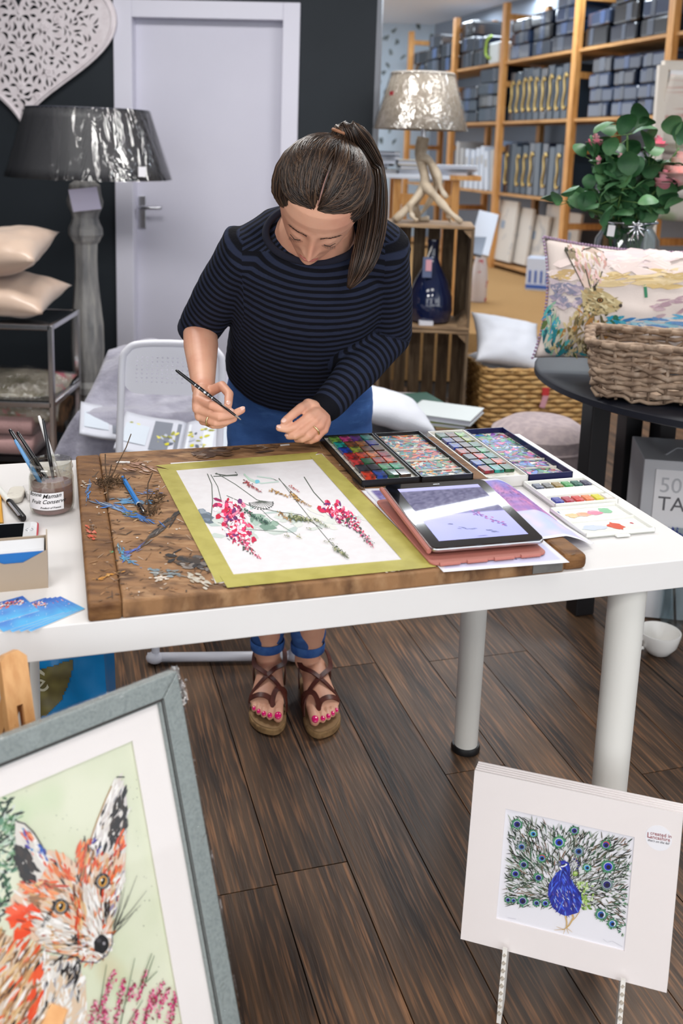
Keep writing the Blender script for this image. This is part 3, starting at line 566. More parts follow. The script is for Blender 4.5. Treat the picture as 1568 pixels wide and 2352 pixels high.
MB().prism(rrect(.094, .060, .0006, 1, .014, .0065), .0002, PM @ Matrix.Translation((0, 0, .0091))).build('screen', M('black_glass'), ph)
MB().tube([PM @ Vector((.1175 + .0055 * math.cos(a), .0365 + .0055 * math.sin(a), .0092)) for a in [2 * math.pi * i / 20 for i in range(20)]], .00045, 6, closed=True).build('home_button', satin, ph, True)
# card box
cbx = thing('card_box', 'open taupe card box with notched front, full of cards', 'box', T(-1.08, .14, TZ)); tau = M('taupe_card', (168, 150, 130), .6)
CBM = TM(-1.125, .117, TZ); ww, dd, hh = .097, .055, .062
MB().prism([(0, 0), (ww, 0), (ww, hh * .93), (ww * .66, hh * .66), (ww * .40, hh * .66), (0, hh * .93)], .0018, CBM @ Matrix.Rotation(R(90), 4, 'X') @ Matrix.Translation((0, 0, -.0018))).build('front_panel', tau, cbx)
MB().prism([(0, 0), (ww, 0), (ww, hh * .93), (0, hh * .93)], .0018, CBM @ Matrix.Translation((0, dd, 0)) @ Matrix.Rotation(R(90), 4, 'X')).build('back_panel', tau, cbx)
for x in (0, ww - .0018): MB().prism([(.0018, 0), (dd - .0018, 0), (dd - .0018, hh * 1.08), (.0018, hh * .93)], .0018, CBM @ Matrix.Translation((x, 0, 0)) @ Matrix.Rotation(R(90), 4, 'Z') @ Matrix.Rotation(R(90), 4, 'X')).build('side_panel', tau, cbx)
MB().box(CBM @ Vector((ww / 2, dd / 2, .001)), (ww - .004, dd - .004, .002), rotz(TA)).build('base_panel', tau, cbx)
cw_ = M('card_white', (238, 238, 240), .5); 
cmesh = MB().box((0, 0, .0265), (.088, .0009, .053)).mesh('card'); cmesh.materials.append(cw_); cmb = cmesh.copy(); cmb.materials.clear(); cmb.materials.append(M('card_blue', (40, 110, 180), .4))
for k in range(18):
    o = bpy.data.objects.new('business_card', cmb if k == 0 else cmesh); C.objects.link(o); o.matrix_basis = CBM @ Matrix.Translation((ww / 2, .0045 + .0026 * k, .0024)) @ Matrix.Rotation(R(2 - (3.2 if k > 2 else 0)), 4, 'X')
    if k == 0: tag(o, 'blue-backed business card at the front of the taupe card box', 'card')
    else: tag(o, 'white business card standing in the taupe card box', 'card', 'cards in the card box')
# fan of fox cards
orng = [(214, 70, 40), (232, 100, 60), (240, 230, 220), (60, 40, 40), (190, 50, 36), (226, 150, 110), (240, 236, 230)]
fan = [((0, 1406), .42, 'fox-printed blue card, leftmost and topmost of the fanned cards'), ((58, 1411), .46, 'fox-printed blue card second from left in the fan'), ((74, 1411), .52, 'fox-printed blue card in the middle of the fan'), ((90, 1410), .56, 'fox-printed blue card second from right in the fan'), ((106, 1409), .62, 'fox-printed blue card, rightmost of the fanned cards')]
for k, (c, a, lb_) in enumerate(fan):
    z_ = TZ + .0004 + .0006 * (5 - k); p = onz(c[0], c[1], z_); mw = Matrix.Translation(p) @ Matrix.Rotation(TA + a, 4, 'Z'); W_, H_ = (.085, .055) if k == 0 else (.085, .055)
    o = thing('fox_card', lb_, 'card', p, 0, 'fan of fox cards'); rr = random.Random(k)
    wash('card_face', VC('card_print', .35), o, lambda u, v, mw=mw: mw @ Vector(((u - .5) * W_, (v - .5) * H_, .0003)), lambda u, v: mixc((36, 96, 190), (60, 176, 226), (1 - v) * .9 + .5 * nz2(u * 4, v * 4, 7)), 18, 12)
    MB().box((0, 0, 0), (W_, H_, .0004)).build('card_stock', M('card_white'), o).matrix_basis = mw
    Q = Paint(30 + k); q = Q.rng
    for i in range(120):
        t_ = q.random(); x = -.026 + .066 * t_; y = .004 + .012 * math.sin(t_ * 2.6) + q.gauss(0, .0045) * (1.3 - abs(t_ - .6))
        if x > .036: continue
        Q.dab((x, y), q.uniform(.003, .008), q.uniform(.001, .003), .5 + q.gauss(0, .5), q.choice(orng) if y > .008 else q.choice(orng[2:4] + [(236, 232, 228)] * 3 + [(214, 90, 60)]))
    for i in range(24): Q.blob((q.uniform(-.038, .038), q.uniform(-.024, .024)), .0006, .0005, (235, 240, 245))
    Q.build('fox_print', VC('card_print'), o, lambda x, y, h, mw=mw: mw @ Vector((x, y, .0003 + h)), .0001)
# ------------------------------------------------------------ on the board
bpn = thing('coloured_pencil', 'blue pencil with black tip cap lying on the drawing board', 'pencil', onz(305, 1140, BZT))
a_, b_ = onz(282, 1097, BZT + .0045), onz(331, 1179, BZT + .0045); d_ = b_ - a_; MB().tube([a_, a_ + d_ * .76], .0042, 6).build('shaft', M('bright_blue', (44, 128, 206), .35), bpn); MB().tube([a_ + d_ * .76, a_ + d_ * .78], .0044, 10).build('white_band', whl, bpn); MB().tube([a_ + d_ * .78, a_ + d_ * .96, b_], [.0044, .0044, .002], 10).build('black_end', blk, bpn, True)
twm = M('dry_stalk', (74, 54, 36), .8, n=((110, 84, 56), 40, (1, 1, 1), .4, .7)); 
def sprig(label, stems, tufts, seed):
    o = thing('dried_sprig', label, 'dried sprig', onz(*stems[0][0][:2], BZT)); rr = random.Random(seed)
    for st in stems: MB().tube([onz(x, y, BZT + .002) + Vector((0, 0, z)) for x, y, z in st], .0011, 6).build('stalk', twm, o, 'all')
    tm = MB()
    for (x, y, rad, n) in tufts:
        c = onz(x, y, BZT + .004)
        for k in range(n):
            a = rr.uniform(0, 6.28); l = rr.uniform(.003, .009); p = c + EX * rr.gauss(0, rad) + EY * rr.gauss(0, rad) + Vector((0, 0, abs(rr.gauss(0, .004))))
            tm.tube([p, p + Vector((math.cos(a) * l, math.sin(a) * l, rr.uniform(0, .006)))], [.0012, .0004], 4)
    q = tm.build('dried_seed_heads', twm, o); q['kind'] = 'stuff'; return o
sprig('dry brown sprig curling up near back left of the drawing board', [[(248, 1150, 0), (246, 1110, .006), (242, 1085, .012), (242, 1062, .016)], [(252, 1108, .002), (270, 1080, .012), (290, 1050, .02), (301, 1026, .026)], [(246, 1112, 0), (256, 1080, .01)]], [(247, 1115, .010, 60), (262, 1108, .009, 40), (234, 1112, .006, 24), (276, 1105, .006, 24)], 2)
sprig('dry brown sprig beside the tip of the blue pencil', [[(345, 1185, 0), (338, 1150, .004), (340, 1120, .008), (350, 1103, .014)], [(342, 1150, .002), (352, 1140, .008), (364, 1132, .004)], [(350, 1180, 0), (362, 1160, .006), (372, 1150, .004)]], [(345, 1180, .008, 40), (366, 1145, .006, 26), (352, 1160, .006, 24)], 3)
o = MB().prism([(0, 0), (.026, .002), (.024, .010), (.002, .008)], .0014, TM(-.905, .575, BZT + .0006, -.35)).build('paper_scrap', M('paper_scrap', (232, 228, 224), .7)); tag(o, 'small white paper scrap at the back of the drawing board', 'paper')
o = MB().prism([(0, 0), (.02, .001), (.02, .007), (.001, .006)], .0012, TM(-.575, .62, BZT + .0006, .05)).build('paper_scrap', M('paper_scrap')); tag(o, 'tiny white paper scrap on the board in front of the left hand', 'paper')
# ------------------------------------------------------------ framed fox picture on an easel, front left
def leanframe(P0, yaw, lean):
    u = Vector((math.cos(yaw), math.sin(yaw), 0)); nh = Vector((math.sin(yaw), -math.cos(yaw), 0))
    up = (nh * -math.sin(lean) + Vector((0, 0, math.cos(lean)))).normalized(); n = u.cross(up).normalized()
    return Matrix((u, up, n)).transposed().to_4x4().copy(), n
FP = at(402, 1540, 1.12); fm, fn_ = leanframe(FP, R(42), R(19.5)); FMX = Matrix.Translation(FP) @ fm   # local: x right, y up, z out of the picture; origin = top right outer corner
fox = thing('framed_fox_picture', 'grey framed fox painting wrapped in clear film at front left', 'picture', FMX @ Vector((-.23, -.56, 0)))
FW, FH, MW = .46, .58, .0265
grey_wood = M('grey_frame_paint', (138, 146, 144), .45, n=((122, 130, 129), 9, (30, 30, 30), .42, .7)); dkl = M('frame_groove', (66, 62, 60), .6)
def fbar(x0, x1, y0, y1, z0, z1): return MB().box(FMX @ Vector(((x0 + x1) / 2, (y0 + y1) / 2, (z0 + z1) / 2)), (x1 - x0, y1 - y0, z1 - z0), fm.to_3x3())
def mitre(name, a, b, c, d, z0, z1, mat, par):
    v = [FMX @ Vector((p[0], p[1], z)) for z in (z0, z1) for p in (a, b, c, d)]
    return MB().add(v, [(3, 2, 1, 0), (4, 5, 6, 7), (0, 1, 5, 4), (1, 2, 6, 5), (2, 3, 7, 6), (3, 0, 4, 7)]).build(name, mat, par, bevel=.002)
O_ = [(-FW, -FH), (0, -FH), (0, 0), (-FW, 0)]; I_ = [(-FW + MW, -FH + MW), (-MW, -FH + MW), (-MW, -MW), (-FW + MW, -MW)]
for k in range(4):
    j = (k + 1) % 4; rail = mitre('frame_rail', O_[k], O_[j], I_[j], I_[k], -.016, .006, grey_wood, fox)
    I2 = [(-FW + MW + .004, -FH + MW + .004), (-MW - .004, -FH + MW + .004), (-MW - .004, -MW - .004), (-FW + MW + .004, -MW - .004)]
    mitre('inner_lip', I_[k], I_[j], I2[j], I2[k], -.008, .0035, grey_wood, rail); 
    for q, zz in ((.0002, .0062), (.0022, .0037)):
        A = [(-FW + MW + q - .0014, -FH + MW + q - .0014), (-MW - q + .0014, -FH + MW + q - .0014), (-MW - q + .0014, -MW - q + .0014), (-FW + MW + q - .0014, -MW - q + .0014)]; B = [(-FW + MW + q, -FH + MW + q), (-MW - q, -FH + MW + q), (-MW - q, -MW - q), (-FW + MW + q, -MW - q)]
        mitre('dark_groove', A[k], A[j], B[j], B[k], zz - .0006, zz, dkl, rail)
matw = M('mount_board', (236, 229, 226), .7); px0, py0 = -.071, -.0625
OM = [(-FW + .028, -FH + .028), (-.028, -FH + .028), (-.028, -.028), (-FW + .028, -.028)]; IM = [(-FW + .07, -FH + .07), (px0, -FH + .07), (px0, py0), (-FW + .07, py0)]
mm = MB()
for k in range(4):
    j = (k + 1) % 4; v = [FMX @ Vector((p[0], p[1], z)) for z in (-.006, -.004) for p in (OM[k], OM[j], IM[j], IM[k])]; mm.add(v, [(3, 2, 1, 0), (4, 5, 6, 7), (0, 1, 5, 4), (1, 2, 6, 5), (2, 3, 7, 6), (3, 0, 4, 7)])
mm.build('mount', matw, fox)
fbar(-FW + .004, -.004, -FH + .004, -.004, -.0145, -.0125).build('backing_board', M('brown_backing', (120, 92, 66), .8), fox)
def foxbg(u, v):
    k = nz2(u * 4, v * 5, 1) + .5 * nz2(u * 11, v * 13, 2); c = mixc((212, 217, 188), (224, 226, 202), .5 + k)
    c = mixc(c, (190, 212, 168), max(0, nz2(u * 7, v * 7, 8) - .25) * 1.6); return mixc(c, (206, 190, 150), max(0, nz2(u * 6, v * 8, 14) - .35) * 1.5)
zf = -.0075
wash('picture_sheet', VC('fox_paper', .6), fox, lambda u, v: FMX @ Vector((-FW + .066 + u * (px0 + .004 + FW - .066), -FH + .066 + v * (py0 + .004 + FH - .066), zf)), foxbg, 90, 110)
PZ = FMX @ Vector((0, 0, zf))
P = Paint(41); r = P.rng
def ff(x, y, h): return onplane(x / 2.703, 1740 + y / 2.703, PZ, fn_) + fn_ * h
org = [(222, 84, 40), (236, 104, 54), (204, 66, 34), (226, 128, 70), (190, 70, 40), (240, 150, 96)]; wht = [(238, 234, 228), (226, 220, 212), (246, 242, 238), (214, 204, 194)]; bkk = [(34, 30, 30), (54, 44, 40), (24, 24, 28)]; tan = [(206, 160, 110), (226, 190, 140), (176, 128, 84), (150, 108, 74)]; blu = [(40, 90, 180), (70, 60, 160), (60, 140, 190)]
grn = [(40, 84, 54), (70, 120, 70), (28, 52, 38), (120, 160, 120), (180, 200, 180), (90, 140, 110), (24, 36, 28), (210, 216, 206)]
nose = (625, 1150)
rad = lambda c: math.atan2(c[1] - nose[1], c[0] - nose[0])
P.scatter([(-20, 240), (70, 250), (130, 360), (120, 520), (120, 640), (60, 760), (60, 880), (-20, 1120)], 190, grn, 2.5, (30, 90), (8, 26), .8)
body = [(-20, 1080), (120, 1130), (260, 1220), (470, 1250), (530, 1400), (545, 1680), (-20, 1680)]
P.poly(body, (222, 196, 168)); P.scatter([(-20, 1100), (200, 1180), (300, 1300), (250, 1680), (-20, 1680)], 230, tan + tan + org[:2] + wht + bkk[:1] + [(110, 80, 64)], 2.15, (60, 180), (8, 24), .16)
P.scatter([(250, 1230), (470, 1250), (530, 1400), (545, 1680), (240, 1680)], 150, wht * 4 + [(190, 188, 190), (160, 156, 160)] + bkk[:1], 1.9, (40, 120), (8, 26), .4)
P.scatter([(360, 1270), (500, 1270), (470, 1400), (440, 1380)], 22, bkk, 1.9, (50, 130), (6, 14), .3); P.scatter([(200, 1290), (270, 1290), (250, 1500), (180, 1650)], 18, [(232, 78, 36), (236, 92, 50)], 1.9, (60, 130), (18, 36), .15)
P.scatter([(300, 1460), (380, 1400), (380, 1640), (280, 1640)], 12, bkk + [(90, 90, 130)], 2, (40, 90), (5, 10), .3)
head = [(300, 570), (400, 600), (460, 650), (560, 560), (690, 600), (780, 590), (772, 720), (740, 850), (694, 1000), (694, 1150), (650, 1240), (560, 1285), (480, 1245), (330, 1210), (200, 1130), (100, 1020), (60, 880), (130, 790), (220, 770), (250, 640)]
P.poly(head, (226, 196, 170)); P.scatter(head, 240, org * 3 + wht * 3 + tan + bkk[:2], rad, (40, 110), (8, 24), .3)
ear = [(552, 545), (575, 450), (610, 370), (650, 260), (690, 170), (740, 122), (775, 190), (788, 300), (782, 450), (775, 590), (690, 605)]
P.poly(ear, (216, 208, 204)); P.scatter(ear, 130, wht * 3 + bkk + [(150, 146, 150), (180, 160, 140)], 1.95, (40, 110), (6, 18), .18); P.scatter([(700, 260), (770, 200), (785, 420), (760, 520), (640, 570), (680, 420)], 46, bkk, 1.85, (40, 110), (10, 26), .25); P.scatter([(560, 600), (570, 500), (650, 480), (620, 600)], 16, blu + bkk + wht, 1.8, (30, 70), (6, 14), .3); P.scatter([(690, 560), (760, 440), (770, 600), (700, 610)], 16, org, 1.9, (30, 80), (10, 20), .2)
P.line([(555, 520), (600, 390), (650, 265), (690, 175)], 7, (170, 130, 70)); P.line([(720, 120), (770, 120)], 8, (30, 40, 34))
ear2 = [(92, 392), (150, 400), (210, 470), (270, 570), (300, 650), (230, 780), (150, 720), (105, 600), (90, 480)]
P.poly(ear2, (220, 214, 206)); P.scatter([(100, 540), (160, 560), (230, 700), (240, 790), (150, 760), (90, 660)], 60, bkk, 1.1, (40, 100), (14, 34), .3); P.scatter([(110, 410), (200, 470), (280, 600), (290, 680), (200, 600), (130, 500)], 50, wht * 3 + org[:2] + blu + [(120, 110, 110)], .95, (30, 80), (8, 20), .2)
P.line([(100, 395), (150, 410), (205, 462), (255, 545), (282, 600)], 9, (30, 26, 28)); P.scatter([(130, 430), (180, 460), (220, 530), (190, 520)], 8, org, .8, (40, 70), (8, 14), .1); P.scatter([(225, 520), (280, 580), (290, 640), (250, 590)], 9, blu[:2], 1.1, (30, 60), (10, 18), .1)
P.scatter([(60, 950), (150, 890), (230, 930), (200, 1080), (90, 1110)], 26, [(236, 76, 34), (242, 90, 44)], 2.6, (60, 120), (30, 60), .4); P.scatter([(130, 790), (330, 760), (420, 800), (330, 860), (200, 900)], 50, org * 2 + tan, .1, (50, 110), (12, 30), .3); P.scatter([(320, 620), (420, 700), (460, 760), (350, 720)], 22, org + bkk, .7, (50, 90), (10, 20), .2)
P.scatter([(470, 560), (560, 500), (590, 640), (540, 780), (480, 760)], 46, org * 2 + bkk + tan, 1.75, (50, 110), (10, 20), .15); P.scatter([(600, 640), (720, 630), (740, 760), (690, 900), (640, 900)], 44, org * 2 + tan + wht, 1.9, (40, 90), (10, 22), .25)
P.scatter([(450, 820), (500, 820), (520, 1160), (480, 1180)], 46, org * 2 + [(120, 70, 50)] * 2 + tan, 1.6, (60, 120), (8, 18), .12); P.scatter([(510, 800), (590, 800), (640, 1060), (560, 1080), (520, 1000)], 60, wht * 4 + tan[:2] + org[3:4], 1.35, (60, 130), (8, 20), .12)
P.scatter([(520, 1060), (600, 1080), (680, 1100), (690, 1180), (640, 1250), (560, 1275), (490, 1230)], 60, wht * 5 + [(200, 190, 200)], .4, (30, 80), (10, 24), .5); P.scatter([(200, 960), (330, 980), (440, 1060), (430, 1180), (300, 1190), (220, 1100)], 70, wht * 4 + tan[:2], .3, (50, 110), (14, 34), .3); P.scatter([(700, 760), (770, 650), (768, 760), (700, 1000), (680, 960)], 40, wht * 3 + [(150, 140, 170)], 2, (30, 80), (6, 16), .15); P.scatter([(640, 930), (680, 900), (670, 1010), (650, 1010)], 10, bkk, 1.6, (40, 90), (6, 14), .1)
P.scatter(head, 60, bkk + [(90, 50, 36)], rad, (40, 90), (3, 7), .25); P.scatter(head, 50, wht, rad, (40, 100), (4, 9), .2)
for (x, y), rx, ry, a in (((372, 922), 33, 40, .3), ((632, 765), 31, 42, .3)):
    P.ell((x, y), rx * 1.5, ry * 1.2, (50, 44, 48), a, 18); P.ell((x, y), rx * 1.1, ry, (214, 210, 206), a, 18); P.ell((x, y), rx, ry * .93, (30, 24, 20), a, 20); P.ell((x, y), rx * .86, ry * .82, (206, 146, 60), a, 20); P.ell((x, y + 4), rx * .6, ry * .5, (232, 180, 90), a, 14); P.ell((x + 2, y), rx * .42, ry * .6, (34, 24, 18), a, 14); P.ell((x - 6, y - 8), rx * .2, ry * .2, (240, 236, 226), a, 8)
    P.line([(x - 48, y + 20), (x - 30, y - 30), (x + 6, y - 44), (x + 34, y - 24), (x + 52, y + 28)], 8, (30, 26, 28), 4)
P.blob((625, 1155), 48, 58, (24, 22, 24), .2, .08, 18); P.ell((606, 1130), 20, 14, (64, 62, 66), .4); P.ell((640, 1150), 9, 11, (150, 146, 150)); P.ell((610, 1180), 14, 18, (8, 8, 10)); P.ell((650, 1180), 9, 16, (8, 8, 10)); P.line([(690, 1080), (692, 1150), (660, 1220), (590, 1270), (500, 1262), (470, 1240)], 5, (60, 60, 90), 7); P.line([(640, 1215), (630, 1240)], 4, (30, 30, 34))
for a, b in (((700, 1070), (845, 728)), ((700, 1060), (905, 822)), ((705, 1050), (870, 910)), ((700, 1080), (790, 850)), ((700, 1050), (770, 800)), ((698, 1095), (840, 935)), ((700, 1040), (745, 850)), ((696, 1100), (770, 985)), ((500, 1150), (275, 1155)), ((520, 1145), (390, 1158)), ((545, 1172), (370, 1180)), ((480, 1230), (260, 1250)), ((470, 1232), (270, 1262)), ((490, 1240), (330, 1205)), ((480, 1235), (250, 1190))): P.line([a, ((a[0] + b[0]) / 2 + 6, (a[1] + b[1]) / 2 + 6), b], 5, (36, 34, 34), 1.5)
P.scatter([(430, 1100), (480, 1100), (470, 1150), (440, 1150)], 9, bkk, 1, (20, 50), (6, 12), .5)
hp = [(196, 30, 110), (220, 60, 130), (230, 130, 160), (170, 24, 90), (150, 40, 60), (240, 170, 190), (120, 60, 60)]
for a, b, n in (((705, 1320), (600, 1640), 70), ((765, 1370), (700, 1670), 70), ((830, 1405), (780, 1510), 24), ((900, 1315), (850, 1510), 34), ((945, 1435), (880, 1660), 50), ((1005, 1390), (930, 1560), 44), ((1050, 1430), (990, 1530), 26), ((1085, 1450), (1040, 1670), 50), ((585, 1500), (555, 1660), 30), ((840, 1560), (820, 1660), 24), ((1140, 1620), (1120, 1670), 12), ((985, 1550), (970, 1620), 10), ((660, 1560), (640, 1670), 30)):
    P.line([(b[0] - (a[0] - b[0]) * .2, b[1] + 20), b, a], 4, (110, 130, 80), 2)
    for k in range(n):
        t_ = k / n; P.dab((a[0] + (b[0] - a[0]) * t_ + r.gauss(0, 8 + 6 * t_), a[1] + (b[1] - a[1]) * t_), r.uniform(12, 30), r.uniform(7, 16), 1.6 + r.gauss(0, .8), r.choice(hp))
for a, b in (((830, 1240), (740, 1660)), ((935, 1210), (860, 1420)), ((950, 1225), (880, 1430)), ((655, 1280), (610, 1560)), ((970, 1320), (900, 1390)), ((880, 1500), (780, 1660))): P.line([a, b], 3, (70, 100, 60), 6)
for k in range(70): P.blob((r.choice([r.uniform(120, 560), r.uniform(800, 1060)]), r.choice([r.uniform(120, 560), r.uniform(420, 1400)])), r.uniform(1.5, 4), r.uniform(1.5, 4), (50, 60, 46), 0, .2, 6) if True else 0
P.p = [q for q in P.p if all(True for _ in q[0])]
keep = []
for pts, col in P.p:   # keep the marks inside the window of the mount
    loc = [FMX.inverted() @ ff(x, y, 0) for x, y in pts]
    if all(-FW + .071 < p.x < px0 - .0005 and -FH + .071 < p.y < py0 - .0005 for p in loc): keep.append((pts, col))
P.p = keep; P.build('fox_painting', VC('fox_paper'), fox, ff, .00015, 1.2e-6)
tm = Matrix.Translation(ff(262, 1056, .0022)) @ fm @ Matrix.Rotation(R(40), 4, 'Z'); text('printed_scrap', 'england', .0088, M('black_ink', (20, 18, 22), .5), fox, tm)
fbar(-FW + .027, -.027, -FH + .027, -.027, -.0036, -.0033).build('glazing', glass('picture_glass', (255, 255, 255), .015), fox)
# clear film wrapped round the frame, bunched at the corner
fw = MB(); fr_ = random.Random(8)
def filmside(a, b, nu=40):
    a = Vector(a); b = Vector(b); d = (b - a).normalized(); out = Vector((d.y, -d.x, 0))
    def fn(u, v):
        p = a.lerp(b, u); k = v * 3; z = [.0075, .0085, -.004, -.018]; o = [-.022, .0012, .0035, .001]; i = min(int(k), 2); t_ = k - i
        q = nz2(u * 26, v * 7, a.x * 9) * .0018; return FMX @ (p + out * (o[i] + (o[i + 1] - o[i]) * t_ + abs(q)) + Vector((0, 0, z[i] + (z[i + 1] - z[i]) * t_ + abs(q))))
    fw.grid(fn, nu, 9)
filmside((0, -FH, 0), (0, 0, 0)); filmside((0, 0, 0), (-FW, 0, 0))
fw.build('plastic_film', film('frame_film', .02), fox, 'all', fix=False)
bn = MB()
for k in range(9):
    c0 = FMX @ Vector((-.002 + fr_.uniform(-.004, .007), -.006 - k * .005 + fr_.uniform(-.003, .003), -.004)); 
    bn.grid(lambda u, v, c0=c0, k=k: c0 + fm.to_3x3() @ Vector((.010 * u + .006 * nz2(u * 4, v * 4, k), .016 * (v - .5) + .004 * nz2(u * 5, v * 3, k + 3), .010 * math.sin(u * 3 + k) * (1 - v))), 7, 7)
bn.build('bunched_film', film('film_bunch', .3), fox, 'all', fix=False)
# easel that carries it
beech = M('beech_wood', (222, 168, 112), .45, n=((206, 148, 92), 8, (12, 12, 1.2), .4, .65), n2=((178, 118, 70), 60, (6, 6, 1), .68, .76))
eas = thing('display_easel', 'beech wood easel with slotted mast standing behind the framed fox picture', 'easel', Vector((FP.x - .14, FP.y - .06, 0)))
ba = at(30, 1500, 1.085); db = at(52, 1668, 1.058); dn = (db - ba).normalized(); L = 1.0
bz = ba + dn * ((ba.z - .03) / -dn.z)
sx_ = fm.to_3x3() @ Vector((1, 0, 0)); mh = .0165
m_ = MB(); nn = (-dn).cross(sx_).normalized() * -1
def mast(x0, x1, l0, l1, rnd=False):
    v = []
    for th in (0, -.016):
        for (x, l) in ((x0, l0), (x1, l0), (x1, l1), (x0, l1)): v.append(ba + dn * l + sx_ * x + nn * th)
    return v
hx = [(0, 1, 2, 3), (7, 6, 5, 4), (0, 4, 5, 1), (1, 5, 6, 2), (2, 6, 7, 3), (3, 7, 4, 0)]
m_.add(mast(-mh, -.004, .062, .52), hx); m_.add(mast(.004, mh, .062, .52), hx)
arc = [(-mh, .062), (-mh, .006), (-mh * .6, .0), (mh * .4, -.002), (mh, .008), (mh, .062)]; k = len(arc)
v = [ba + dn * l + sx_ * x + nn * th for th in (0, -.016) for x, l in arc]; m_.add(v, [tuple(range(k))[::-1], tuple(range(k, 2 * k))] + [(i, (i + 1) % k, k + (i + 1) % k, k + i) for i in range(k)])
m_.build('slotted_mast', beech, eas)
for sg in (-1, 1): MB().bar(ba + dn * .3 + nn * .02 + sx_ * sg * .02, Vector((ba.x, ba.y, 0)) + sx_ * sg * .18 + Vector((0, 0, .01)) - nn * -.02, .02, .02).build('leg', beech, eas)
MB().bar(ba + dn * .05 - nn * .02, Vector((ba.x - .20, ba.y + .16, .01)), .018, .018).build('rear_leg', beech, eas)
MB().box(FMX @ Vector((-.23, -FH - .012, 0)), (.34, .02, .05), fm.to_3x3()).build('ledge', beech, eas, bevel=.002)
e2 = thing('display_easel', 'pale wooden easel post tip in front of the fox picture at the bottom edge', 'easel', Vector((-.26, .72, 0)))
ta, tb_ = at(138, 2310, .74), at(70, 2480, .70); MB().bar(ta, ta + (tb_ - ta).normalized() * .5, .018, .012, Vector((0, -1, .3))).build('slotted_mast', beech, e2, bevel=.0015)
for sg in (-1, 1): MB().bar(ta + (tb_ - ta).normalized() * .2, Vector((ta.x - .1 + .1 * sg, ta.y - .06, .004)), .014, .014).build('leg', beech, e2)
# ------------------------------------------------------------ peacock prints on a card stand, front right
PP = at(1090, 1768, 1.4); pm, pn = leanframe(PP, R(-16.5), R(9)); PMX = Matrix.Translation(PP) @ pm   # origin = top left corner of the front mount
PWd, PHt = .3195, .281
stand = thing('card_stand', 'white corrugated card stand holding the peacock prints on the floor', 'stand', Vector((PP.x + .15, PP.y, 0)))
corr = M('white_card', (226, 222, 216), .75); crd = M('card_flute', (186, 176, 162), .85)
def pl_(x, y, z): return PMX @ Vector((x, y, z))
for xx in (.073, .2545):
    foot_z = pl_(xx, -PHt, 0).z; yb = -PHt - foot_z / math.cos(R(9)) * 1.0
    prof = [(.016, -PHt + .012), (.011, -PHt + .012), (.0095, -PHt - .003), (-.012, -PHt - .003), (-.014, -PHt - .02), (-.03, -PHt + .1), (-.045, -PHt + .1), (-.035, yb + .001), (-.005, yb + .003), (.018, yb + .0005), (.024, -PHt - .06)]
    v = [pl_(xx + dx, y, z) for dx in (-.0035, .0035) for z, y in prof]; k = len(prof)
    f_ = MB().add(v, [tuple(range(k))[::-1], tuple(range(k, 2 * k))] + [(i, (i + 1) % k, k + (i + 1) % k, k + i) for i in range(k)]).build('foot', corr, stand)
    fl_ = MB()
    for i in range(9):
        t_ = (i + .5) / 9; y = -PHt + .006 + (yb + .006 + PHt) * t_; z = .0165 + .0085 * math.sin(min(1, t_ * 1.2) * 2.2); fl_.tube([pl_(xx - .0015, y, z - .002), pl_(xx + .0015, y + .004, z - .002)], .0028, 6)
    q = fl_.build('flutes', crd, f_); q['kind'] = 'stuff'
MB().bar(pl_(.06, -PHt + .07, -.036), pl_(.27, -PHt + .07, -.036), .003, .05).build('cross_panel', corr, stand)
mount_m = M('ivory_mount', (238, 230, 228), .6); names5 = ['peacock print in ivory mount, foremost of the prints on the card stand', 'ivory mounted print directly behind the peacock print', 'ivory mounted print in the middle of the stack on the stand', 'ivory mounted print second from the back of the stack', 'ivory mounted print rearmost in the stack on the stand']
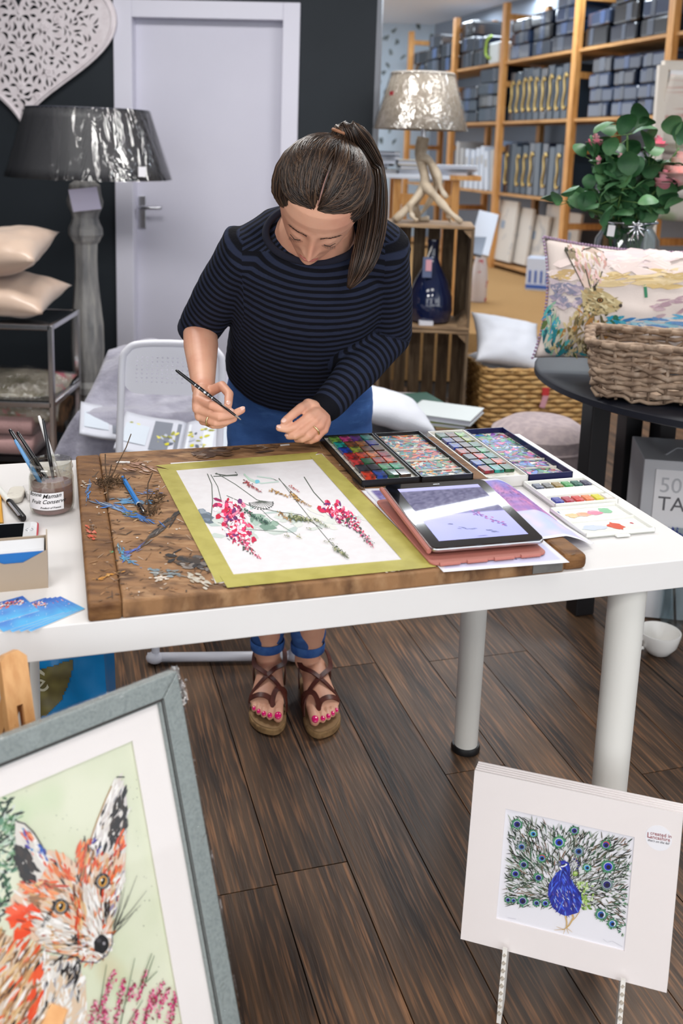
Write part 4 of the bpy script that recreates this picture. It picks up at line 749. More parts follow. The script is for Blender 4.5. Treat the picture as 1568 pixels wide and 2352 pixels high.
for k in range(5):
    z0 = -.0052 * k; dx = .0006 * k; dy = .0012 * k
    mp = thing('mounted_print', names5[k], 'print', pl_(PWd / 2, -PHt, z0), 0, 'mounted prints on the card stand')
    if k: MB().box(pl_(PWd / 2 + dx, -PHt / 2 + dy, z0), (PWd, PHt, .0032), pm.to_3x3()).build('mount', mount_m, mp)
    else:
        wx0, wx1, wy0, wy1 = .054, .253, -.2335, -.0515; OMp = [(0, -PHt), (PWd, -PHt), (PWd, 0), (0, 0)]; IMp = [(wx0, wy0), (wx1, wy0), (wx1, wy1), (wx0, wy1)]; mm = MB()
        for i in range(4):
            j = (i + 1) % 4; v = [pl_(p[0], p[1], z) for z in (-.0016, .0016) for p in (OMp[i], OMp[j], IMp[j], IMp[i])]; mm.add(v, [(3, 2, 1, 0), (4, 5, 6, 7), (0, 1, 5, 4), (1, 2, 6, 5), (2, 3, 7, 6), (3, 0, 4, 7)])
        mm.build('mount', mount_m, mp); MB().box(pl_((wx0 + wx1) / 2, (wy0 + wy1) / 2, -.0012), (wx1 - wx0 + .006, wy1 - wy0 + .006, .0006), pm.to_3x3()).build('print_sheet', M('print_white', (236, 234, 240), .6), mp)
        PC = pl_(0, 0, -.0008); P = Paint(51); r = P.rng
        def pfn(x, y, h): return onplane(1120 + x / 4.126, 1840 + y / 4.126, PC, pn) + pn * h
        win = [(212, 140), (440, 170), (620, 225), (900, 285), (1412, 385), (1352, 1275), (1290, 1250), (1010, 1030), (980, 1000), (560, 1000), (168, 985)]
        fcol = [(34, 46, 40), (50, 66, 54), (26, 34, 30), (70, 90, 70), (110, 120, 100), (44, 60, 44), (90, 84, 64), (130, 100, 80), (150, 160, 140), (24, 24, 26), (60, 110, 80), (204, 206, 204), (226, 226, 228)]
        def fan_(c): return math.atan2(c[1] - 900, c[0] - 720)
        P.scatter(win, 150, [(206, 206, 208), (190, 192, 192), (220, 222, 222)], fan_, (60, 140), (20, 44), .4)
        for sp in (.25, -.55, .55, 0): 
            P.scatter(win, 430, fcol, lambda c, sp=sp: fan_(c) + sp, (40, 120), (5, 13), .12)
        eyes = [((278, 215), 52, 0, (34, 40, 130)), ((430, 305), 40, 1, (40, 140, 200)), ((320, 428), 46, 2, (50, 90, 160)), ((512, 535), 46, 3, (50, 110, 180)), ((675, 385), 62, 4, (34, 70, 190)), ((340, 597), 46, 0, (40, 60, 130)), ((262, 683), 46, 0, (34, 44, 160)), ((480, 720), 46, 0, (34, 36, 140)), ((860, 470), 54, 2, (50, 90, 150)), ((820, 275), 44, 0, (40, 40, 140)), ((1118, 410), 50, 3, (40, 44, 150)), ((940, 625), 42, 1, (50, 150, 210)), ((1140, 615), 66, 0, (34, 50, 190)), ((1365, 625), 44, 0, (60, 70, 110)), ((1128, 785), 62, 2, (36, 36, 110)), ((1325, 935), 46, 2, (50, 60, 150)), ((330, 940), 54, 0, (36, 40, 120)), ((192, 930), 32, 0, (34, 44, 150)), ((244, 935), 28, 0, (40, 60, 170)), ((462, 960), 36, 0, (34, 60, 150)), ((545, 962), 38, 0, (46, 70, 190)), ((1075, 1070), 60, 5, (30, 90, 170)), ((1180, 1155), 50, 5, (40, 110, 190)), ((1295, 1215), 58, 5, (30, 80, 170))]
        for (x, y), q, kd, col in eyes:
            for i in range(26): a = r.uniform(0, 6.28); P.dab((x + math.cos(a) * q * .9, y + math.sin(a) * q * .9), q * .6, 8, a + r.gauss(0, .25), r.choice([(40, 120, 84), (60, 150, 100), (30, 80, 60), (120, 170, 110), (30, 40, 36)]))
            P.blob((x, y), q * .95, q * .85, (70, 140, 100) if kd != 2 else (130, 140, 140), .2, .08, 18); P.ell((x, y), q * .76, q * .7, (120, 180, 130) if kd in (1, 4) else (60, 120, 110), .2, 16); 
            P.ell((x, y), q * .66, q * .62, (200, 206, 214), .2, 16)
            if kd == 3: P.ell((x + 4, y - 8), q * .62, q * .5, (214, 80, 64), .2, 14)
            P.ell((x, y + 2), q * .58, q * .54, col, .2, 16); P.ell((x + 3, y + q * .1), q * .34, q * .32, (22, 22, 50), .2, 14)
            if kd == 5: P.line([(x + q * .5 * math.cos(a), y + q * .5 * math.sin(a)) for a in [-1 + .25 * i for i in range(9)]], 7, (236, 238, 244))
        bodyp = [(672, 570), (720, 556), (768, 580), (782, 640), (776, 720), (830, 800), (885, 870), (886, 980), (860, 1050), (800, 1070), (740, 1085), (680, 1060), (610, 1000), (568, 880), (580, 780), (640, 690), (690, 640)]
        for i in range(90): P.dab((860 + r.gauss(0, 48) + 60 * r.random(), 760 + r.random() * 260), r.uniform(20, 40), r.uniform(14, 26), r.uniform(0, 3), r.choice([(120, 160, 60), (150, 184, 90), (96, 134, 50), (180, 206, 130), (210, 224, 180)]))
        P.ell((828, 682), 26, 24, (130, 164, 70)); P.ell((830, 676), 15, 13, (190, 208, 140))
        P.poly(bodyp, (36, 50, 160)); P.scatter(bodyp, 150, [(40, 60, 190), (30, 40, 140), (60, 90, 220), (26, 30, 110), (90, 130, 230), (30, 34, 120), (70, 60, 170)], lambda c: 1.2 if c[0] > 700 else 1.9, (30, 100), (6, 16), .2)
        P.scatter([(600, 820), (860, 860), (860, 1020), (640, 1010)], 34, [(170, 200, 240), (120, 90, 150), (200, 170, 190), (226, 232, 246)], 1.2, (20, 60), (3, 7), .25)
        P.ell((722, 604), 34, 13, (226, 228, 236), -.4); P.ell((716, 598), 22, 7, (34, 36, 70), -.3); P.poly([(690, 570), (655, 590), (630, 606), (660, 604), (690, 604)], (120, 126, 134)); P.poly([(680, 610), (700, 640), (694, 652), (676, 630)], (236, 236, 240))
        for x, y in ((820, 545), (845, 560), (858, 580), (862, 605), (848, 632)): P.line([(768, 590), (x, y)], 2, (150, 150, 160)); P.ell((x, y), 11, 8, (50, 50, 120))
        for pts, w_ in (([(736, 1080), (748, 1140), (745, 1190), (722, 1212)], 15), ([(800, 1068), (812, 1100), (770, 1170), (745, 1195)], 20), ([(870, 1040), (830, 1100), (800, 1130)], 8), ([(722, 1212), (670, 1214), (630, 1216)], 6), ([(722, 1212), (650, 1184)], 5), ([(730, 1210), (716, 1255)], 5), ([(745, 1200), (765, 1250)], 5), ([(745, 1195), (800, 1236)], 5)): P.line(pts, w_, (206, 170, 110), w_ * .5)
        P.line([(190, 1100), (268, 1112)], 4, (206, 206, 216)); P.line([(1090, 1300), (1130, 1330), (1180, 1320), (1230, 1350), (1275, 1372)], 3, (196, 196, 206))
        inv = PMX.inverted(); P.p = [(pts, c) for pts, c in P.p if all(.0550 < (inv @ pfn(x, y, 0)).x < .2520 and -.2328 < (inv @ pfn(x, y, 0)).y < -.0525 for x, y in pts)]
        P.build('peacock_art', VC('fox_paper'), mp, pfn, .0002, 6e-7)
        st = pl_(.2875, -.0445, .0017); MB().prism([(.0195 * math.cos(a), .0195 * math.sin(a)) for a in [2 * math.pi * i / 36 for i in range(36)]], .0003, Matrix.Translation(st) @ pm).build('round_sticker', M('sticker_white', (240, 238, 242), .4), mp)
        ink = M('dark_red_ink', (140, 24, 34), .5); sx = lambda x, y: Matrix.Translation(st) @ pm @ Matrix.Translation((x, y, .0005)) @ Matrix.Rotation(R(2), 4, 'Z')
        text('sticker_text', 'created in', .0078, ink, mp, sx(-.0128, .0030)); text('sticker_text', 'ancashire', .0078, ink, mp, sx(-.0124, -.0028)); text('sticker_text', 'L', .0120, ink, mp, sx(-.0172, -.0026)); text('sticker_text', "that's on the fell", .0048, M('grey_ink', (90, 90, 96), .5), mp, sx(-.0158, -.0078), shear=.4)
        MB().box(pl_(PWd / 2, -PHt / 2, .0021), (PWd + .004, PHt + .004, .0001), pm.to_3x3()).build('clear_sleeve', glass('sleeve_film', (255, 255, 255), .02), mp)
# ------------------------------------------------------------ the painter
A = at
person = thing('person', 'person in navy striped top and blue jeans bending over the table, holding a paintbrush', 'person', Vector((-.09, 2.2, 0)))
def limb(mb, P, ra, rb=None, side=Vector((1, 0, 0)), n=24, capn=3):
    """closed tube with elliptic sections: ra along side, rb across; rounded ends"""
    P = [Vector(p) for p in P]; rb = rb or ra
    d0 = (P[0] - P[1]).normalized(); d1 = (P[-1] - P[-2]).normalized(); Q = []; a_ = []; b_ = []
    for k in range(capn, 0, -1): t = k / capn * R(86); Q.append(P[0] + d0 * math.sin(t) * min(ra[0], rb[0])); a_.append(ra[0] * math.cos(t)); b_.append(rb[0] * math.cos(t))
    Q += P; a_ += list(ra); b_ += list(rb)
    for k in range(1, capn + 1): t = k / capn * R(86); Q.append(P[-1] + d1 * math.sin(t) * min(ra[-1], rb[-1])); a_.append(ra[-1] * math.cos(t)); b_.append(rb[-1] * math.cos(t))
    m = len(Q); v = []
    for i, p in enumerate(Q):
        d = (Q[min(i + 1, m - 1)] - Q[max(i - 1, 0)]).normalized(); X = side - d * side.dot(d); X = X.normalized() if X.length > 1e-4 else frame(d)[0]; Yv = d.cross(X)
        for j in range(n): t = 2 * math.pi * j / n; v.append(p + X * a_[i] * math.cos(t) + Yv * b_[i] * math.sin(t))
    f = [(i * n + j, i * n + (j + 1) % n, (i + 1) * n + (j + 1) % n, (i + 1) * n + j) for i in range(m - 1) for j in range(n)] + [tuple(range(n))[::-1], tuple(range((m - 1) * n, m * n))]
    return mb.add(v, f)
def fuse(mb, name, vox, smooth_it=4, fac=.5):
    me = mb.mesh('raw'); bm = bmesh.new(); bm.from_mesh(me)
    bmesh.ops.recalc_face_normals(bm, faces=bm.faces); bm.to_mesh(me); bm.free()
    o = bpy.data.objects.new('raw', me); C.objects.link(o); rm = o.modifiers.new('r', 'REMESH'); rm.mode = 'VOXEL'; rm.voxel_size = vox; sm = o.modifiers.new('s', 'SMOOTH'); sm.iterations = smooth_it; sm.factor = fac
    out = bpy.data.meshes.new_from_object(o.evaluated_get(bpy.context.evaluated_depsgraph_get())); bpy.data.objects.remove(o); out.name = name; return out
# joints
HIP = [A(612, 880, 2.27), A(766, 880, 2.27)]; KNEE = [Vector((-.150, 2.19, .47)), Vector((-.028, 2.18, .47))]; ANK = [Vector((-.163, 2.262, .085)), Vector((-.060, 2.256, .085))]
SPINE = [A(688, 900, 2.29), A(691, 820, 2.21), A(699, 745, 2.11), A(711, 670, 2.03), A(721, 606, 1.975), A(727, 556, 1.935), A(733, 515, 1.90)]
SH = [A(562, 580, 1.97), A(884, 584, 1.97)]; EL = [A(459, 752, 2.10), A(894, 766, 2.10)]; WR = [A(467, 893, 1.885), A(737, 948, 1.915)]
HC = A(734, 464, 1.835); HM = Matrix.Translation(HC) @ Matrix.Rotation(R(13), 4, 'Y') @ Matrix.Rotation(R(54), 4, 'X') @ Matrix.Rotation(R(4), 4, 'Z') @ Matrix.Diagonal((1, .96, .95, 1))
def h(x, y, z): return HM @ Vector((x, y, z))
h3 = HM.to_3x3()
bd = MB()
# trunk (under the clothes), neck, head
limb(bd, SPINE, [.14, .125, .12, .13, .12, .075, .055], [.10, .09, .09, .09, .075, .055, .05])
limb(bd, [SPINE[5] + Vector((-.004, .02, .004)), SPINE[6] + Vector((0, .0, .006)), h(0, .035, -.045), h(0, .02, .0)], [.088, .066, .050, .048])
HT = [(-.1120, .012, .066, -.020), (-.1070, .027, .080, -.005), (-.0960, .037, .0865, .012), (-.0780, .047, .0885, .036), (-.0500, .0620, .0905, .066), (-.0200, .0715, .0905, .086), (.0000, .0755, .0890, .095), (.0200, .0785, .0905, .101), (.0450, .0795, .0890, .105), (.0700, .0760, .0800, .103), (.0950, .0590, .0600, .088), (.1120, .0400, .0360, .062), (.1210, .0150, .0120, .026)]
zs_, ws_, fs_, bs_ = map(list, zip(*HT))
def headpt(u, v):
    t = v; z = -.112 + .233 * (t - .06 * math.sin(2 * math.pi * t)); w_ = float(np.interp(z, zs_, ws_)); f_ = float(np.interp(z, zs_, fs_)); b_ = float(np.interp(z, zs_, bs_)); a = u * 2 * math.pi
    ca, sa = math.cos(a), math.sin(a); x = w_ * math.copysign(abs(sa) ** .92, sa); y = -f_ * ca if ca > 0 else -b_ * ca
    if ca > 0:
        g = lambda cx, cz, sx, sz: math.exp(-((x - cx) / sx) ** 2 - ((z - cz) / sz) ** 2); ax = abs(x)
        nw = float(np.interp(z, [-.046, -.040, -.034, -.026, -.010, .010, .022], [0, .019, .0285, .0250, .0155, .0065, 0])); nx = float(np.interp(z, [-.042, -.034, -.020, .01], [.0118, .0106, .0084, .0085])); d = nw * math.exp(-(x / nx) ** 2)
        q = lambda cx, cz, sx, sz: math.exp(-((ax - cx) / sx) ** 2 - ((z - cz) / sz) ** 2)
        d += .0065 * q(.0125, -.0365, .0055, .0060) - .0075 * q(.030, .001, .013, .0095) + .0060 * q(.031, -.004, .011, .0075) + .0030 * q(.026, .0205, .020, .007) + .0035 * q(.038, -.030, .018, .018) - .0030 * q(.026, -.055, .008, .014)
        d += .0040 * g(0, -.0640, .017, .0034) + .0046 * g(0, -.0725, .015, .0036) - .0022 * g(0, -.0682, .018, .0018) + .0055 * g(0, -.098, .016, .010) + .0035 * g(0, -.060, .028, .020)
        y -= d * ca
    return h(x, y, z)
gd = MB().grid(headpt, 150, 120, True); n_ = len(gd.v); gd.f += [tuple(range(150))[::-1], tuple(range(n_ - 150, n_))]; bd.add(gd.v, gd.f)
for s in (-1, 1): bd.ball(h(.0815 * s, .012, -.004), (.009, .017, .030), 12, h3)
# arms
limb(bd, [SPINE[4], SH[0]], [.045, .042]); limb(bd, [SH[0], EL[0]], [.042, .037]); limb(bd, [EL[0], EL[0].lerp(WR[0], .32), WR[0].lerp(EL[0], .1), WR[0]], [.0375, .037, .0245, .0235])
limb(bd, [SPINE[4], SH[1]], [.045, .042]); limb(bd, [SH[1], EL[1]], [.042, .035]); limb(bd, [EL[1], EL[1].lerp(WR[1], .35), WR[1]], [.035, .033, .0225])
def finger(pts, r0, r1):
    k = len(pts); limb(bd, pts, [r0 + (r1 - r0) * i / (k - 1) for i in range(k)], None, Vector((0, 0, 1)), 12)
RH = {'wr': (467, 893, 1.885), 'th': [(476, 902, 1.872), (510, 886, 1.850), (526, 905, 1.825), (524, 929, 1.797)], 'ix': [(456, 918, 1.818), (487, 931, 1.783), (508, 938, 1.785), (527, 944, 1.790)], 'md': [(454, 938, 1.808), (505, 957, 1.784), (534, 952, 1.792), (555, 942, 1.800)], 'rg': [(459, 956, 1.810), (496, 971, 1.789), (518, 969, 1.797), (537, 962, 1.804)], 'pk': [(467, 966, 1.822), (490, 977, 1.805), (506, 977, 1.812), (519, 972, 1.818)]}
LH = {'wr': (739, 948, 1.915), 'th': [(708, 930, 1.900), (690, 938, 1.872), (671, 953, 1.852), (653, 968, 1.840)], 'ix': [(709, 957, 1.866), (676, 981, 1.842), (658, 986, 1.838), (641, 983, 1.836)], 'md': [(722, 968, 1.864), (691, 994, 1.838), (677, 1001, 1.838), (663, 1002, 1.844)], 'rg': [(734, 978, 1.866), (708, 1003, 1.842), (695, 1009, 1.844), (682, 1009, 1.852)], 'pk': [(744, 987, 1.872), (726, 1008, 1.852), (714, 1013, 1.852), (703, 1013, 1.860)]}
LH_old = {'wr': (737, 948, 1.915), 'th': [(708, 932, 1.905), (690, 941, 1.880), (672, 957, 1.862), (655, 969, 1.850)], 'ix': [(708, 957, 1.868), (678, 982, 1.848), (660, 987, 1.842), (643, 984, 1.838)], 'md': [(720, 968, 1.866), (694, 992, 1.844), (681, 999, 1.842), (668, 997, 1.846)], 'rg': [(731, 977, 1.868), (709, 998, 1.846), (694, 1005, 1.846), (680, 1003, 1.852)], 'pk': [(741, 983, 1.874), (724, 1001, 1.854), (711, 1006, 1.852), (700, 1004, 1.858)]}
RAD = {'th': (.0115, .0082), 'ix': (.0096, .0072), 'md': (.0096, .0074), 'rg': (.0090, .0070), 'pk': (.0082, .0062)}
HANDS = []
for Hd in (RH, LH):
    G = {k: ([A(*q) for q in v] if isinstance(v, list) else A(*v)) for k, v in Hd.items()}; HANDS.append(G)
    for k in ('th', 'ix', 'md', 'rg', 'pk'):
        finger(G[k], *RAD[k]); a, b = G['wr'], G[k][0]; limb(bd, [a.lerp(b, .08), a.lerp(b, .6), b], [.017, .0165, RAD[k][0] * 1.2], None, Vector((0, 0, 1)), 12)
# legs and feet
for s in (0, 1): limb(bd, [HIP[s] + Vector((0, .03, 0)), KNEE[s], KNEE[s].lerp(ANK[s], .35), ANK[s]], [.06, .042, .040, .032])
FT = [Matrix.Translation((-.158, 2.300, 0)) @ Matrix.Rotation(R(180 + 3), 4, 'Z'), Matrix.Translation((-.052, 2.292, 0)) @ Matrix.Rotation(R(180 + 11), 4, 'Z')]
TOES = [(.025, .231, .0125), (.0055, .227, .0088), (-.0090, .219, .0082), (-.0215, .209, .0078), (-.0330, .196, .0074)]
for s in (0, 1):
    m = FT[s]; sg = -1 if s == 0 else 1     # inner side of the foot
    q = lambda x, y, z: m @ Vector((x * sg * -1 if False else x * sg, y, z))
    sd = m.to_3x3() @ Vector((1, 0, 0))
    limb(bd, [ANK[s] + Vector((0, 0, .05)), ANK[s], q(0, .045, .062)], [.035, .033, .034]); bd.ball(q(0, .03, .052), (.029, .032, .028), 12)
    limb(bd, [q(0, .04, .060), q(0, .09, .057), q(-.001, .135, .047), q(-.003, .172, .040)], [.032, .034, .040, .042], [.034, .030, .022, .015], sd)
    for i, (x, y, rr) in enumerate(TOES): limb(bd, [q(x * -1 * -1, .165, .037), q(x, y - .018, .036 + .002), q(x, y - .006, .0335)], [rr, rr, rr * .92], None, sd, 12)
skin = M('skin', (226, 172, 144), .48, n=((212, 150, 124), 14, (1, 1, 1), .4, .72), bump=(160, .04), sss=.12)
body = put('body', fuse(bd, 'body', .0023, 2, .45), skin, person, 'all')
# nails, brows, lashes, lips
pinkn = M('pink_nail_varnish', (222, 20, 110), .2, coat=.6); natn = M('nail', (236, 190, 172), .3, coat=.3)
for s in (0, 1):
    sg = -1 if s == 0 else 1; m = FT[s]
    for (x, y, rr) in TOES: MB().ball(m @ Vector((x * sg, y - .003, .0335 + rr * .62)), (rr * .68, rr * .8, rr * .34), 8, m.to_3x3() @ Matrix.Rotation(R(-28), 3, 'X')).build('toenail', pinkn, person, 'all')
brow_m = M('eyebrow_hair', (66, 44, 34), .7); lash_m = M('eyelash', (34, 24, 22), .6)
for s in (-1, 1):
    bw_ = MB(); rb2 = random.Random(9)
    for k in range(70):
        t = rb2.random(); x = .012 + .036 * t; z = .0190 + .0050 * math.sin(t * 2.2) + rb2.gauss(0, .0011); y = -.0935 + .0150 * t * t; p = h(x * s, y, z); bw_.tube([p, p + h3 @ Vector((.0038 * s, .0012, .0008 * (1 - 2 * t)))], [.00045, .00018], 4)
    bw_.build('eyebrow', brow_m, person)['kind'] = 'stuff'
    lm = MB().tube([h(.017 * s, -.0835, -.0080), h(.025 * s, -.0880, -.0110), h(.034 * s, -.0875, -.0112), h(.043 * s, -.0805, -.0080)], [.0004, .0008, .0009, .0005], 6)
    for k in range(16): t = k / 15; p = h((.019 + .024 * t) * s, -.0850 - .0035 * math.sin(t * 3.1), -.0095 - .0018 * math.sin(t * 3.1)); lm.tube([p, p + h3 @ Vector((.002 * s * (t - .3), -.0050, -.0030))], [.0004, .00015], 4)
    lm.build('eyelashes', lash_m, person, 'all')['kind'] = 'stuff'
MB().tube([h(-.018, -.0890, -.0660), h(-.007, -.0970, -.0655), h(0, -.0975, -.0660), h(.007, -.0970, -.0655), h(.018, -.0890, -.0660)], [.001, .0026, .0026, .0026, .001], 10).build('lips', M('lip_skin', (186, 112, 102), .4), person, 'all')
for G in HANDS:
    for k in ('th', 'ix', 'md'):
        p, q = G[k][-1], G[k][-2]; d = (p - q).normalized(); up = (CAM - p).normalized(); up = (up + Vector((0, 0, .8)) - d * (up + Vector((0, 0, .8))).dot(d)).normalized(); rr = RAD[k][1]
        mx = Matrix((d.cross(up), d, up)).transposed(); MB().ball(p + d * .001 + up * rr * .72, (rr * .62, rr * .85, rr * .3), 8, mx).build('fingernail', natn, person, 'all')
gold = M('ring_gold', (226, 206, 160), .2, 1)
for G, t in ((HANDS[0], .62), (HANDS[1], .45)):
    p = G['rg'][0].lerp(G['rg'][1], t); d = (G['rg'][1] - G['rg'][0]).normalized(); x, y, _ = frame(d); MB().tube([p + x * math.cos(a) * .0112 + y * math.sin(a) * .0112 for a in [2 * math.pi * i / 20 for i in range(20)]], .0017, 8, closed=True).build('ring', gold, person, 'all')
# ------------------------------------------------------------ hair
hair_m = M('brown_hair', (66, 48, 38), .36, n=((42, 29, 24), 30, (1, 1, 1), .35, .62), n2=((98, 72, 54), 45, (1, 1, 1), .58, .8), spec=.6)
HR = Vector((.0925, .1010, .0965)); HCn = Vector((0, .014, .032))
HI = Vector((.0812, .0935, .0905))
def hs(d, off=0):
    d = Vector(d).normalized(); w = (math.acos(max(-1, min(1, d.dot(FD)))) - hl(math.atan2(d.dot(fy_), d.dot(fx_)))) / R(24); w = max(0, min(1, w)); w = w * w * (3 - 2 * w); q = HI.lerp(HR, w); return HM @ (HCn + Vector((d.x * (q.x + off), d.y * (q.y + off), d.z * (q.z + off))))
def hdir(x, y, z): v = Vector((x, y, z)) - HCn; return Vector((v.x / HR.x, v.y / HR.y, v.z / HR.z)).normalized()
FD = Vector((0, -.90, -.44)).normalized(); fx_ = Vector((1, 0, 0)); fy_ = FD.cross(fx_).normalized()
def hl(phi):  # polar angle of the hairline around the face direction
    c = math.sin(phi); up = max(0, -fy_.z) ; zz = math.cos(phi) * fx_.z + math.sin(phi) * fy_.z
    return R(53) - R(8) * math.exp(-((zz - .45) / .25) ** 2) + R(12) * max(0, -zz)
cap = MB().grid(lambda u, v: hs(FD * math.cos(a := (hl(u * 2 * math.pi) + (R(168) - hl(u * 2 * math.pi)) * v)) + (fx_ * math.cos(u * 2 * math.pi) + fy_ * math.sin(u * 2 * math.pi)) * math.sin(a), -.004 + .0035 * min(1, v * 10)), 64, 30, True)
hair = cap.build('hair', hair_m, person, 'all')
TIE = Vector((.012, .093, .090)); td = hdir(*TIE)
rr = random.Random(4); st = MB()
part0 = hdir(-.008, -.080, .083); part1 = hdir(.004, .000, .129)
def bez(a, b, c, n=12):
    out = []
    for i in range(n):
        t = i / (n - 1); p = a.lerp(b, t).normalized(); q = b.lerp(c, t).normalized(); out.append(p.lerp(q, t).normalized())
    return out
for k in range(1150):
    s = rr.choice((-1, 1)); t = rr.random() ** 1.25
    a = part0.lerp(part1, t).normalized(); a = (a + Vector((s * (.025 + rr.random() * .02), rr.gauss(0, .015), 0))).normalized()
    w = rr.random() ** .8          # how far down the side it sweeps
    b = Vector((s * (1.05 * w * (1 - .35 * t) + .12), -.62 + .55 * t + .25 * w + rr.gauss(0, .04), .95 - .95 * w * (1 - .3 * t))).normalized()
    path = bez(a, b, (td + Vector((rr.gauss(0, .07), rr.gauss(0, .05), rr.gauss(0, .07)))).normalized(), 13); off = rr.uniform(.000, .0045)
    st.tube([hs(d, off + .002 * math.sin(math.pi * i / 12)) for i, d in enumerate(path)], [.0007] + [.0015] * 11 + [.001], 4)
n1 = 1150; n2 = 0
for k in range(520):                # hairline and nape hair pulled back to the tie
    ph = rr.uniform(0, 2 * math.pi); al = hl(ph) + R(rr.uniform(-1, 5)); a = FD * math.cos(al) + (fx_ * math.cos(ph) + fy_ * math.sin(ph)) * math.sin(al)
    if a.z > .35: continue
    b = (a + td * .7 + Vector((0, .1, -.1))).normalized(); path = bez(a, b, (td + Vector((rr.gauss(0, .07), rr.gauss(0, .06), rr.gauss(0, .06)))).normalized(), 10); off = rr.uniform(0, .003)
    st.tube([hs(d, off) for d in path], [.0006] + [.0015] * 8 + [.001], 4); n2 += 1
def strandcol(o, seed, per):
    me = o.data; ca = me.color_attributes.new('Col', 'FLOAT_COLOR', 'CORNER'); q = random.Random(seed); cols = [(50, 36, 28), (38, 27, 21), (62, 45, 34), (76, 56, 42), (44, 32, 25), (92, 70, 53), (32, 23, 18)]; buf = []; i = 0; npol = len(me.polygons)
    for n_ in per:
        c = lin(q.choice(cols))
        for p in me.polygons[i:i + n_]: buf += list(c) * p.loop_total
        i += n_
    ca.data.foreach_set('color', buf); o['kind'] = 'stuff'
strand_m = VC('hair_strand', .34); strand_m.node_tree.nodes['Principled BSDF'].inputs['Specular IOR Level'].default_value = .45
so_ = st.build('hair_strands', strand_m, hair, 'all', fix=False); strandcol(so_, 3, [50] * n1 + [38] * n2)
MB().tube([hs((part0.lerp(part1, t) + Vector((.012 * math.sin(t * 7), 0, 0))).normalized(), .0012) for t in (.0, .15, .3, .45, .6, .75, .9)], [.0010, .0016, .0014, .0016, .0013, .0011, .0004], 6).build('parting', M('scalp_skin', (168, 126, 116), .6), hair, 'all')
tp = HM @ (HCn + Vector((td.x * HR.x, td.y * HR.y, td.z * HR.z)) * 1.0); pd = (h3 @ td)
TAIL = [tp - pd * .01, tp + pd * .014, tp + pd * .020 + Vector((.024, .006, -.012)), A(846, 365, 1.95), A(858, 430, 1.945), A(855, 510, 1.90), A(842, 575, 1.862), A(822, 625, 1.848), A(800, 662, 1.845)]
TR = [.012, .015, .020, .023, .025, .026, .024, .016, .003]
tl = MB(); tper = []
def smoothpath(P, n):
    out = []
    for i in range(n):
        t = i / (n - 1) * (len(P) - 1); k = min(int(t), len(P) - 2); u = t - k; p0, p1, p2, p3 = P[max(k - 1, 0)], P[k], P[k + 1], P[min(k + 2, len(P) - 1)]
        f = lambda a, b, c, d: .5 * ((2 * b) + (c - a) * u + (2 * a - 5 * b + 4 * c - d) * u * u + (3 * b - a - 3 * c + d) * u ** 3)
        out.append(f(p0, p1, p2, p3))
    return out
core = smoothpath(TAIL, 26); crad = [float(x) for x in smoothpath([Vector((q, 0, 0)) for q in TR], 26) for x in (max(.002, x.x),)]
pt = MB().tube(core, [q * .86 for q in crad], 14).build('ponytail', hair_m, hair, 'all')
for k in range(300):
    a0 = rr.uniform(0, 6.28); rd = rr.uniform(.55, 1.08); tw = rr.gauss(0, .5); end = 26 if rr.random() < .6 else rr.randint(17, 25); P_ = []
    for i in range(0, end, 1):
        d = (core[min(i + 1, 25)] - core[max(i - 1, 0)]).normalized(); x, y, _ = frame(d, Vector((1, .2, .1))); a = a0 + tw * i / 25; q = crad[i] * rd * (1 + .25 * max(0, i - 18) / 7 * rr.random()); P_.append(core[i] + x * math.cos(a) * q + y * math.sin(a) * q)
    tper.append((len(P_) - 1) * 4 + 2); tl.tube(P_, [.0008] + [.0014] * (len(P_) - 2) + [.0005], 4)
to_ = tl.build('ponytail_strands', strand_m, pt, 'all', fix=False); strandcol(to_, 5, tper)
x, y, _ = frame(pd); MB().tube([tp + pd * .012 + x * math.cos(a) * .016 + y * math.sin(a) * .016 for a in [2 * math.pi * i / 18 for i in range(18)]], .0036, 8, closed=True).build('hair_tie', M('tan_hair_tie', (160, 110, 80), .6), hair, 'all')
# ------------------------------------------------------------ striped top
tb = MB()
SPS = [A(689, 838, 2.232), A(692, 792, 2.17), A(700, 742, 2.105), A(711, 672, 2.03), A(721, 608, 1.975), A(726, 568, 1.942), A(728, 553, 1.930)]
limb(tb, SPS, [.178, .170, .164, .168, .166, .115, .085], [.134, .128, .124, .116, .096, .080, .070], Vector((1, 0, .02)), 32, 1)
limb(tb, [A(628, 708, 2.0), A(706, 716, 1.99), A(790, 708, 2.0)], [.060, .060, .060], None, Vector((0, 0, 1)), 20)
limb(tb, [A(572, 572, 1.985), A(630, 540, 1.99), A(735, 516, 1.99), A(840, 540, 1.99), A(890, 572, 1.985)], [.050, .055, .056, .055, .050], None, Vector((0, 0, 1)), 20)
SLR = [SPS[4] + Vector((-.075, .0, .012)), SH[0], SH[0].lerp(EL[0], .45), SH[0].lerp(EL[0], .99)]; limb(tb, SLR, [.058, .062, .055, .0485], None, Vector((0, 0, 1)), 24, 2)
SLL = [SPS[4] + Vector((.075, .0, .012)), SH[1], SH[1].lerp(EL[1], .5), EL[1], EL[1].lerp(WR[1], .5), WR[1].lerp(EL[1], .07)]; limb(tb, SLL[:4], [.058, .062, .055, .050], None, Vector((0, 0, 1)), 24, 2); limb(tb, SLL[3:], [.050, .044, .0335], None, Vector((0, 0, 1)), 24, 3)
tm = fuse(tb, 'striped_top', .0042, 5, .5)
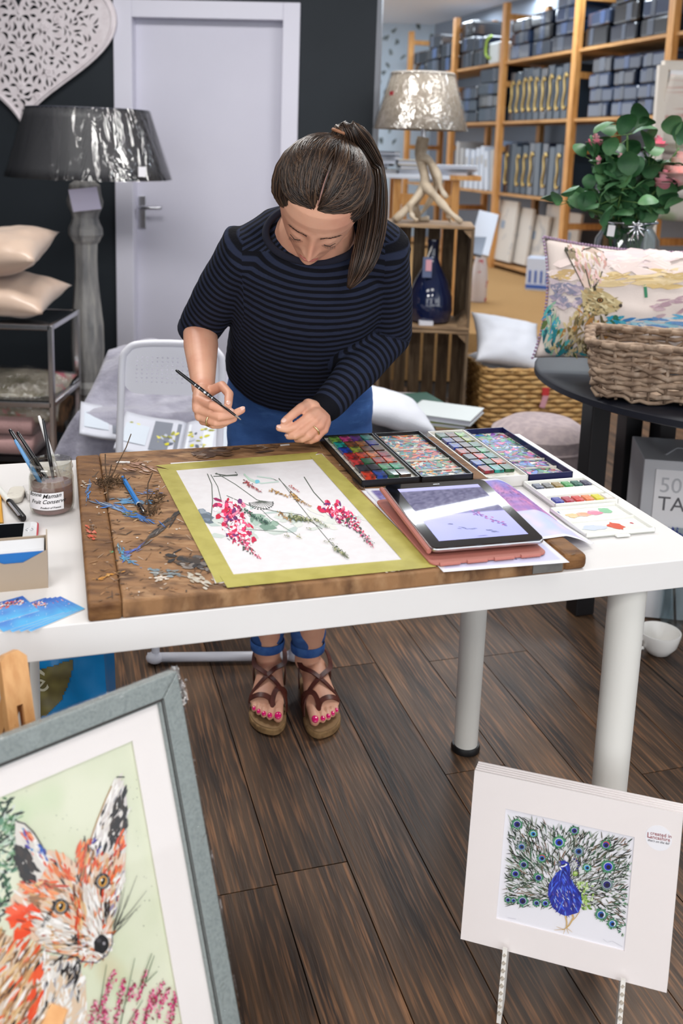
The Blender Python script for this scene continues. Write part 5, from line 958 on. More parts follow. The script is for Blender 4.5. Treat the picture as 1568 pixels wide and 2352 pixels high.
def seg_np(Pn, path):
    bd_ = np.full(len(Pn), 9.0); bl = np.zeros(len(Pn)); L = 0
    for a, b in zip(path, path[1:]):
        a = np.array(a); ab = np.array(b) - a; l2 = ab @ ab; t = np.clip((Pn - a) @ ab / l2, 0, 1); d = np.linalg.norm(Pn - (a + t[:, None] * ab), axis=1); m = d < bd_
        bd_[m] = d[m]; bl[m] = (L + t * math.sqrt(l2))[m]; L += math.sqrt(l2)
    return bd_, bl
up_ = {0: SLR[1:], 1: SLL[1:]}
def displace(me, fn):
    n = len(me.vertices); c = np.zeros(n * 3); me.vertices.foreach_get('co', c); c = c.reshape(-1, 3); k = np.zeros(n * 3); me.vertex_normals.foreach_get('vector', k); k = k.reshape(-1, 3)
    d = np.array([fn(p) for p in c.tolist()]); me.vertices.foreach_set('co', (c + k * d[:, None]).ravel()); me.update()
displace(tm, lambda p: nz2(p[0] * 9, (p[1] + p[2]) * 16, 3) * .0035 + nz2(p[0] * 20, (p[2] - p[1]) * 30, 7) * .0014)   # soft folds in the cloth
at_ = tm.attributes.new('stripe', 'FLOAT', 'CORNER')
co = np.zeros(len(tm.vertices) * 3); tm.vertices.foreach_get('co', co); co = co.reshape(-1, 3); cen = np.zeros(len(tm.polygons) * 3); tm.polygons.foreach_get('center', cen); cen = cen.reshape(-1, 3)
lt = np.zeros(len(tm.polygons), int); tm.polygons.foreach_get('loop_total', lt); lv = np.zeros(len(tm.loops), int); tm.loops.foreach_get('vertex_index', lv); lp = np.repeat(np.arange(len(lt)), lt); LP = co[lv]
SPF = smoothpath(SPS, 40); SPF = SPF + [SPF[-1] + (SPF[-1] - SPF[-6]).normalized() * .15]; buf = seg_np(LP, SPF)[1]; yk = (cen[:, 2] > SPS[4].z + .030); buf = np.where(yk[lp], .5 * LP[:, 1] + .9 * LP[:, 2] + np.abs(LP[:, 0] - SPS[5].x) * .75, buf)
for s in (0, 1):
    arm = up_[s]; a0 = np.array(arm[0]); u = np.array((arm[1] - arm[0]).normalized()); dc, lc = seg_np(cen, arm); out = (cen - a0) @ u; sgn = -1 if s == 0 else 1
    sidev = (cen[:, 0] - SPS[4].x) * sgn; isarm = ((sidev > .142) & (out > -.04) & (dc < .085)) | ((lc > .15) & (dc < .060) & (sidev > 0)) 
    if s == 1: isarm |= (lc > .22) & (dc < .055)
    al = seg_np(LP, arm)[1]; al = np.where(al <= 0, (LP - a0) @ u, al); buf = np.where(isarm[lp], al, buf)
at_.data.foreach_set('value', buf.astype(np.float32))
sm_ = M('striped_jersey', (34, 40, 66), .9, sheen=0, spec=.2, bump=(300, .15)); nt = sm_.node_tree; b = nt.nodes['Principled BSDF']
an = nt.nodes.new('ShaderNodeAttribute'); an.attribute_name = 'stripe'; mu = nt.nodes.new('ShaderNodeMath'); mu.operation = 'MULTIPLY'; mu.inputs[1].default_value = 2 * math.pi / .0152; sn = nt.nodes.new('ShaderNodeMath'); sn.operation = 'SINE'; mr = nt.nodes.new('ShaderNodeMapRange'); mr.inputs[1].default_value = -.35; mr.inputs[2].default_value = .35
mx = nt.nodes.new('ShaderNodeMix'); mx.data_type = 'RGBA'; mx.inputs[6].default_value = lin((15, 16, 23)); mx.inputs[7].default_value = lin((40, 46, 66))
nt.links.new(an.outputs['Fac'], mu.inputs[0]); nt.links.new(mu.outputs[0], sn.inputs[0]); nt.links.new(sn.outputs[0], mr.inputs[0]); nt.links.new(mr.outputs[0], mx.inputs[0]); nt.links.new(mx.outputs[2], b.inputs['Base Color'])
top = put('striped_top', tm, sm_, person, 'all')
dkn = M('navy_rib', (24, 26, 42), .9)
nc = A(722, 535, 1.919); nv = (A(722, 602, 1.880) - A(722, 468, 1.958)) / 2; nx_ = Vector((.097, 0, .002)); MB().tube([nc + nx_ * math.cos(a) + nv * math.sin(a) for a in [2 * math.pi * i / 48 for i in range(48)]], .0075, 8, closed=True).build('neckband', dkn, top, 'all')
def cuff(c, d, r, w): 
    x, y, dd = frame(d); MB().tube([c - dd * w, c - dd * w * .5, c, c + dd * w * .1], [r * .98, r * 1.03, r * 1.0, r * .9], 24, cap=False).build('sleeve_cuff', dkn, top, 'all')
cuff(SLR[-1] + (EL[0] - SH[0]).normalized() * .020, EL[0] - SH[0], .0465, .016)
# ------------------------------------------------------------ jeans
jb = MB()
limb(jb, [A(689, 815, 2.20), A(688, 860, 2.255), A(687, 905, 2.285), A(687, 965, 2.30)], [.150, .168, .180, .180], [.10, .112, .122, .122], Vector((1, 0, 0)), 32)
for s in (0, 1):
    x0 = -.082 if s == 0 else .082; c0 = A(688, 950, 2.295) + Vector((x0, 0, 0))
    limb(jb, [c0 + Vector((0, 0, .05)), c0 + Vector((0, -.005, -.08)), KNEE[s] + Vector((0, 0, .12)), KNEE[s], KNEE[s].lerp(ANK[s], .35), ANK[s] + Vector((0, .0, .13)), ANK[s] + Vector((0, -.004, .055))], [.098, .096, .078, .062, .056, .047, .0415])
jm = fuse(jb, 'jeans', .005, 4, .5)
displace(jm, lambda p: (nz2(p[0] * 8, p[2] * 34, 5) * .004 + nz2(p[0] * 22, p[2] * 60, 2) * .0015) * (1 if p[2] < .35 else .75))
denim = M('blue_denim', (58, 98, 160), .8, n=((42, 76, 134), 7, (1, 1, 2), .38, .68), n2=((74, 116, 178), 26, (1, 1, 3), .58, .82), bump=(500, .15))
jeans = put('jeans', jm, denim, person, 'all')
for s in (0, 1): 
    c = ANK[s] + Vector((0, -.004, .030)); MB().tube([c + Vector((0, 0, .022)), c + Vector((0, 0, .018)), c, c + Vector((0, 0, -.003))], [.0425, .0440, .0430, .0405], 24, cap=False).build('hem', M('denim_hem', (62, 104, 168), .85, n=((44, 84, 150), 40, (1, 1, 1), .4, .6)), jeans, 'all')
# ------------------------------------------------------------ sandals
lea = M('brown_leather', (92, 44, 34), .42, n=((70, 32, 26), 30, (1, 1, 1), .4, .65)); cork = M('cork_sole', (150, 118, 78), .8, n=((120, 92, 60), 60, (1, 1, 1), .4, .65)); fbm = M('footbed', (150, 120, 84), .75)
sole = [(-.028, .004), (0, -.008), (.028, .004), (.034, .05), (.034, .10), (.041, .15), (.0445, .19), (.040, .225), (.022, .248), (-.004, .244), (-.026, .228), (-.042, .20), (-.0465, .165), (-.040, .11), (-.034, .05)]
def cr(P, n=60):
    out = []; k = len(P)
    for i in range(n):
        t = i / n * k; j = int(t); u = t - j; p = [P[(j + q) % k] for q in (-1, 0, 1, 2)]
        out.append(tuple(.5 * (2 * p[1][c] + (p[2][c] - p[0][c]) * u + (2 * p[0][c] - 5 * p[1][c] + 4 * p[2][c] - p[3][c]) * u * u + (3 * p[1][c] - p[0][c] - 3 * p[2][c] + p[3][c]) * u ** 3) for c in (0, 1)))
    return out
for s in (0, 1):
    sg = -1 if s == 0 else 1; m = FT[s]; q = lambda x, y, z: m @ Vector((x * sg, y, z))
    sd = MB().prism([(x * sg, y) for x, y in cr(sole)], .015, m @ Matrix.Translation((0, 0, .001))).build('sandal', cork, person, bevel=.003); MB().prism([(x * sg * .94, y * .97 + .003) for x, y in cr(sole)], .003, m @ Matrix.Translation((0, 0, .0160))).build('footbed', fbm, sd)
    for path in ([(.043, .185, .022), (.040, .160, .048), (.014, .135, .0745), (-.016, .105, .083), (-.036, .075, .082), (-.039, .045, .088), (-.032, .008, .095), (0, -.008, .097)], [(-.044, .165, .022), (-.042, .150, .045), (-.018, .132, .0705), (.012, .105, .088), (.034, .075, .086), (.037, .045, .090), (.031, .008, .095), (0, -.008, .097)], [(.041, .150, .022), (.040, .140, .050), (.020, .158, .0665), (.010, .185, .054), (.014, .205, .036)], [(-.045, .150, .022), (-.042, .165, .046), (-.020, .172, .060), (.004, .180, .055), (.014, .205, .036)], [(.036, .06, .022), (.038, .055, .06), (.036, .045, .09)], [(-.036, .06, .022), (-.039, .055, .06), (-.038, .045, .09)]):
        pp = smoothpath([q(*c) for c in path], 22); mb = MB(); c0 = q(0, .11, .03); v = []
        for i, p in enumerate(pp):
            d = (pp[min(i + 1, 21)] - pp[max(i - 1, 0)]).normalized(); nrm = (p - (c0 + (m.to_3x3() @ Vector((0, 1, 0))) * ((p - c0).dot(m.to_3x3() @ Vector((0, 1, 0))) * .8))); nrm = (nrm - d * nrm.dot(d)).normalized(); sdv = d.cross(nrm)
            for a, bq in ((-.0062, -.001), (.0062, -.001), (.0062, .0016), (-.0062, .0016)): v.append(p + sdv * a + nrm * (bq + .0015))
        k = 22; f = [(i * 4 + j, i * 4 + (j + 1) % 4, i * 4 + 4 + (j + 1) % 4, i * 4 + 4 + j) for i in range(k - 1) for j in range(4)] + [(3, 2, 1, 0), tuple(range(84, 88))]
        mb.add(v, f).build('strap', lea, sd, True)
# brush held in the right hand
b0, b1 = A(404, 850, 1.812), A(553, 964, 1.766); dv = b1 - b0; bt = M('hair_tip', (150, 140, 130), .6)
hb = brush('paintbrush', 'black paintbrush held in the right hand above the painting', [b0, b0 + dv * .03, b0 + dv * .4, b0 + dv * .62, b0 + dv * .70, b0 + dv * .90, b0 + dv * .92, b1], [.0022, .0030, .0035, .0032, .0026, .0024, .0022, .0010], [(0, 4, 'handle', blk), (4, 6, 'ferrule', M('dark_ferrule', (70, 66, 66), .3, .8)), (6, 7, 'bristles', bt)])
for t in (.30, .36, .44, .50, .56): MB().tube([b0 + dv * t, b0 + dv * (t + (.03 if t == .44 else .012))], .0037, 10).build('silver_print', satin, hb)
# ------------------------------------------------------------ left background: heart panel, big lamp, shelf unit, chair, bench
cream_w = M('cream_paint_wood', (226, 218, 222), .6, n=((214, 204, 208), 30, (1, 1, 1), .4, .7), bump=(80, .1))
HP = W(52, 92); hmx = Matrix.Translation(HP + WN * .032) @ Matrix((WX, Vector((0, 0, 1)), WN)).transposed().to_4x4()   # local x along wall, y up
hs_ = .00232   # metres per photo pixel on that wall
def heart(k=1.0, n=90):
    pts = []
    for i in range(n):
        a = 2 * math.pi * i / n; x = 16 * math.sin(a) ** 3; y = 13 * math.cos(a) - 5 * math.cos(2 * a) - 2 * math.cos(3 * a) - math.cos(4 * a)
        pts.append((x * k * .0298 * (1 + .06 * math.sin(a) ** 2), y * k * .0262))
    return pts
H0 = heart(1.0); H1 = heart(.915)
def leaf(cx, cy, l, w_, a, bend=.0, n=9):
    up_, dn = [], []
    for i in range(n):
        t = i / (n - 1); x = (t - .5) * l; ww = w_ * math.sin(math.pi * t) ** .8 * (1.15 - .5 * t); y0 = bend * l * math.sin(math.pi * t); up_.append((x, y0 + ww / 2)); dn.append((x, y0 - ww / 2))
    q = up_ + dn[1:-1][::-1]; ca, sa = math.cos(a), math.sin(a); return [(cx + x * ca - y * sa, cy + x * sa + y * ca) for x, y in q]
holes = []; cen = []
def ok(h, pad=.006):
    if not all(inside(p, H1) for p in h): return False
    c = (sum(p[0] for p in h) / len(h), sum(p[1] for p in h) / len(h)); rr_ = max(math.dist(p, c) for p in h)
    for (c2, r2, h2) in cen:
        if math.dist(c, c2) < r2 + rr_:
            for p in h:
                if inside(p, h2) or min(math.dist(p, q) for q in h2) < pad: return False
            for p in h2:
                if inside(p, h): return False
    cen.append((c, rr_, h)); holes.append(h); return True
def sym(*a):
    ok(leaf(*a)); cx, cy, l, w_, an = a[:5]; b = a[5] if len(a) > 5 else 0
    if abs(cx) > .004: ok([(-x, y) for x, y in leaf(cx, cy, l, w_, an, b)])
for ring_c in ((0, -.02), (0, -.23), (.0, .18)):
    for k in range(8):
        a = math.pi / 2 + k * math.pi / 8 * (1 if True else 1); sym(ring_c[0] + .042 * math.cos(a - math.pi * .5 + math.pi / 8 * 0), ring_c[1] + .042 * math.sin(a - math.pi * .5), .040, .016, a - math.pi * .5, .1)
    for k in range(9):
        a = -math.pi / 2 + k * math.pi / 8; sym(ring_c[0] + .088 * math.cos(a), ring_c[1] + .088 * math.sin(a), .052, .02, a + .5, .25)
rg = random.Random(12)
for k in range(2600):
    x, y = rg.uniform(0, .40), rg.uniform(-.44, .30); sym(x, y, rg.uniform(.022, .05), rg.uniform(.010, .019), rg.uniform(0, math.pi), rg.uniform(-.35, .35))
me = fill2d([H0] + holes, .012); me.transform(hmx)
hpn = thing('heart_wall_panel', 'large carved white heart panel with fretwork leaves hanging on dark wall', 'wall decoration', HP); put('fretwork', me, cream_w, hpn, bevel=0)
for (x, y) in [(0, -.02), (0, -.23), (.13, .06), (.20, .10), (.15, -.16), (.09, -.28), (-.13, .06), (-.15, -.16)]:
    fl_ = MB()
    for k in range(6): a = k * math.pi / 3; fl_.ball(hmx @ Vector((x + .014 * math.cos(a), y + .014 * math.sin(a), .007)), (.011, .011, .004), 6, hmx.to_3x3())
    fl_.ball(hmx @ Vector((x, y, .010)), (.006, .006, .005), 6, hmx.to_3x3()); fl_.build('rosette', cream_w, hpn, 'all')
rim = MB().tube([hmx @ Vector((x * .957, y * .957, .006)) for x, y in H0], .010, 6, closed=True, flat=.6).build('rim', cream_w, hpn, 'all')
# big baluster lamp
LB = Vector((-1.175, 4.372, 0)); lampg = M('grey_wash_wood', (150, 148, 146), .65, n=((112, 112, 114), 5, (6, 6, 1), .4, .66), n2=((178, 174, 166), 9, (6, 6, .6), .55, .8), bump=(30, .2, (4, 4, 1)))
lamp = thing('floor_lamp', 'tall grey baluster floor lamp with dark shade wrapped in film', 'lamp', LB)
def zl(py): return at(205, py, 4.372).z
sc = 4.46 / 2212
def rw(px): return px * sc / 2
prof = [(rw(120), 0), (rw(120), .06), (rw(100), .075), (rw(84), .12), (rw(70), .16), (rw(74), zl(905)), (rw(80), zl(898)), (rw(80), zl(884)), (rw(66), zl(872)), (rw(72), zl(850)), (rw(78), zl(800)), (rw(76), zl(745)), (rw(64), zl(690)), (rw(54), zl(640)), (rw(52), zl(600)), (rw(54), zl(560)), (rw(66), zl(552)), (rw(72), zl(545)), (rw(80), zl(538)), (rw(78), zl(524)), (rw(66), zl(512)), (rw(60), zl(500)), (rw(66), zl(488)), (rw(80), zl(474)), (rw(84), zl(462)), (rw(76), zl(450)), (rw(70), zl(425)), (.03, zl(410))]
o = MB().lathe(prof, 8, LB).build('baluster', lampg, lamp, bevel=.004); MB().tube([LB + Vector((0, 0, zl(412))), LB + Vector((0, 0, zl(255)))], .012, 10).build('lamp_stem', satin, lamp)
shc = at(204, 335, 4.372); zt, zb_ = at(205, 252, 4.372).z, at(205, 408, 4.372).z; rt, rb_ = rw(262), rw(356)
shade_m = M('charcoal_pleated_shade', (58, 58, 60), .55, n=((40, 40, 44), 3, (1, 1, .1), .3, .7))
def shf(u, v, off=0, pl=.0035): 
    a = u * 2 * math.pi; q = rb_ + (rt - rb_) * v + off + pl * (1 if int(u * 144) % 2 else 0); return Vector((shc.x + q * math.cos(a), LB.y + q * math.sin(a), zb_ + (zt - zb_) * v))
MB().grid(lambda u, v: shf(u, v), 144, 8, True).build('lamp_shade', shade_m, lamp, True, fix=False).modifiers.new('t', 'SOLIDIFY').thickness = .003
fo = MB().grid(lambda u, v: shf(u, -.01 + v * 1.02, .008 + .004 * nz2(u * 22, v * 1.5, 2) + (.006 if .70 < u < .82 else 0) * math.sin(u * 160 + v), 0), 160, 20, True).build('plastic_wrap', film('shade_film', .10, (.45, .45, .04)), lamp, 'all', fix=False)
MB().tube([Vector((shc.x + rt * math.cos(a), LB.y + rt * math.sin(a), zt)) for a in [2 * math.pi * i / 48 for i in range(48)]], .005, 6, closed=True).build('shade_rim', M('dark_rim', (44, 46, 56), .5), lamp, 'all')
a_ = math.atan2(-LB.y, -LB.x) + .62; pst = shc + Vector((0, 0, 0)); c_ = Vector((shc.x + (rb_ + .012) * math.cos(a_), LB.y + (rb_ + .012) * math.sin(a_), zb_ + .04)); 
MB().box(c_, (.04, .002, .042), rotz(a_ + math.pi / 2)).build('price_sticker', M('sticker_white', (240, 238, 242), .4), lamp)
c_ = at(195, 458, 4.372 - .14); MB().box(c_, (.125, .002, .10), Matrix.Rotation(R(-8), 3, 'Y') @ Matrix.Rotation(R(12), 3, 'X')).build('paper_tag', M('tag_paper', (206, 202, 226), .6), lamp)
# chrome shelf unit with cushions
def cushion(name, label, cat, mw, w_, h_, d_, mat, group=None, seed=0, n=26, parts=None, dent=.05, piping=None):
    """pillow lying in local xy, thickness along z"""
    rr_ = random.Random(seed); o = thing(name, label, cat, mw.translation, 0, group)
    def prof_(x, y): e = (1 - abs(x) ** 2.6) * (1 - abs(y) ** 2.6); return max(0, e) ** .55
    def f(u, v, sg):
        x, y = u * 2 - 1, v * 2 - 1; pin = 1 - .10 * (1 - y * y) * abs(x) ** 3 ; piy = 1 - .10 * (1 - x * x) * abs(y) ** 3
        z = sg * d_ / 2 * prof_(x, y) * (1 + dent * nz2(x * 2.2, y * 2.2, seed)) + d_ * .03 * nz2(x * 4, y * 4, seed + 5); return mw @ Vector((x * w_ / 2 * pin, y * h_ / 2 * piy, z))
    m = MB().grid(lambda u, v: f(u, v, 1), n, n); m.grid(lambda u, v: f(1 - u, v, -1), n, n); ob = m.build('cover', mat, o, 'all')
    bm = bmesh.new(); bm.from_mesh(ob.data); bmesh.ops.remove_doubles(bm, verts=bm.verts, dist=.002); bmesh.ops.recalc_face_normals(bm, faces=bm.faces); bm.to_mesh(ob.data); bm.free()
    if piping:
        P_ = [f(i / 24, 0, 1) for i in range(24)] + [f(1, i / 24, 1) for i in range(24)] + [f(1 - i / 24, 1, 1) for i in range(24)] + [f(0, 1 - i / 24, 1) for i in range(24)]; MB().tube(P_, .005, 6, closed=True).build('piping', piping, o, 'all')
    return o, f
sat = M('champagne_satin', (196, 172, 154), .32, n=((190, 164, 146), 7, (1, 1, 1), .4, .7), sheen=.3, bump=(9, .25))
YS = 4.0; st_z = at(60, 725, YS).z
cushion('satin_cushion', 'champagne satin cushion on top of the pair on chrome shelf', 'cushion', Matrix.Translation(at(-10, 578, YS)) @ Matrix.Rotation(R(-8), 4, 'Y') @ Matrix.Rotation(R(12), 4, 'X'), .44, .40, .17, sat, None, 1)
cushion('satin_cushion', 'champagne satin cushion under the other, resting on chrome shelf top', 'cushion', Matrix.Translation(at(8, 672, YS)) @ Matrix.Rotation(R(5), 4, 'Y') @ Matrix.Rotation(R(8), 4, 'X'), .46, .42, .15, sat, None, 4)
shu = thing('chrome_shelf', 'chrome framed display shelf unit with dark glass shelves at left edge', 'shelf', Vector((at(120, 740, YS).x - .3, YS, 0)))
xr = at(117, 740, YS - .18).x; xl = xr - .75; tube_ = .022
for x in (xl, xr):
    for y in (YS - .19, YS + .19): MB().box((x, y, st_z / 2), (tube_, tube_, st_z)).build('post', chrome, shu, bevel=.003)
for z in (st_z - .011, .30):
    for y in (YS - .19, YS + .19): MB().box(((xl + xr) / 2, y, z), (xr - xl, tube_, tube_)).build('rail', chrome, shu, bevel=.003)
    for x in (xl, xr): MB().box((x, YS, z), (tube_, .36, tube_)).build('rail', chrome, shu, bevel=.003)
dkg = M('smoked_glass', (24, 26, 30), .1, coat=.5)
for z in (st_z - .006, .31): MB().box(((xl + xr) / 2, YS, z), (xr - xl - .01, .37, .008)).build('shelf_panel', dkg, shu)
MB().box(((xl + xr) / 2, YS, .06), (xr - xl - .01, .37, .02)).build('shelf_panel', dkg, shu)
pkb = M('dusty_pink_fleece', (176, 140, 138), .95, bump=(120, .3), sheen=.4)
def slab(name, label, cat, c, w_, d_, h_, mat, rz=0, folds=3, group=None):
    o = thing(name, label, cat, c, 0, group)
    for k in range(folds):
        hh = h_ / folds; m = MB()
        def fn(u, v, k=k): 
            a = u * 2 * math.pi; ca, sa = math.cos(a), math.sin(a); y = math.copysign(abs(ca) ** .35, ca) * d_ / 2; z = math.copysign(abs(sa) ** .7, sa) * hh / 2; return Vector(c) + rotz(rz) @ Vector(((v - .5) * w_ * (1 + .01 * nz2(k, u * 3)), y + .006 * nz2(v * 5, k * 3), hh * (k + .5) + z + .004 * nz2(v * 6, u * 2, k)))
        m.grid(fn, 24, 14, True); n_ = len(m.v); m.f += [tuple(range(24))[::-1], tuple(range(n_ - 24, n_))]; m.build('fold', mat, o, 'all')
    return o
slab('folded_blanket', 'folded dusty pink blanket at the bottom of the chrome shelf', 'blanket', (xl + .35, YS - .02, .07), .62, .34, .17, pkb, 0, 2)
flm = M('floral_fabric', (176, 166, 150), .8, n=((120, 116, 96), 9, (1, 1, 1), .42, .62), n2=((190, 60, 84), 7, (1, 1, 1), .60, .66))
co, cf_ = cushion('floral_cushion', 'floral cushion in clear plastic on lower chrome shelf', 'cushion', Matrix.Translation(at(22, 908, YS - .02)) @ Matrix.Rotation(R(24), 4, 'X'), .50, .32, .17, flm, None, 7)
MB().grid(lambda u, v: cf_(u, v, 1) + Vector((0, -.010, .012)) * (1 + nz2(u * 9, v * 9, 1)), 30, 30).build('plastic_bag', film(), co, 'all', fix=False)
P = Paint(61); r = P.rng
for (x, y) in ((25, 935), (60, 930), (5, 905), (45, 900), (75, 915)):
    for k in range(14): P.dab((x + r.gauss(0, 9), y + r.gauss(0, 7)), r.uniform(8, 20), r.uniform(5, 11), r.uniform(0, 3), r.choice([(200, 60, 90), (226, 150, 170), (236, 200, 206), (150, 40, 66), (96, 100, 70), (206, 196, 180)]))
def cf2(x, y, h_): 
    p = at(x, y, YS - .02); q = co.matrix_world if False else None; return None
# ------------------------------------------------------------ folding chair
wmet = M('white_metal', (222, 222, 230), .35); chair = thing('folding_chair', 'white folding chair with perforated metal back behind the person', 'chair', Vector((-.28, 2.6, 0)))
YB = 2.78; cxl = at(277, 880, YB).x; ctr = at(395, 850, YB); cw = .27
BA = R(12)
def back(x, y): return Vector((ctr.x + x, YB + math.sin(BA) * (y), ctr.z + y * math.cos(BA) + .004))
hw, hh = .148, .072
def bk(x, y): return Vector((ctr.x + x, YB + y * .2, ctr.z + y))
out = rrect(2 * hw, 2 * hh, .055, 8, -hw, -hh)
hol = [[(x + .0030 * math.cos(a), y + .0030 * math.sin(a)) for a in [2 * math.pi * i / 8 for i in range(8)]] for x in [-.104 + .0150 * i for i in range(15)] for y in [-.036 + .0118 * j for j in range(7)]]
me = fill2d([out] + hol, .003); bm = bmesh.new(); bm.from_mesh(me); bmesh.ops.remove_doubles(bm, verts=bm.verts, dist=1e-6); bmesh.ops.recalc_face_normals(bm, faces=bm.faces); bm.to_mesh(me); bm.free()
for v in me.vertices: v.co = bk(v.co.x, v.co.y) + Vector((0, v.co.z, 0))
me.update(); put('perforated_back', me, wmet, chair)
ring = [bk(-hw, -.30), bk(-hw, -.10), bk(-hw, .02), bk(-hw + .012, .052), bk(-hw + .045, .072), bk(0, .078), bk(hw - .045, .072), bk(hw - .012, .052), bk(hw, .02), bk(hw, -.10), bk(hw, -.30)]
ring = smoothpath(ring, 60); p0, p1 = ring[0], ring[-1]
fl0, fl1 = Vector((-.470, 2.36, .0166)), Vector((-.100, 2.395, .0166))
MB().tube(ring, .011, 10).build('back_tube', wmet, chair, 'all')
for a, f in ((p0, fl0), (p1, fl1)): MB().tube(smoothpath([a, a.lerp(f, .6), f + Vector((-.02 if a is p0 else .02, .015, .10)), f + Vector((0, .006, .03)), f], 20), .011, 10).build('front_leg', wmet, chair, 'all')
MB().tube([fl0 + Vector((-.02, 0, 0)), fl1 + Vector((.02, 0, 0))], .0125, 12).build('floor_bar', wmet, chair, 'all')
for f in (fl0, fl1): MB().ball(f, (.024, .02, .016), 10).build('foot_joint', wmet, chair, 'all')
sc_ = Vector((-.30, 2.58, .445)); MB().prism(rrect(.36, .34, .05, 6, -.18, -.17), .014, Matrix.Translation(sc_)).build('seat', wmet, chair, bevel=.005)
r0, r1 = Vector((-.50, 2.90, .0166)), Vector((-.10, 2.92, .0166)); MB().tube([r0, r1], .012, 10).build('floor_bar', wmet, chair, 'all')
for f, x in ((r0, -.165), (r1, .165)): MB().tube([f, sc_ + Vector((x, -.12, -.01))], .011, 10).build('rear_leg', wmet, chair, 'all')
# ------------------------------------------------------------ grey bench with throw, magazines
plush = M('grey_plush', (150, 148, 162), .95, n=((120, 118, 132), 8, (1, 1, 1), .40, .62), n2=((172, 170, 182), 14, (1, 1, 1), .55, .8), bump=(60, .5), sheen=.5)
bz_ = .42
bench = thing('upholstered_bench', 'long grey upholstered bench behind the chair and person', 'bench', Vector((-.45, 3.55, 0))); uph = M('grey_linen', (142, 138, 138), .9, bump=(300, .2))
bx0, bx1 = at(200, 960, 3.45).x, at(1000, 980, 3.45).x
MB().box(((bx0 + bx1) / 2, 3.5, .22), (bx1 - bx0, .72, .36), rotz(0)).build('base', uph, bench, bevel=.05, seg=4)
for x in (bx0 + .08, bx1 - .08):
    for y in (3.22, 3.78): MB().lathe([(.018, 0), (.024, .05)], 12, (x, y, 0)).build('leg', blackp, bench, True)
thr = thing('throw', 'crumpled grey plush throw heaped over the left end of the bench', 'throw', Vector((bx0 + .3, 3.5, bz_)))
def thf(u, v):
    x = bx0 - .05 + u * .95; y = 3.06 + v * .85; zt_ = .40 + .05 + .13 * math.exp(-((u - .25) / .3) ** 2 - ((v - .75) / .35) ** 2) + .05 * math.exp(-((v - .55) / .2) ** 2); z = zt_ + .03 * nz2(u * 5, v * 6, 2) + .012 * nz2(u * 14, v * 14, 4)
    e = min(v / .14, 1, u / .10 + .0); z = .16 + (z - .16) * min(1, max(0, e)) ** .5; return Vector((x + .015 * nz2(u * 6, v * 6, 9), y, z))
MB().grid(thf, 60, 50).build('fabric', plush, thr, 'all', fix=False).modifiers.new('t', 'SOLIDIFY').thickness = .012
mag_w = M('magazine_paper', (196, 198, 208), .4)
def mag(name, label, px, y0, z0, sx, sy, rz, seed, th=.012):
    c = at(px[0], px[1], y0) + Vector((0, 0, .012)); o = thing(name, label, 'magazine', c); mw = Matrix.Translation(c) @ Matrix.Rotation(rz, 4, 'Z') @ Matrix.Rotation(R(10), 4, 'X')
    def pg(u, v, sg): x = u * sx; return mw @ Vector((sg * x, (v - .5) * sy, th * (1 - (1 - min(1, u * 5)) ** 2) * (1 - u * .3) + .035 * u * u * (1 if sg < 0 else .25)))
    rr_ = random.Random(seed)
    for sg in (-1, 1):
        sol = MB().grid(lambda u, v: pg(u, v, sg), 14, 10).build('page_block', mag_w, o, 'all', fix=False).modifiers.new('t', 'SOLIDIFY'); sol.thickness = th * .8; sol.offset = -sg
        P = Paint(seed + sg); r = P.rng
        P.poly([(.06, .12), (.5, .12), (.5, .9), (.06, .9)], (120, 124, 134) if sg < 0 else (216, 220, 228)); P.poly([(.56, .2), (.94, .2), (.94, .7), (.56, .7)], (196, 204, 214))
        for k in range(26): P.dab((r.uniform(.1, .46) if r.random() < .6 else r.uniform(.6, .9), r.uniform(.25, .75)), r.uniform(.05, .14), r.uniform(.03, .08), r.uniform(0, 3), r.choice([(196, 190, 40), (214, 206, 90), (150, 150, 60), (90, 96, 110), (180, 186, 200)]))
        P.build('printed_picture', VC('card_print', .35), o, lambda x, y, h_, sg=sg: pg(x, y, sg) + Vector((0, 0, .0012 + h_ * 2)), .0002)
    return o
mag('open_magazine', 'open magazine with grey and lime pictures on the throw', (330, 985), 3.20, 0, .21, .24, R(14), 70)
mag('open_magazine', 'open picture book lying lower, behind the drawing board edge', (420, 1020), 3.02, 0, .2, .26, R(4), 74, .010)
whc = M('white_cotton', (206, 208, 216), .85, bump=(200, .15))
cushion('white_cushion', 'white cushion on the grey bench right of the person', 'cushion', Matrix.Translation(at(888, 936, 3.28)) @ Matrix.Rotation(R(16), 4, 'Y') @ Matrix.Rotation(R(10), 4, 'Z'), .30, .34, .10, whc, None, 3)
# low wall socket and adapter
sk = thing('wall_socket', 'low wall socket with black adapter plugged in, left of the lamp', 'socket', W(150, 965)); MB().box(W(153, 965) + WN * .006, (.12, .012, .09), rotz(WA)).build('faceplate', M('white_plastic'), sk, bevel=.002); MB().box(W(158, 972) + WN * .03, (.05, .05, .06), rotz(WA)).build('adapter', blackp, sk, bevel=.006)
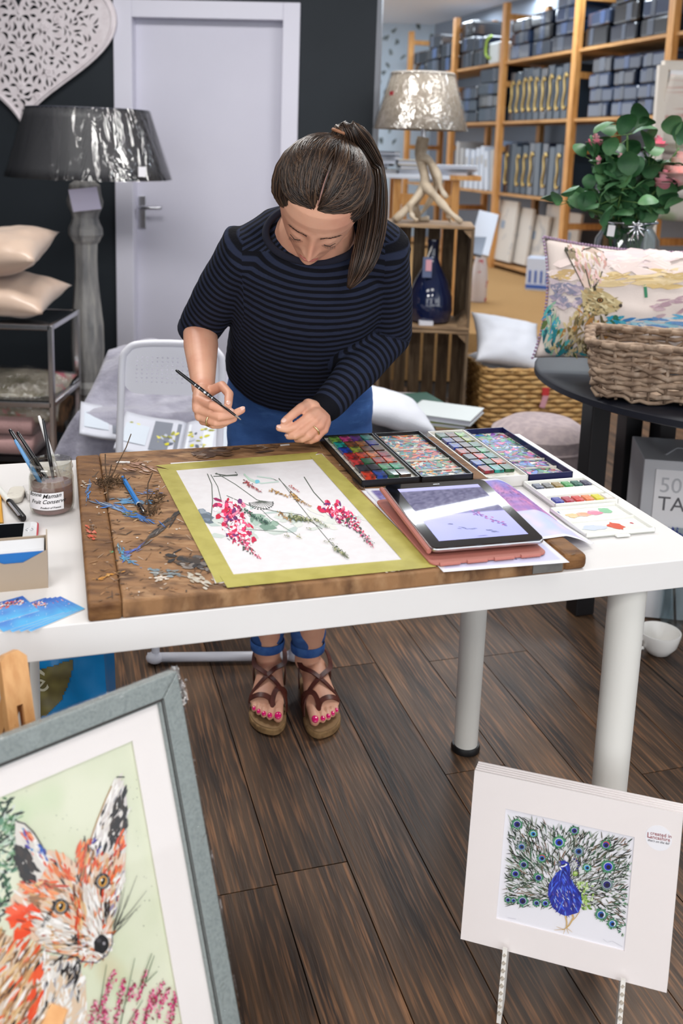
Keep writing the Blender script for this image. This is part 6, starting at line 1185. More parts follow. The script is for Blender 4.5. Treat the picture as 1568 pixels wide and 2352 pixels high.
# ------------------------------------------------------------ crates with antler lamp and blue bottle
pal = M('crate_wood', (150, 122, 92), .75, n=((112, 90, 68), 6, (1, 1, 6), .4, .66), n2=((186, 160, 128), 8, (.6, .6, 8), .55, .8), bump=(30, .3))
pald = M('crate_wood_grey', (120, 100, 78), .8, n=((86, 70, 54), 6, (6, 6, 1), .4, .66), n2=((150, 130, 104), 9, (8, 8, .6), .55, .8), bump=(30, .3))
YC = 4.62; CX0, CX1 = at(868, 740, YC).x, at(1078, 740, YC).x; CRA = R(-4)
def crate(label, z0, z1, slats):
    cx = (CX0 + CX1) / 2; w_ = CX1 - CX0; d_ = .36; h_ = z1 - z0; o = thing('apple_crate', label, 'crate', (cx, YC + d_ / 2, z0))
    m = Matrix.Translation((cx, YC, z0)) @ Matrix.Rotation(CRA, 4, 'Z'); q = m.to_3x3()
    B = lambda nm, c, s_, mt=pal: MB().box(m @ Vector(c), s_, q).build(nm, mt, o, bevel=.002)
    for k in range(4):     # slats of top and bottom, one behind the other
        y = .045 + k * .09; B('slat', (0, y, .008), (w_, .082, .014)); B('slat', (0, y, h_ - .008), (w_, .082, .014))
    for x in (-w_ / 2 + .007, w_ / 2 - .007):
        for k in range(4): B('slat', (x, .045 + k * .09, h_ / 2), (.013, .080, h_ - .03), pald)
    for k in range(slats): B('slat', (-w_ / 2 + (k + .5) * w_ / slats, d_ - .006, h_ / 2), (w_ / slats - .014, .012, h_), pald)
    for x in (-w_ / 2 + .03, w_ / 2 - .03):
        for z in (.03, h_ - .03): MB().prism([(0, 0), (.045 * (1 if x < 0 else -1), 0), (0, .045 * (1 if z < .1 else -1))], .34, m @ Matrix.Translation((x - .016 * (1 if x < 0 else -1), .35, z - .014 * (1 if z < .1 else -1))) @ Matrix.Rotation(R(90), 4, 'X')).build('corner_block', pal, o)
    return o
z_top = at(980, 517, YC).z; z_mid = at(980, 757, YC).z
crate('wooden apple crate on top, holding the blue glass bottle', z_mid, z_top, 6); lowc = crate('wooden apple crate at the bottom of the stack, standing on the floor', .0, z_mid - .002, 6)
cx = (CX0 + CX1) / 2; fm_ = Matrix.Translation((cx, YC, 0)) @ Matrix.Rotation(CRA, 4, 'Z')
bluegl = M('cobalt_glass', (10, 22, 56), .06, coat=1, spec=.8)
bc = Vector((at(985, 745, YC + .14).x, YC + .14, z_mid + .016)); bk_ = 2212 / 4.75
bt_ = thing('glass_bottle', 'tall cobalt blue glass bottle inside the upper crate', 'bottle', bc)
hb_ = (740 - 548) / bk_; MB().lathe([(.06, 0), (.10, .01), (.112, .06), (.108, .13), (.08, .21), (.044, .28), (.028, .33), (.025, hb_ - .03), (.028, hb_ - .012), (.027, hb_)], 28, bc).build('body', bluegl, bt_, True)
tg = bc + Vector((-.03, -.085, hb_ - .13)); MB().box(tg, (.045, .003, .10)).build('hang_tag', M('tag_blue', (90, 100, 130), .5), bt_); MB().box(tg + Vector((.006, -.003, .01)), (.028, .002, .055)).build('tag_label', M('tag_label', (206, 150, 160), .5), bt_); MB().tube([tg + Vector((0, 0, .05)), tg + Vector((.02, .03, .10))], .003, 6).build('tag_string', M('tag_string', (190, 186, 180), .7), bt_)
o = MB().prism(rrect(.07, .05, .006, 3), .02, Matrix.Translation(bc + Vector((-.06, -.12, 0)))).build('folded_note', M('note', (206, 206, 214), .6)); tag(o, 'small pale folded note beside the blue bottle in the crate', 'note')
# antler lamp
AL = Vector((at(970, 515, YC + .17).x, YC + .17, z_top)); ant = M('antler', (196, 180, 158), .5, n=((150, 132, 110), 9, (1, 1, 1), .42, .66), n2=((214, 204, 188), 14, (1, 1, 1), .55, .8), bump=(40, .2)); KL = 2212 / 4.83
alamp = thing('table_lamp', 'antler table lamp with beige shade wrapped in film on the crates', 'lamp', AL)
def ap(px, py, dy=0): p = at(px, py, YC + .17 + dy); p.z = max(p.z, z_top + .014); return p
def anl(nm, pts, rad): pp = smoothpath(pts, 18); k = len(rad); MB().tube(pp, [rad[0] + (rad[-1] - rad[0]) * (i / 17) + (.006 * math.sin(i * .9)) * .5 for i in range(18)], 10).build(nm, ant, alamp, 'all')
anl('antler', [ap(972, 315), ap(965, 360), ap(976, 410), ap(966, 440), ap(935, 478, -.05), ap(906, 514, -.10)], [.030, .017]); anl('antler', [ap(963, 360), ap(985, 370, -.02), ap(1004, 400, -.05), ap(1012, 432, -.06), ap(1026, 455, -.07)], [.026, .009]); anl('antler', [ap(975, 425), ap(1000, 452, -.06), ap(1030, 485, -.12), ap(1060, 516, -.14)], [.026, .011]); anl('antler', [ap(972, 430), ap(955, 470, .06), ap(962, 505, .08), ap(985, 515, .08)], [.022, .012])
anl('tine', [ap(940, 470, -.05), ap(946, 495, -.08), ap(958, 516, -.10)], [.016, .007]); anl('tine', [ap(1022, 478, -.10), ap(1030, 498, -.08), ap(1034, 514, -.06)], [.014, .007]); anl('antler', [ap(990, 375, .02), ap(1000, 430, .08), ap(975, 480, .12), ap(950, 505, .12)], [.018, .01])
hz0, hz1 = ap(968, 170).z, ap(968, 298).z; lc_ = ap(968, 235); r0_, r1_ = 68 / KL, 103 / KL
MB().tube([ap(972, 330), ap(970, 240)], .012, 10).build('lamp_stem', satin, alamp)
MB().lathe([(r1_, hz1), (r0_, hz0)], 48, (lc_.x, lc_.y, 0), cap=False).build('lamp_shade', M('beige_linen_shade', (186, 174, 158), .8, n=((170, 158, 142), 60, (1, 1, 1), .4, .6), bump=(200, .2)), alamp, True).modifiers.new('t', 'SOLIDIFY').thickness = .003
MB().grid(lambda u, v: Vector((lc_.x + (r1_ + (r0_ - r1_) * v + .008 + .006 * nz2(u * 14, v * 2, 3)) * math.cos(u * 2 * math.pi), lc_.y + (r1_ + (r0_ - r1_) * v + .008 + .006 * nz2(u * 14, v * 2, 3)) * math.sin(u * 2 * math.pi), hz1 + (hz0 - hz1) * v)), 120, 18, True).build('plastic_wrap', film('shade_film2', .12, (.5, .5, .25)), alamp, 'all', fix=False)
MB().tube([Vector((lc_.x + r0_ * math.cos(a), lc_.y + r0_ * math.sin(a), hz0)) for a in [2 * math.pi * i / 40 for i in range(40)]], .006, 6, closed=True).build('shade_rim', M('pale_rim', (214, 206, 196), .6), alamp, 'all')
a_ = R(-148); MB().box((lc_.x + (r0_ + .03) * math.cos(a_), lc_.y + (r0_ + .03) * math.sin(a_), hz0 - .10), (.03, .003, .02), rotz(a_ + R(90))).build('red_sticker', M('red_sticker', (190, 50, 50), .5), alamp)
# books in front of the lower crate
def flatbook(label, px, z, w_, d_, h_, rz, col, Y=None):
    c = onz(px[0], px[1], z) if Y is None else at(px[0], px[1], Y); o = thing('book', label, 'book', c); m = Matrix.Translation(c) @ Matrix.Rotation(rz, 4, 'Z'); q = m.to_3x3()
    MB().box(m @ Vector((0, 0, h_ / 2)), (w_ * .97, d_ * .97, h_ * .8), q).build('pages', M('magazine_paper'), o); cv = M('cover_%d_%d_%d' % col, col, .45)
    for z_ in (h_ * .06, h_ * .94): MB().box(m @ Vector((0, 0, z_)), (w_, d_, h_ * .12), q).build('cover', cv, o)
    MB().box(m @ Vector((-w_ / 2, 0, h_ / 2)), (.003, d_, h_), q).build('spine', cv, o); return o
flatbook('dark green book lying on the grey bench before the crates', (952, 934), .402, .18, .18, .03, R(20), (20, 66, 50)); flatbook('pale grey book on top of the green books by the crates', (1022, 954), .420, .24, .20, .02, R(-22), (190, 196, 196)); flatbook('yellow green book under the pale grey book by the crates', (1010, 964), .402, .22, .20, .015, R(-16), (120, 130, 40))
pouf_m = M('mauve_linen', (176, 160, 160), .95, n=((160, 146, 148), 40, (1, 1, 1), .4, .6), bump=(240, .2))
def pouf(label, c, r, h_, mat): 
    o = thing('pouf', label, 'pouf', c); MB().lathe([(r * .55, .0), (r * .9, h_ * .06), (r, h_ * .3), (r, h_ * .65), (r * .9, h_ * .9), (r * .6, h_ * .99), (.01, h_)], 40, c).build('cushioned_body', mat, o, True); MB().tube([Vector(c) + Vector((r * .96 * math.cos(a), r * .96 * math.sin(a), h_ * .80)) for a in [2 * math.pi * i / 40 for i in range(40)]], .006, 6, closed=True).build('seam', mat, o, 'all')
pouf('round mauve pouf behind the navy paint box', (at(1262, 1010, 3.25).x, 3.4, 0), .20, .42, pouf_m)
# wicker hamper with white cushions
YH = 4.62
wick = M('honey_wicker', (196, 156, 98), .6, n=((166, 124, 70), 26, (1, 1, 1), .4, .65), n2=((216, 182, 128), 30, (1, 1, 1), .55, .8))
def weave(name, label, cat, c, w_, d_, h_, rz, mat, rows, stakes, rs=.006, flare=.03, tag_=True, wob=.0):
    o = thing(name, label, cat, c); m = Matrix.Translation(c) @ Matrix.Rotation(rz, 4, 'Z'); rr_ = random.Random(int(w_ * 1000))
    def per(t, z, off=0):   # rounded rectangle perimeter
        k = 1 + flare * z / h_; P_ = rrect(w_ * k + 2 * off, d_ * k + 2 * off, .05, 5, -(w_ * k) / 2 - off, -(d_ * k) / 2 - off); n = len(P_); L = [0]
        for i in range(n): L.append(L[-1] + math.dist(P_[i], P_[(i + 1) % n]))
        s_ = (t % 1) * L[-1]; i = max(j for j in range(n) if L[j] <= s_ + 1e-9); u = (s_ - L[i]) / max(1e-9, L[i + 1] - L[i]); a, b = P_[i], P_[(i + 1) % n]; return m @ Vector((a[0] + (b[0] - a[0]) * u, a[1] + (b[1] - a[1]) * u, z))
    nS = stakes
    for k in range(rows):
        z = h_ * (k + .5) / rows; N = nS * 2; pts = [per(i / N, z + wob * rr_.gauss(0, 1), rs * .8 * (1 if (i // 2 + k) % 2 else -1) * (1 if i % 2 == 0 else 0)) for i in range(N)]
        MB().tube(pts, h_ / rows * .56 * (1 + (rr_.uniform(-.2, .2) if wob else 0)), 5, closed=True).build('woven_strand', mat, o, 'all')
    for i in range(nS): MB().tube([per((i + .0) / nS, 0), per((i + .0) / nS, h_)], rs * .7, 5).build('stake', mat, o, 'all')
    for k in (0, 1): MB().tube([per(i / 80, h_ + .004 * k, .008 * (1 if (i + k * 2) % 4 < 2 else -1)) for i in range(80)], rs * 1.3, 6, closed=True).build('rim', mat, o, 'all')
    MB().box(m @ Vector((0, 0, .01)), (w_ * .94, d_ * .94, .012), m.to_3x3()).build('base', mat, o); return o, m
hx0, hx1 = at(1085, 960, YH).x, at(1330, 940, YH + .06).x; hz = at(1200, 862, YH).z
hamp, hm_ = weave('wicker_hamper', 'honey coloured wicker hamper on the floor full of white cushions', 'basket', Vector(((hx0 + hx1) / 2 + .02, YH + .20, .012)), (hx1 - hx0) * .97, .36, hz + .01, R(8), wick, 13, 34, .006)
hp_ = hm_ @ Vector((.03, -.205, hz * .55)); MB().box(hp_, (.028, .004, .075), rotz(R(10)) @ Matrix.Rotation(R(14), 3, 'Y')).build('price_tag', M('tag_label'), hamp); MB().box(hp_ + Vector((.004, 0, .045)), (.036, .004, .04), rotz(R(10))).build('red_tag', M('red_sticker'), hamp)
cushion('white_cushion', 'white cushion on top of the wicker hamper', 'cushion', Matrix.Translation(at(1165, 785, YH + .15)) @ Matrix.Rotation(R(14), 4, 'Y') @ Matrix.Rotation(R(35), 4, 'X') @ Matrix.Rotation(R(8), 4, 'Z'), .36, .34, .13, whc, 'white cushions in the hamper', 12, dent=.15)
cushion('white_cushion', 'white cushion tucked lower in the wicker hamper, at its left side', 'cushion', Matrix.Translation(at(1138, 838, YH + .18)) @ Matrix.Rotation(R(-20), 4, 'Y') @ Matrix.Rotation(R(30), 4, 'X'), .24, .26, .12, whc, 'white cushions in the hamper', 13)
cushion('white_cushion', 'white cushion lying flat in the hamper beneath the others', 'cushion', Matrix.Translation(at(1190, 855, YH + .2)) @ Matrix.Rotation(R(6), 4, 'Y') @ Matrix.Rotation(R(14), 4, 'X'), .42, .30, .12, whc, 'white cushions in the hamper', 14)
# ------------------------------------------------------------ black table at the right with hare cushion, basket, roses
DT = Vector((1.17, 2.76, 0)); dtz = .745; DR = .59
ebony = M('ebonised_wood', (18, 18, 22), .38, n=((26, 24, 26), 4, (1, 1, 1), .3, .7)); ebt = M('ebonised_top', (22, 24, 34), .5)
dtb = thing('side_table', 'round black side table at right holding cushion, basket and roses', 'table', DT)
MB().lathe([(.01, dtz - .03), (DR - .02, dtz - .03), (DR, dtz - .022), (DR, dtz - .006), (DR - .008, dtz), (.01, dtz)], 72, DT, cap=False).build('tabletop', ebt, dtb, True, fix=True)
f1 = Vector((.755, 2.74, 0))
for px, Y in ((1340, None), (1448, 3.12), (1525, 3.06), (1620, 3.2)):
    p = f1 if Y is None else Vector((at(px, 950, Y).x, Y, 0)); MB().box(p + Vector((0, 0, (dtz - .03) / 2)), (.062, .062, dtz - .03), rotz(.3)).build('leg', ebony, dtb, bevel=.004)
# hare cushion
cz = at(1420, 850, 2.66).z
CM = Matrix.Translation(at(1440, 702, 2.83)) @ Matrix.Rotation(R(-7), 4, 'Z') @ Matrix.Rotation(R(72), 4, 'X') @ Matrix.Rotation(R(-2.5), 4, 'Z'); lin_c = M('print_linen', (228, 214, 206), .85, bump=(400, .12))
hc_, hf = cushion('hare_cushion', 'oblong cushion printed with a painted hare, standing on the black table', 'cushion', CM, .516, .366, .12, lin_c, None, 21, 40, dent=.06)
inv = CM.inverted()
def hproj(x, y, h_):   # the print lies on the bulging front of the cushion
    d = ray(x, y); o0 = inv @ CAM; dd = (inv.to_3x3() @ d); t = -o0.z / dd.z
    for _ in range(6):
        p = o0 + dd * t; u = min(.999, max(.001, p.x / .516 + .5)); v = min(.999, max(.001, p.y / .366 + .5)); q = inv @ hf(u, v, 1); t += (q.z - p.z) / dd.z
    p = o0 + dd * t; return CM @ Vector((p.x, p.y, q.z + .0025 + h_))
P = Paint(81); r = P.rng
def fld(reg, n, cols, a, l, w_, sp=.4): P.scatter(reg, n, cols, a, l, w_, sp)
fld([(1262, 590), (1400, 580), (1568, 580), (1568, 620), (1262, 640)], 60, [(230, 212, 206), (236, 220, 214), (226, 206, 206)], 0, (30, 70), (14, 26), .2)
fld([(1380, 630), (1568, 615), (1568, 660), (1380, 655)], 46, [(220, 196, 150), (226, 204, 164), (206, 178, 124)], -.03, (30, 80), (5, 14), .1); fld([(1268, 622), (1320, 622), (1320, 640), (1268, 642)], 12, [(206, 176, 120), (196, 166, 120)], -.1, (20, 44), (6, 12), .1)
fld([(1268, 645), (1330, 650), (1330, 705), (1268, 700)], 40, [(170, 156, 166), (196, 180, 186), (130, 130, 150), (150, 140, 160)], .1, (16, 40), (8, 18), .6)
fld([(1440, 735), (1568, 725), (1568, 755), (1450, 760)], 40, [(90, 170, 206), (160, 204, 220), (60, 130, 190), (206, 216, 222), (110, 150, 200)], 0, (20, 60), (4, 10), .12); fld([(1500, 690), (1568, 680), (1568, 715), (1510, 728)], 14, [(196, 170, 176), (180, 150, 160)], -.2, (20, 44), (4, 9), .2)
P.line([(1484, 620), (1480, 650), (1483, 684)], 7, (60, 130, 96)); P.line([(1482, 630), (1480, 640)], 10, (44, 110, 76))
fld([(1228, 780), (1262, 690), (1290, 760), (1330, 835), (1225, 838)], 90, [(40, 130, 140), (80, 170, 170), (30, 90, 100), (140, 180, 150), (206, 200, 180), (60, 150, 190), (90, 110, 60)], 1.8, (16, 46), (5, 12), .5)
bodyh = [(1300, 740), (1330, 690), (1350, 700), (1400, 720), (1400, 770), (1398, 838), (1290, 840), (1258, 838), (1270, 790)]
P.poly(bodyh, (186, 166, 120)); fld(bodyh, 150, [(196, 176, 128), (160, 136, 90), (214, 196, 150), (120, 104, 70), (180, 130, 70), (206, 186, 140), (90, 84, 56)], 1.9, (12, 34), (4, 10), .5)
fld([(1300, 800), (1400, 790), (1400, 840), (1300, 840)], 26, [(40, 140, 150), (60, 90, 50), (206, 190, 150), (80, 70, 40)], 1.4, (12, 30), (4, 9), .5); fld([(1392, 730), (1430, 728), (1432, 752), (1396, 756)], 22, [(40, 150, 180), (50, 110, 80), (90, 180, 200)], .2, (10, 26), (4, 9), .4)
hd_ = [(1335, 672), (1350, 660), (1372, 662), (1400, 676), (1424, 694), (1428, 704), (1412, 716), (1390, 722), (1360, 720), (1338, 706)]
P.poly(hd_, (190, 172, 128)); fld(hd_, 80, [(196, 178, 134), (150, 132, 94), (214, 200, 160), (110, 98, 70), (176, 150, 104)], .35, (8, 24), (3, 7), .4)
for reg in ([(1300, 570), (1310, 566), (1330, 580), (1345, 620), (1352, 662), (1340, 660), (1318, 620)], [(1336, 575), (1352, 568), (1382, 578), (1392, 596), (1376, 640), (1360, 660), (1346, 630)]):
    P.poly(reg, (214, 190, 176)); fld(reg, 34, [(226, 190, 186), (206, 160, 150), (200, 186, 150), (230, 214, 206), (150, 136, 110)], 1.3, (12, 34), (4, 8), .3)
for pts in ([(1296, 574), (1316, 612), (1340, 660)], [(1336, 576), (1344, 620), (1356, 664)], [(1392, 594), (1378, 636), (1364, 664)], [(1298, 572), (1322, 580)], [(1338, 574), (1360, 568), (1386, 580)]): P.line(pts, 3.5, (70, 66, 50), 2)
P.line([(1368, 640), (1364, 660), (1366, 668)], 6, (50, 46, 36)); P.ell((1377, 690), 8, 6, (60, 50, 36)); P.ell((1377, 690), 5, 4, (150, 104, 50)); P.ell((1377, 690), 2.4, 2.4, (20, 16, 14)); P.ell((1424, 702), 4, 5, (60, 50, 44)); P.line([(1296, 572), (1312, 576)], 9, (60, 66, 56))
kp = []
for pts, c_ in P.p:
    L_ = [inv @ hproj(x, y, 0) for x, y in pts]
    if all(abs(p.x) < .251 and abs(p.y) < .177 for p in L_): kp.append((pts, c_))
P.p = kp; P.build('hare_print', VC('fabric_print', .85), hc_, hproj, .0004, 1.5e-6)
pom = MB(); rr_ = random.Random(3)
for i in range(60):
    u = i / 59; pom.ball(hf(u, 1, 1) + Vector((0, 0, .004)), .0048, 5)
for i in range(36): pom.ball(hf(0, i / 35, 1) + Vector((-.004, 0, 0)), .0044, 5)
pom.build('pompom_trim', M('mauve_trim', (176, 150, 176), .9, rnd=.1), hc_, 'all')['kind'] = 'stuff'
# grey willow basket in front
will = M('grey_willow', (166, 142, 120), .7, n=((122, 100, 82), 30, (1, 1, 1), .38, .62), n2=((196, 176, 156), 34, (1, 1, 1), .55, .8))
bx = at(1388, 850, 2.42).x; bh = .142
weave('willow_basket', 'grey willow basket with open top on the black table before the hare cushion', 'basket', Vector((bx + .205, 2.49, dtz + .010)), .40, .24, bh, R(-14), will, 11, 30, .0065, .12, True, .0035)
# roses in a glass vase
VB = Vector((at(1440, 545, 3.07).x, 3.07, dtz + .001)); vz = at(1440, 508, 3.05).z
vase = thing('glass_vase', 'clear glass vase of roses behind the hare cushion, tag on its neck', 'vase', VB)
MB().lathe([(.05, .0), (.095, .01), (.11, .10), (.10, vz - dtz - .06), (.075, vz - dtz - .02), (.085, vz - dtz), (.082, vz - dtz), (.072, vz - dtz - .02), (.097, vz - dtz - .06), (.106, .10), (.09, .014), (.05, .005)], 32, VB, cap=False).build('vase_body', glass('vase_glass', (236, 242, 244), .12), vase, True)
MB().lathe([(.01, .012), (.09, .016), (.104, .10), (.10, .20), (.01, .201)], 28, VB, cap=False).build('water', glass('water_glass', (196, 206, 196), .05), vase, True)
tg = at(1403, 530, 2.96); MB().box(tg, (.022, .002, .034), Matrix.Rotation(R(5), 3, 'Y')).build('gift_tag', M('tag_white', (226, 224, 226), .6), vase); 
for k in range(9): a = k * .7; MB().tube([at(1462, 520, 2.95), at(1462, 520, 2.95) + Vector((.03 * math.cos(a), -.005 * k * .2, -.012 + .03 * math.sin(a)))], .0035, 5).build('silver_ribbon', chrome, vase, 'all')
MB().tube([Vector((VB.x + .088 * math.cos(a), VB.y + .088 * math.sin(a), vz - .002)) for a in [2 * math.pi * i / 36 for i in range(36)]], .004, 6, closed=True).build('silver_rim', chrome, vase, 'all')
leaf_m = [M('rose_leaf', (58, 104, 62), .5, n=((40, 80, 50), 20, (1, 1, 1), .4, .65), rnd=.2), M('rose_leaf_light', (88, 132, 84), .5, n=((66, 112, 74), 20, (1, 1, 1), .4, .65), rnd=.2)]; stem_m = M('rose_stem', (84, 116, 60), .6)
rb = MB(); 
def leafmesh(l, w_):
    m = MB(); n = 7
    def fn(u, v): t = v; ww = w_ * (math.sin(math.pi * min(1, t * .96 + .02)) ** .6); x = (u - .5) * ww; return Vector((x, t * l, -.35 * abs(x) * .5 - .10 * l * t * t + .015 * math.sin(t * 3)))
    m.grid(fn, 5, n); return m.mesh('leaf')
lms = []
for mt in leaf_m:
    me = leafmesh(.066, .058); me.materials.append(mt); me.polygons.foreach_set('use_smooth', [True] * len(me.polygons)); lms.append(me)
rg = random.Random(31); lid = 0
def rose_spray(label, top, dY, leaves, flower=None, rad=.03):
    b0_ = Vector((VB.x + rg.uniform(-.05, .05), VB.y + rg.uniform(-.04, .04), vz - .12)); tp_ = at(top[0], top[1], VB.y + dY); o = thing('rose', label, 'rose', b0_, 0, 'roses in the glass vase'); mid = b0_.lerp(tp_, .5) + Vector((rg.uniform(-.02, .02), 0, .04))
    pp = smoothpath([b0_, mid, tp_], 16); MB().tube(pp, [.0035] * 15 + [.002], 6).build('stem', stem_m, o, 'all')
    for k in range(int(leaves * 1.3)):
        ps = pp[rg.randint(5, 15)]; p = ps + Vector((rg.gauss(0, .024), rg.gauss(0, .03), rg.gauss(0, .020))); MB().tube([ps, p], .0012, 4).build('petiole', stem_m, o); q = bpy.data.objects.new('leaf', lms[0 if rg.random() < .62 else 1]); C.objects.link(q); q.parent = o; q.matrix_parent_inverse = wm(o).inverted(); s_ = rg.uniform(.75, 1.25)
        q.matrix_basis = Matrix.Translation(p) @ Euler((rg.uniform(.2, 1.5), rg.uniform(-.6, .6), rg.uniform(0, 6.28))).to_matrix().to_4x4() @ Matrix.Scale(s_, 4)
    if flower:
        col = flower; pm_ = M('petal_%d' % col[1], col, .6, n=(mixc(col, (250, 236, 232), .5), 30, (1, 1, 1), .4, .65), sss=.05); c = tp_
        for ring_, (nr, rr2, tilt) in enumerate(((3, .28, .1), (4, .55, .35), (5, .85, .7), (6, 1.1, 1.0))[: (2 if rad < .022 else 4)]):
            for k in range(nr):
                a = 2 * math.pi * k / nr + ring_ * .5
                def fn(u, v, a=a, rr2=rr2, tilt=tilt): th = a + (u - .5) * 2.2 * math.pi / nr * 1.5; q = rad * rr2 * (.35 + .75 * math.sin(v * 1.45) * (.6 + tilt * .5)); z = rad * (-.7 + v * (1.9 - tilt * .8)) - rad * .4 * tilt * v * v * (1 if v > .7 else .5); e = 1 - .25 * abs(u - .5) * v; return c + Vector((q * math.cos(th), q * math.sin(th) - .2 * q, z * e))
                MB().grid(fn, 7, 6).build('petal', pm_, o, 'all', fix=False)
        for k in range(4): a = k * 1.57; MB().tube([c + Vector((0, 0, -rad * .7)), c + Vector((rad * .8 * math.cos(a), rad * .8 * math.sin(a), -rad * .3))], [.004, .001], 5).build('sepal', stem_m, o, 'all')
    return o
pk1, pk2 = (236, 140, 160), (240, 176, 170)
rose_spray('pink rosebud high on the left of the vase', (1366, 326), 0, 9, pk1, .025); rose_spray('pink rosebud at the upper right of the bouquet', (1510, 330), .02, 9, pk1, .025); rose_spray('large pale pink rose at right edge of the bouquet', (1560, 396), -.04, 9, (240, 178, 172), .060); rose_spray('small deep pink rose below the large pale one', (1525, 418), -.06, 8, (238, 142, 158), .036); rose_spray('tiny pink bud at the left middle of the bouquet', (1374, 372), -.04, 8, (234, 150, 168), .018); rose_spray('tiny pale bud in the middle of the leaves', (1424, 366), -.06, 8, (238, 176, 186), .018)
for lb_, tp_, dY, n in (('leafy rose stem drooping far left of the vase', (1300, 462), -.05, 13), ('leafy rose stem low at left above the cushion', (1350, 480), -.1, 13), ('leafy rose stem standing highest in the middle', (1440, 310), 0, 16), ('leafy rose stem right of the middle', (1490, 380), -.05, 15), ('leafy rose stem at lower right of the bouquet', (1545, 460), -.06, 13), ('leafy rose stem in the centre front of the bouquet', (1430, 430), -.1, 18), ('leafy rose stem leaning left of centre', (1385, 400), -.05, 15), ('leafy rose stem behind the centre of the bouquet', (1460, 420), .06, 16), ('leafy rose stem at the far right behind the roses', (1560, 340), .06, 10)): rose_spray(lb_, tp_, dY, n)
# ------------------------------------------------------------ floor things at the right
cb = thing('tapers_box', 'grey and white box marked 50 TAPERS standing behind the table end', 'box', onz(1560, 1330, .0)); cY = 2.70
gb = M('box_grey', (184, 184, 188), .6); wb_ = M('box_white', (228, 226, 228), .6); bx_c = Vector((at(1592, 1200, cY).x, cY + .12, 0)); ztp = at(1560, 1062, cY).z; CBX = Matrix.Translation(bx_c) @ Matrix.Rotation(R(-8), 4, 'Z')
MB().box(CBX @ Vector((0, 0, ztp / 2)), (.28, .24, ztp), CBX.to_3x3()).build('carton', gb, cb, bevel=.003)
MB().box(CBX @ Vector((.018, -.1215, ztp / 2 - .012)), (.244, .003, ztp - .03), CBX.to_3x3()).build('front_panel', wb_, cb)
MB().tube([CBX @ Vector((-.07, -.06, ztp)), CBX @ Vector((-.03, -.02, ztp + .012)), CBX @ Vector((.05, .0, ztp + .002))], .004, 6, flat=.4).build('paper_flap', gb, cb)
tf = lambda x, z: CBX @ Matrix.Translation((x, -.1235, z)) @ Matrix.Rotation(R(90), 4, 'X')
text('lettering', 'TAPERS', .062, M('box_ink', (96, 94, 98), .6), cb, tf(-.092, ztp - .152)); text('lettering', '50', .066, M('box_ink_pale', (182, 182, 186), .6), cb, tf(-.092, ztp - .096))
P = Paint(91); r = P.rng
for k in range(60): 
    x = r.uniform(-.07, .06); P.dab((x, .03 + r.gauss(0, .009)), r.uniform(.006, .016), r.uniform(.003, .007), r.uniform(.5, 2.6), r.choice([(90, 96, 190), (120, 124, 206), (70, 76, 170)])); 
    if k < 22: P.line([(x, .02), (x * .4, -.05)], .0016, (150, 176, 150))
P.build('printed_flowers', VC('fox_paper'), cb, lambda x, y, h_: CBX @ Vector((x, -.1232 - h_, ztp - .25 + y)), .0002)
mg = onz(1510, 1500, 0); mug = thing('mug', 'wide white mug on the floor beside the table leg', 'mug', mg); mr = .058
MB().lathe([(.022, 0), (.032, .006), (.050, .03), (mr, .062), (mr, .068), (mr - .004, .068), (mr - .008, .05), (.03, .012), (.001, .01)], 36, mg, cap=False).build('bowl', M('glazed_white', (232, 230, 226), .2, coat=.4), mug, True); MB().tube(smoothpath([mg + Vector((-.052, -.015, .05)), mg + Vector((-.078, -.02, .045)), mg + Vector((-.076, -.02, .022)), mg + Vector((-.046, -.012, .022))], 14), .005, 8).build('handle', M('glazed_white'), mug, 'all')
gv = onz(1540, 1440, 0); bv = thing('bottle_vase', 'tall clear glass cylinder vase with dark stick on the floor behind the mug', 'vase', gv); MB().lathe([(.01, .004), (.034, .004), (.036, .02), (.034, .30), (.032, .30), (.033, .02), (.01, .012)], 28, gv, cap=False).build('glass_tube', glass('vase_glass'), bv, True); MB().tube([gv + Vector((.012, 0, .012)), gv + Vector((-.014, 0, .22))], .004, 8).build('dark_stick', ebony, bv)
# ------------------------------------------------------------ back room: shelving, packs, table of books
def proj(P):
    P = Vector(P); x, y, z = P.x, P.y, P.z - CAM_H; c, s = math.cos(PITCH), math.sin(PITCH); d = y * c - z * s; v = y * s + z * c; a, b = F_PX * x / d, -F_PX * v / d; cr_, sr_ = math.cos(ROLL), math.sin(ROLL); return 784 + cr_ * a - sr_ * b, CY + sr_ * a + cr_ * b
pine = M('pine', (206, 150, 86), .55, n=((180, 122, 62), 5, (9, 9, 1), .4, .66), n2=((222, 176, 116), 7, (9, 9, 1), .56, .8)); pine_s = M('pine_shelf', (198, 150, 96), .6, n=((170, 122, 70), 5, (1, 1, 9), .4, .66))
L0 = onz(1128, 614, BZ)
def onshelf(px, z=1.9):
    lo, hi = -6, 8
    for _ in range(60):
        k = (lo + hi) / 2; p = L0 - EY * k + Vector((0, 0, z - BZ))
        if proj(p)[0] < px: lo = k
        else: hi = k
    return (lo + hi) / 2
KP = [onshelf(938), onshelf(1040), onshelf(1152), onshelf(1318), onshelf(1535), onshelf(1535) + .55]
SD = .42; PH = 2.42
yA = L0 - EY * KP[3]
ZA = at(1318, 112, yA.y).z; ZB = at(1308, 272, yA.y).z; ZC = at(1300, 460, yA.y).z; ZD = BZ + .06
struct(MB().box(L0 + EX * (SD + .16) - EY * 1.0 + Vector((0, 0, 1.3)), (.1, 16, 2.6), rotz(TA)).build('wall_right', M('grey_blue_paint', (122, 130, 142), .7)))
names = ['farthest', 'second', 'third', 'nearest visible', 'last']
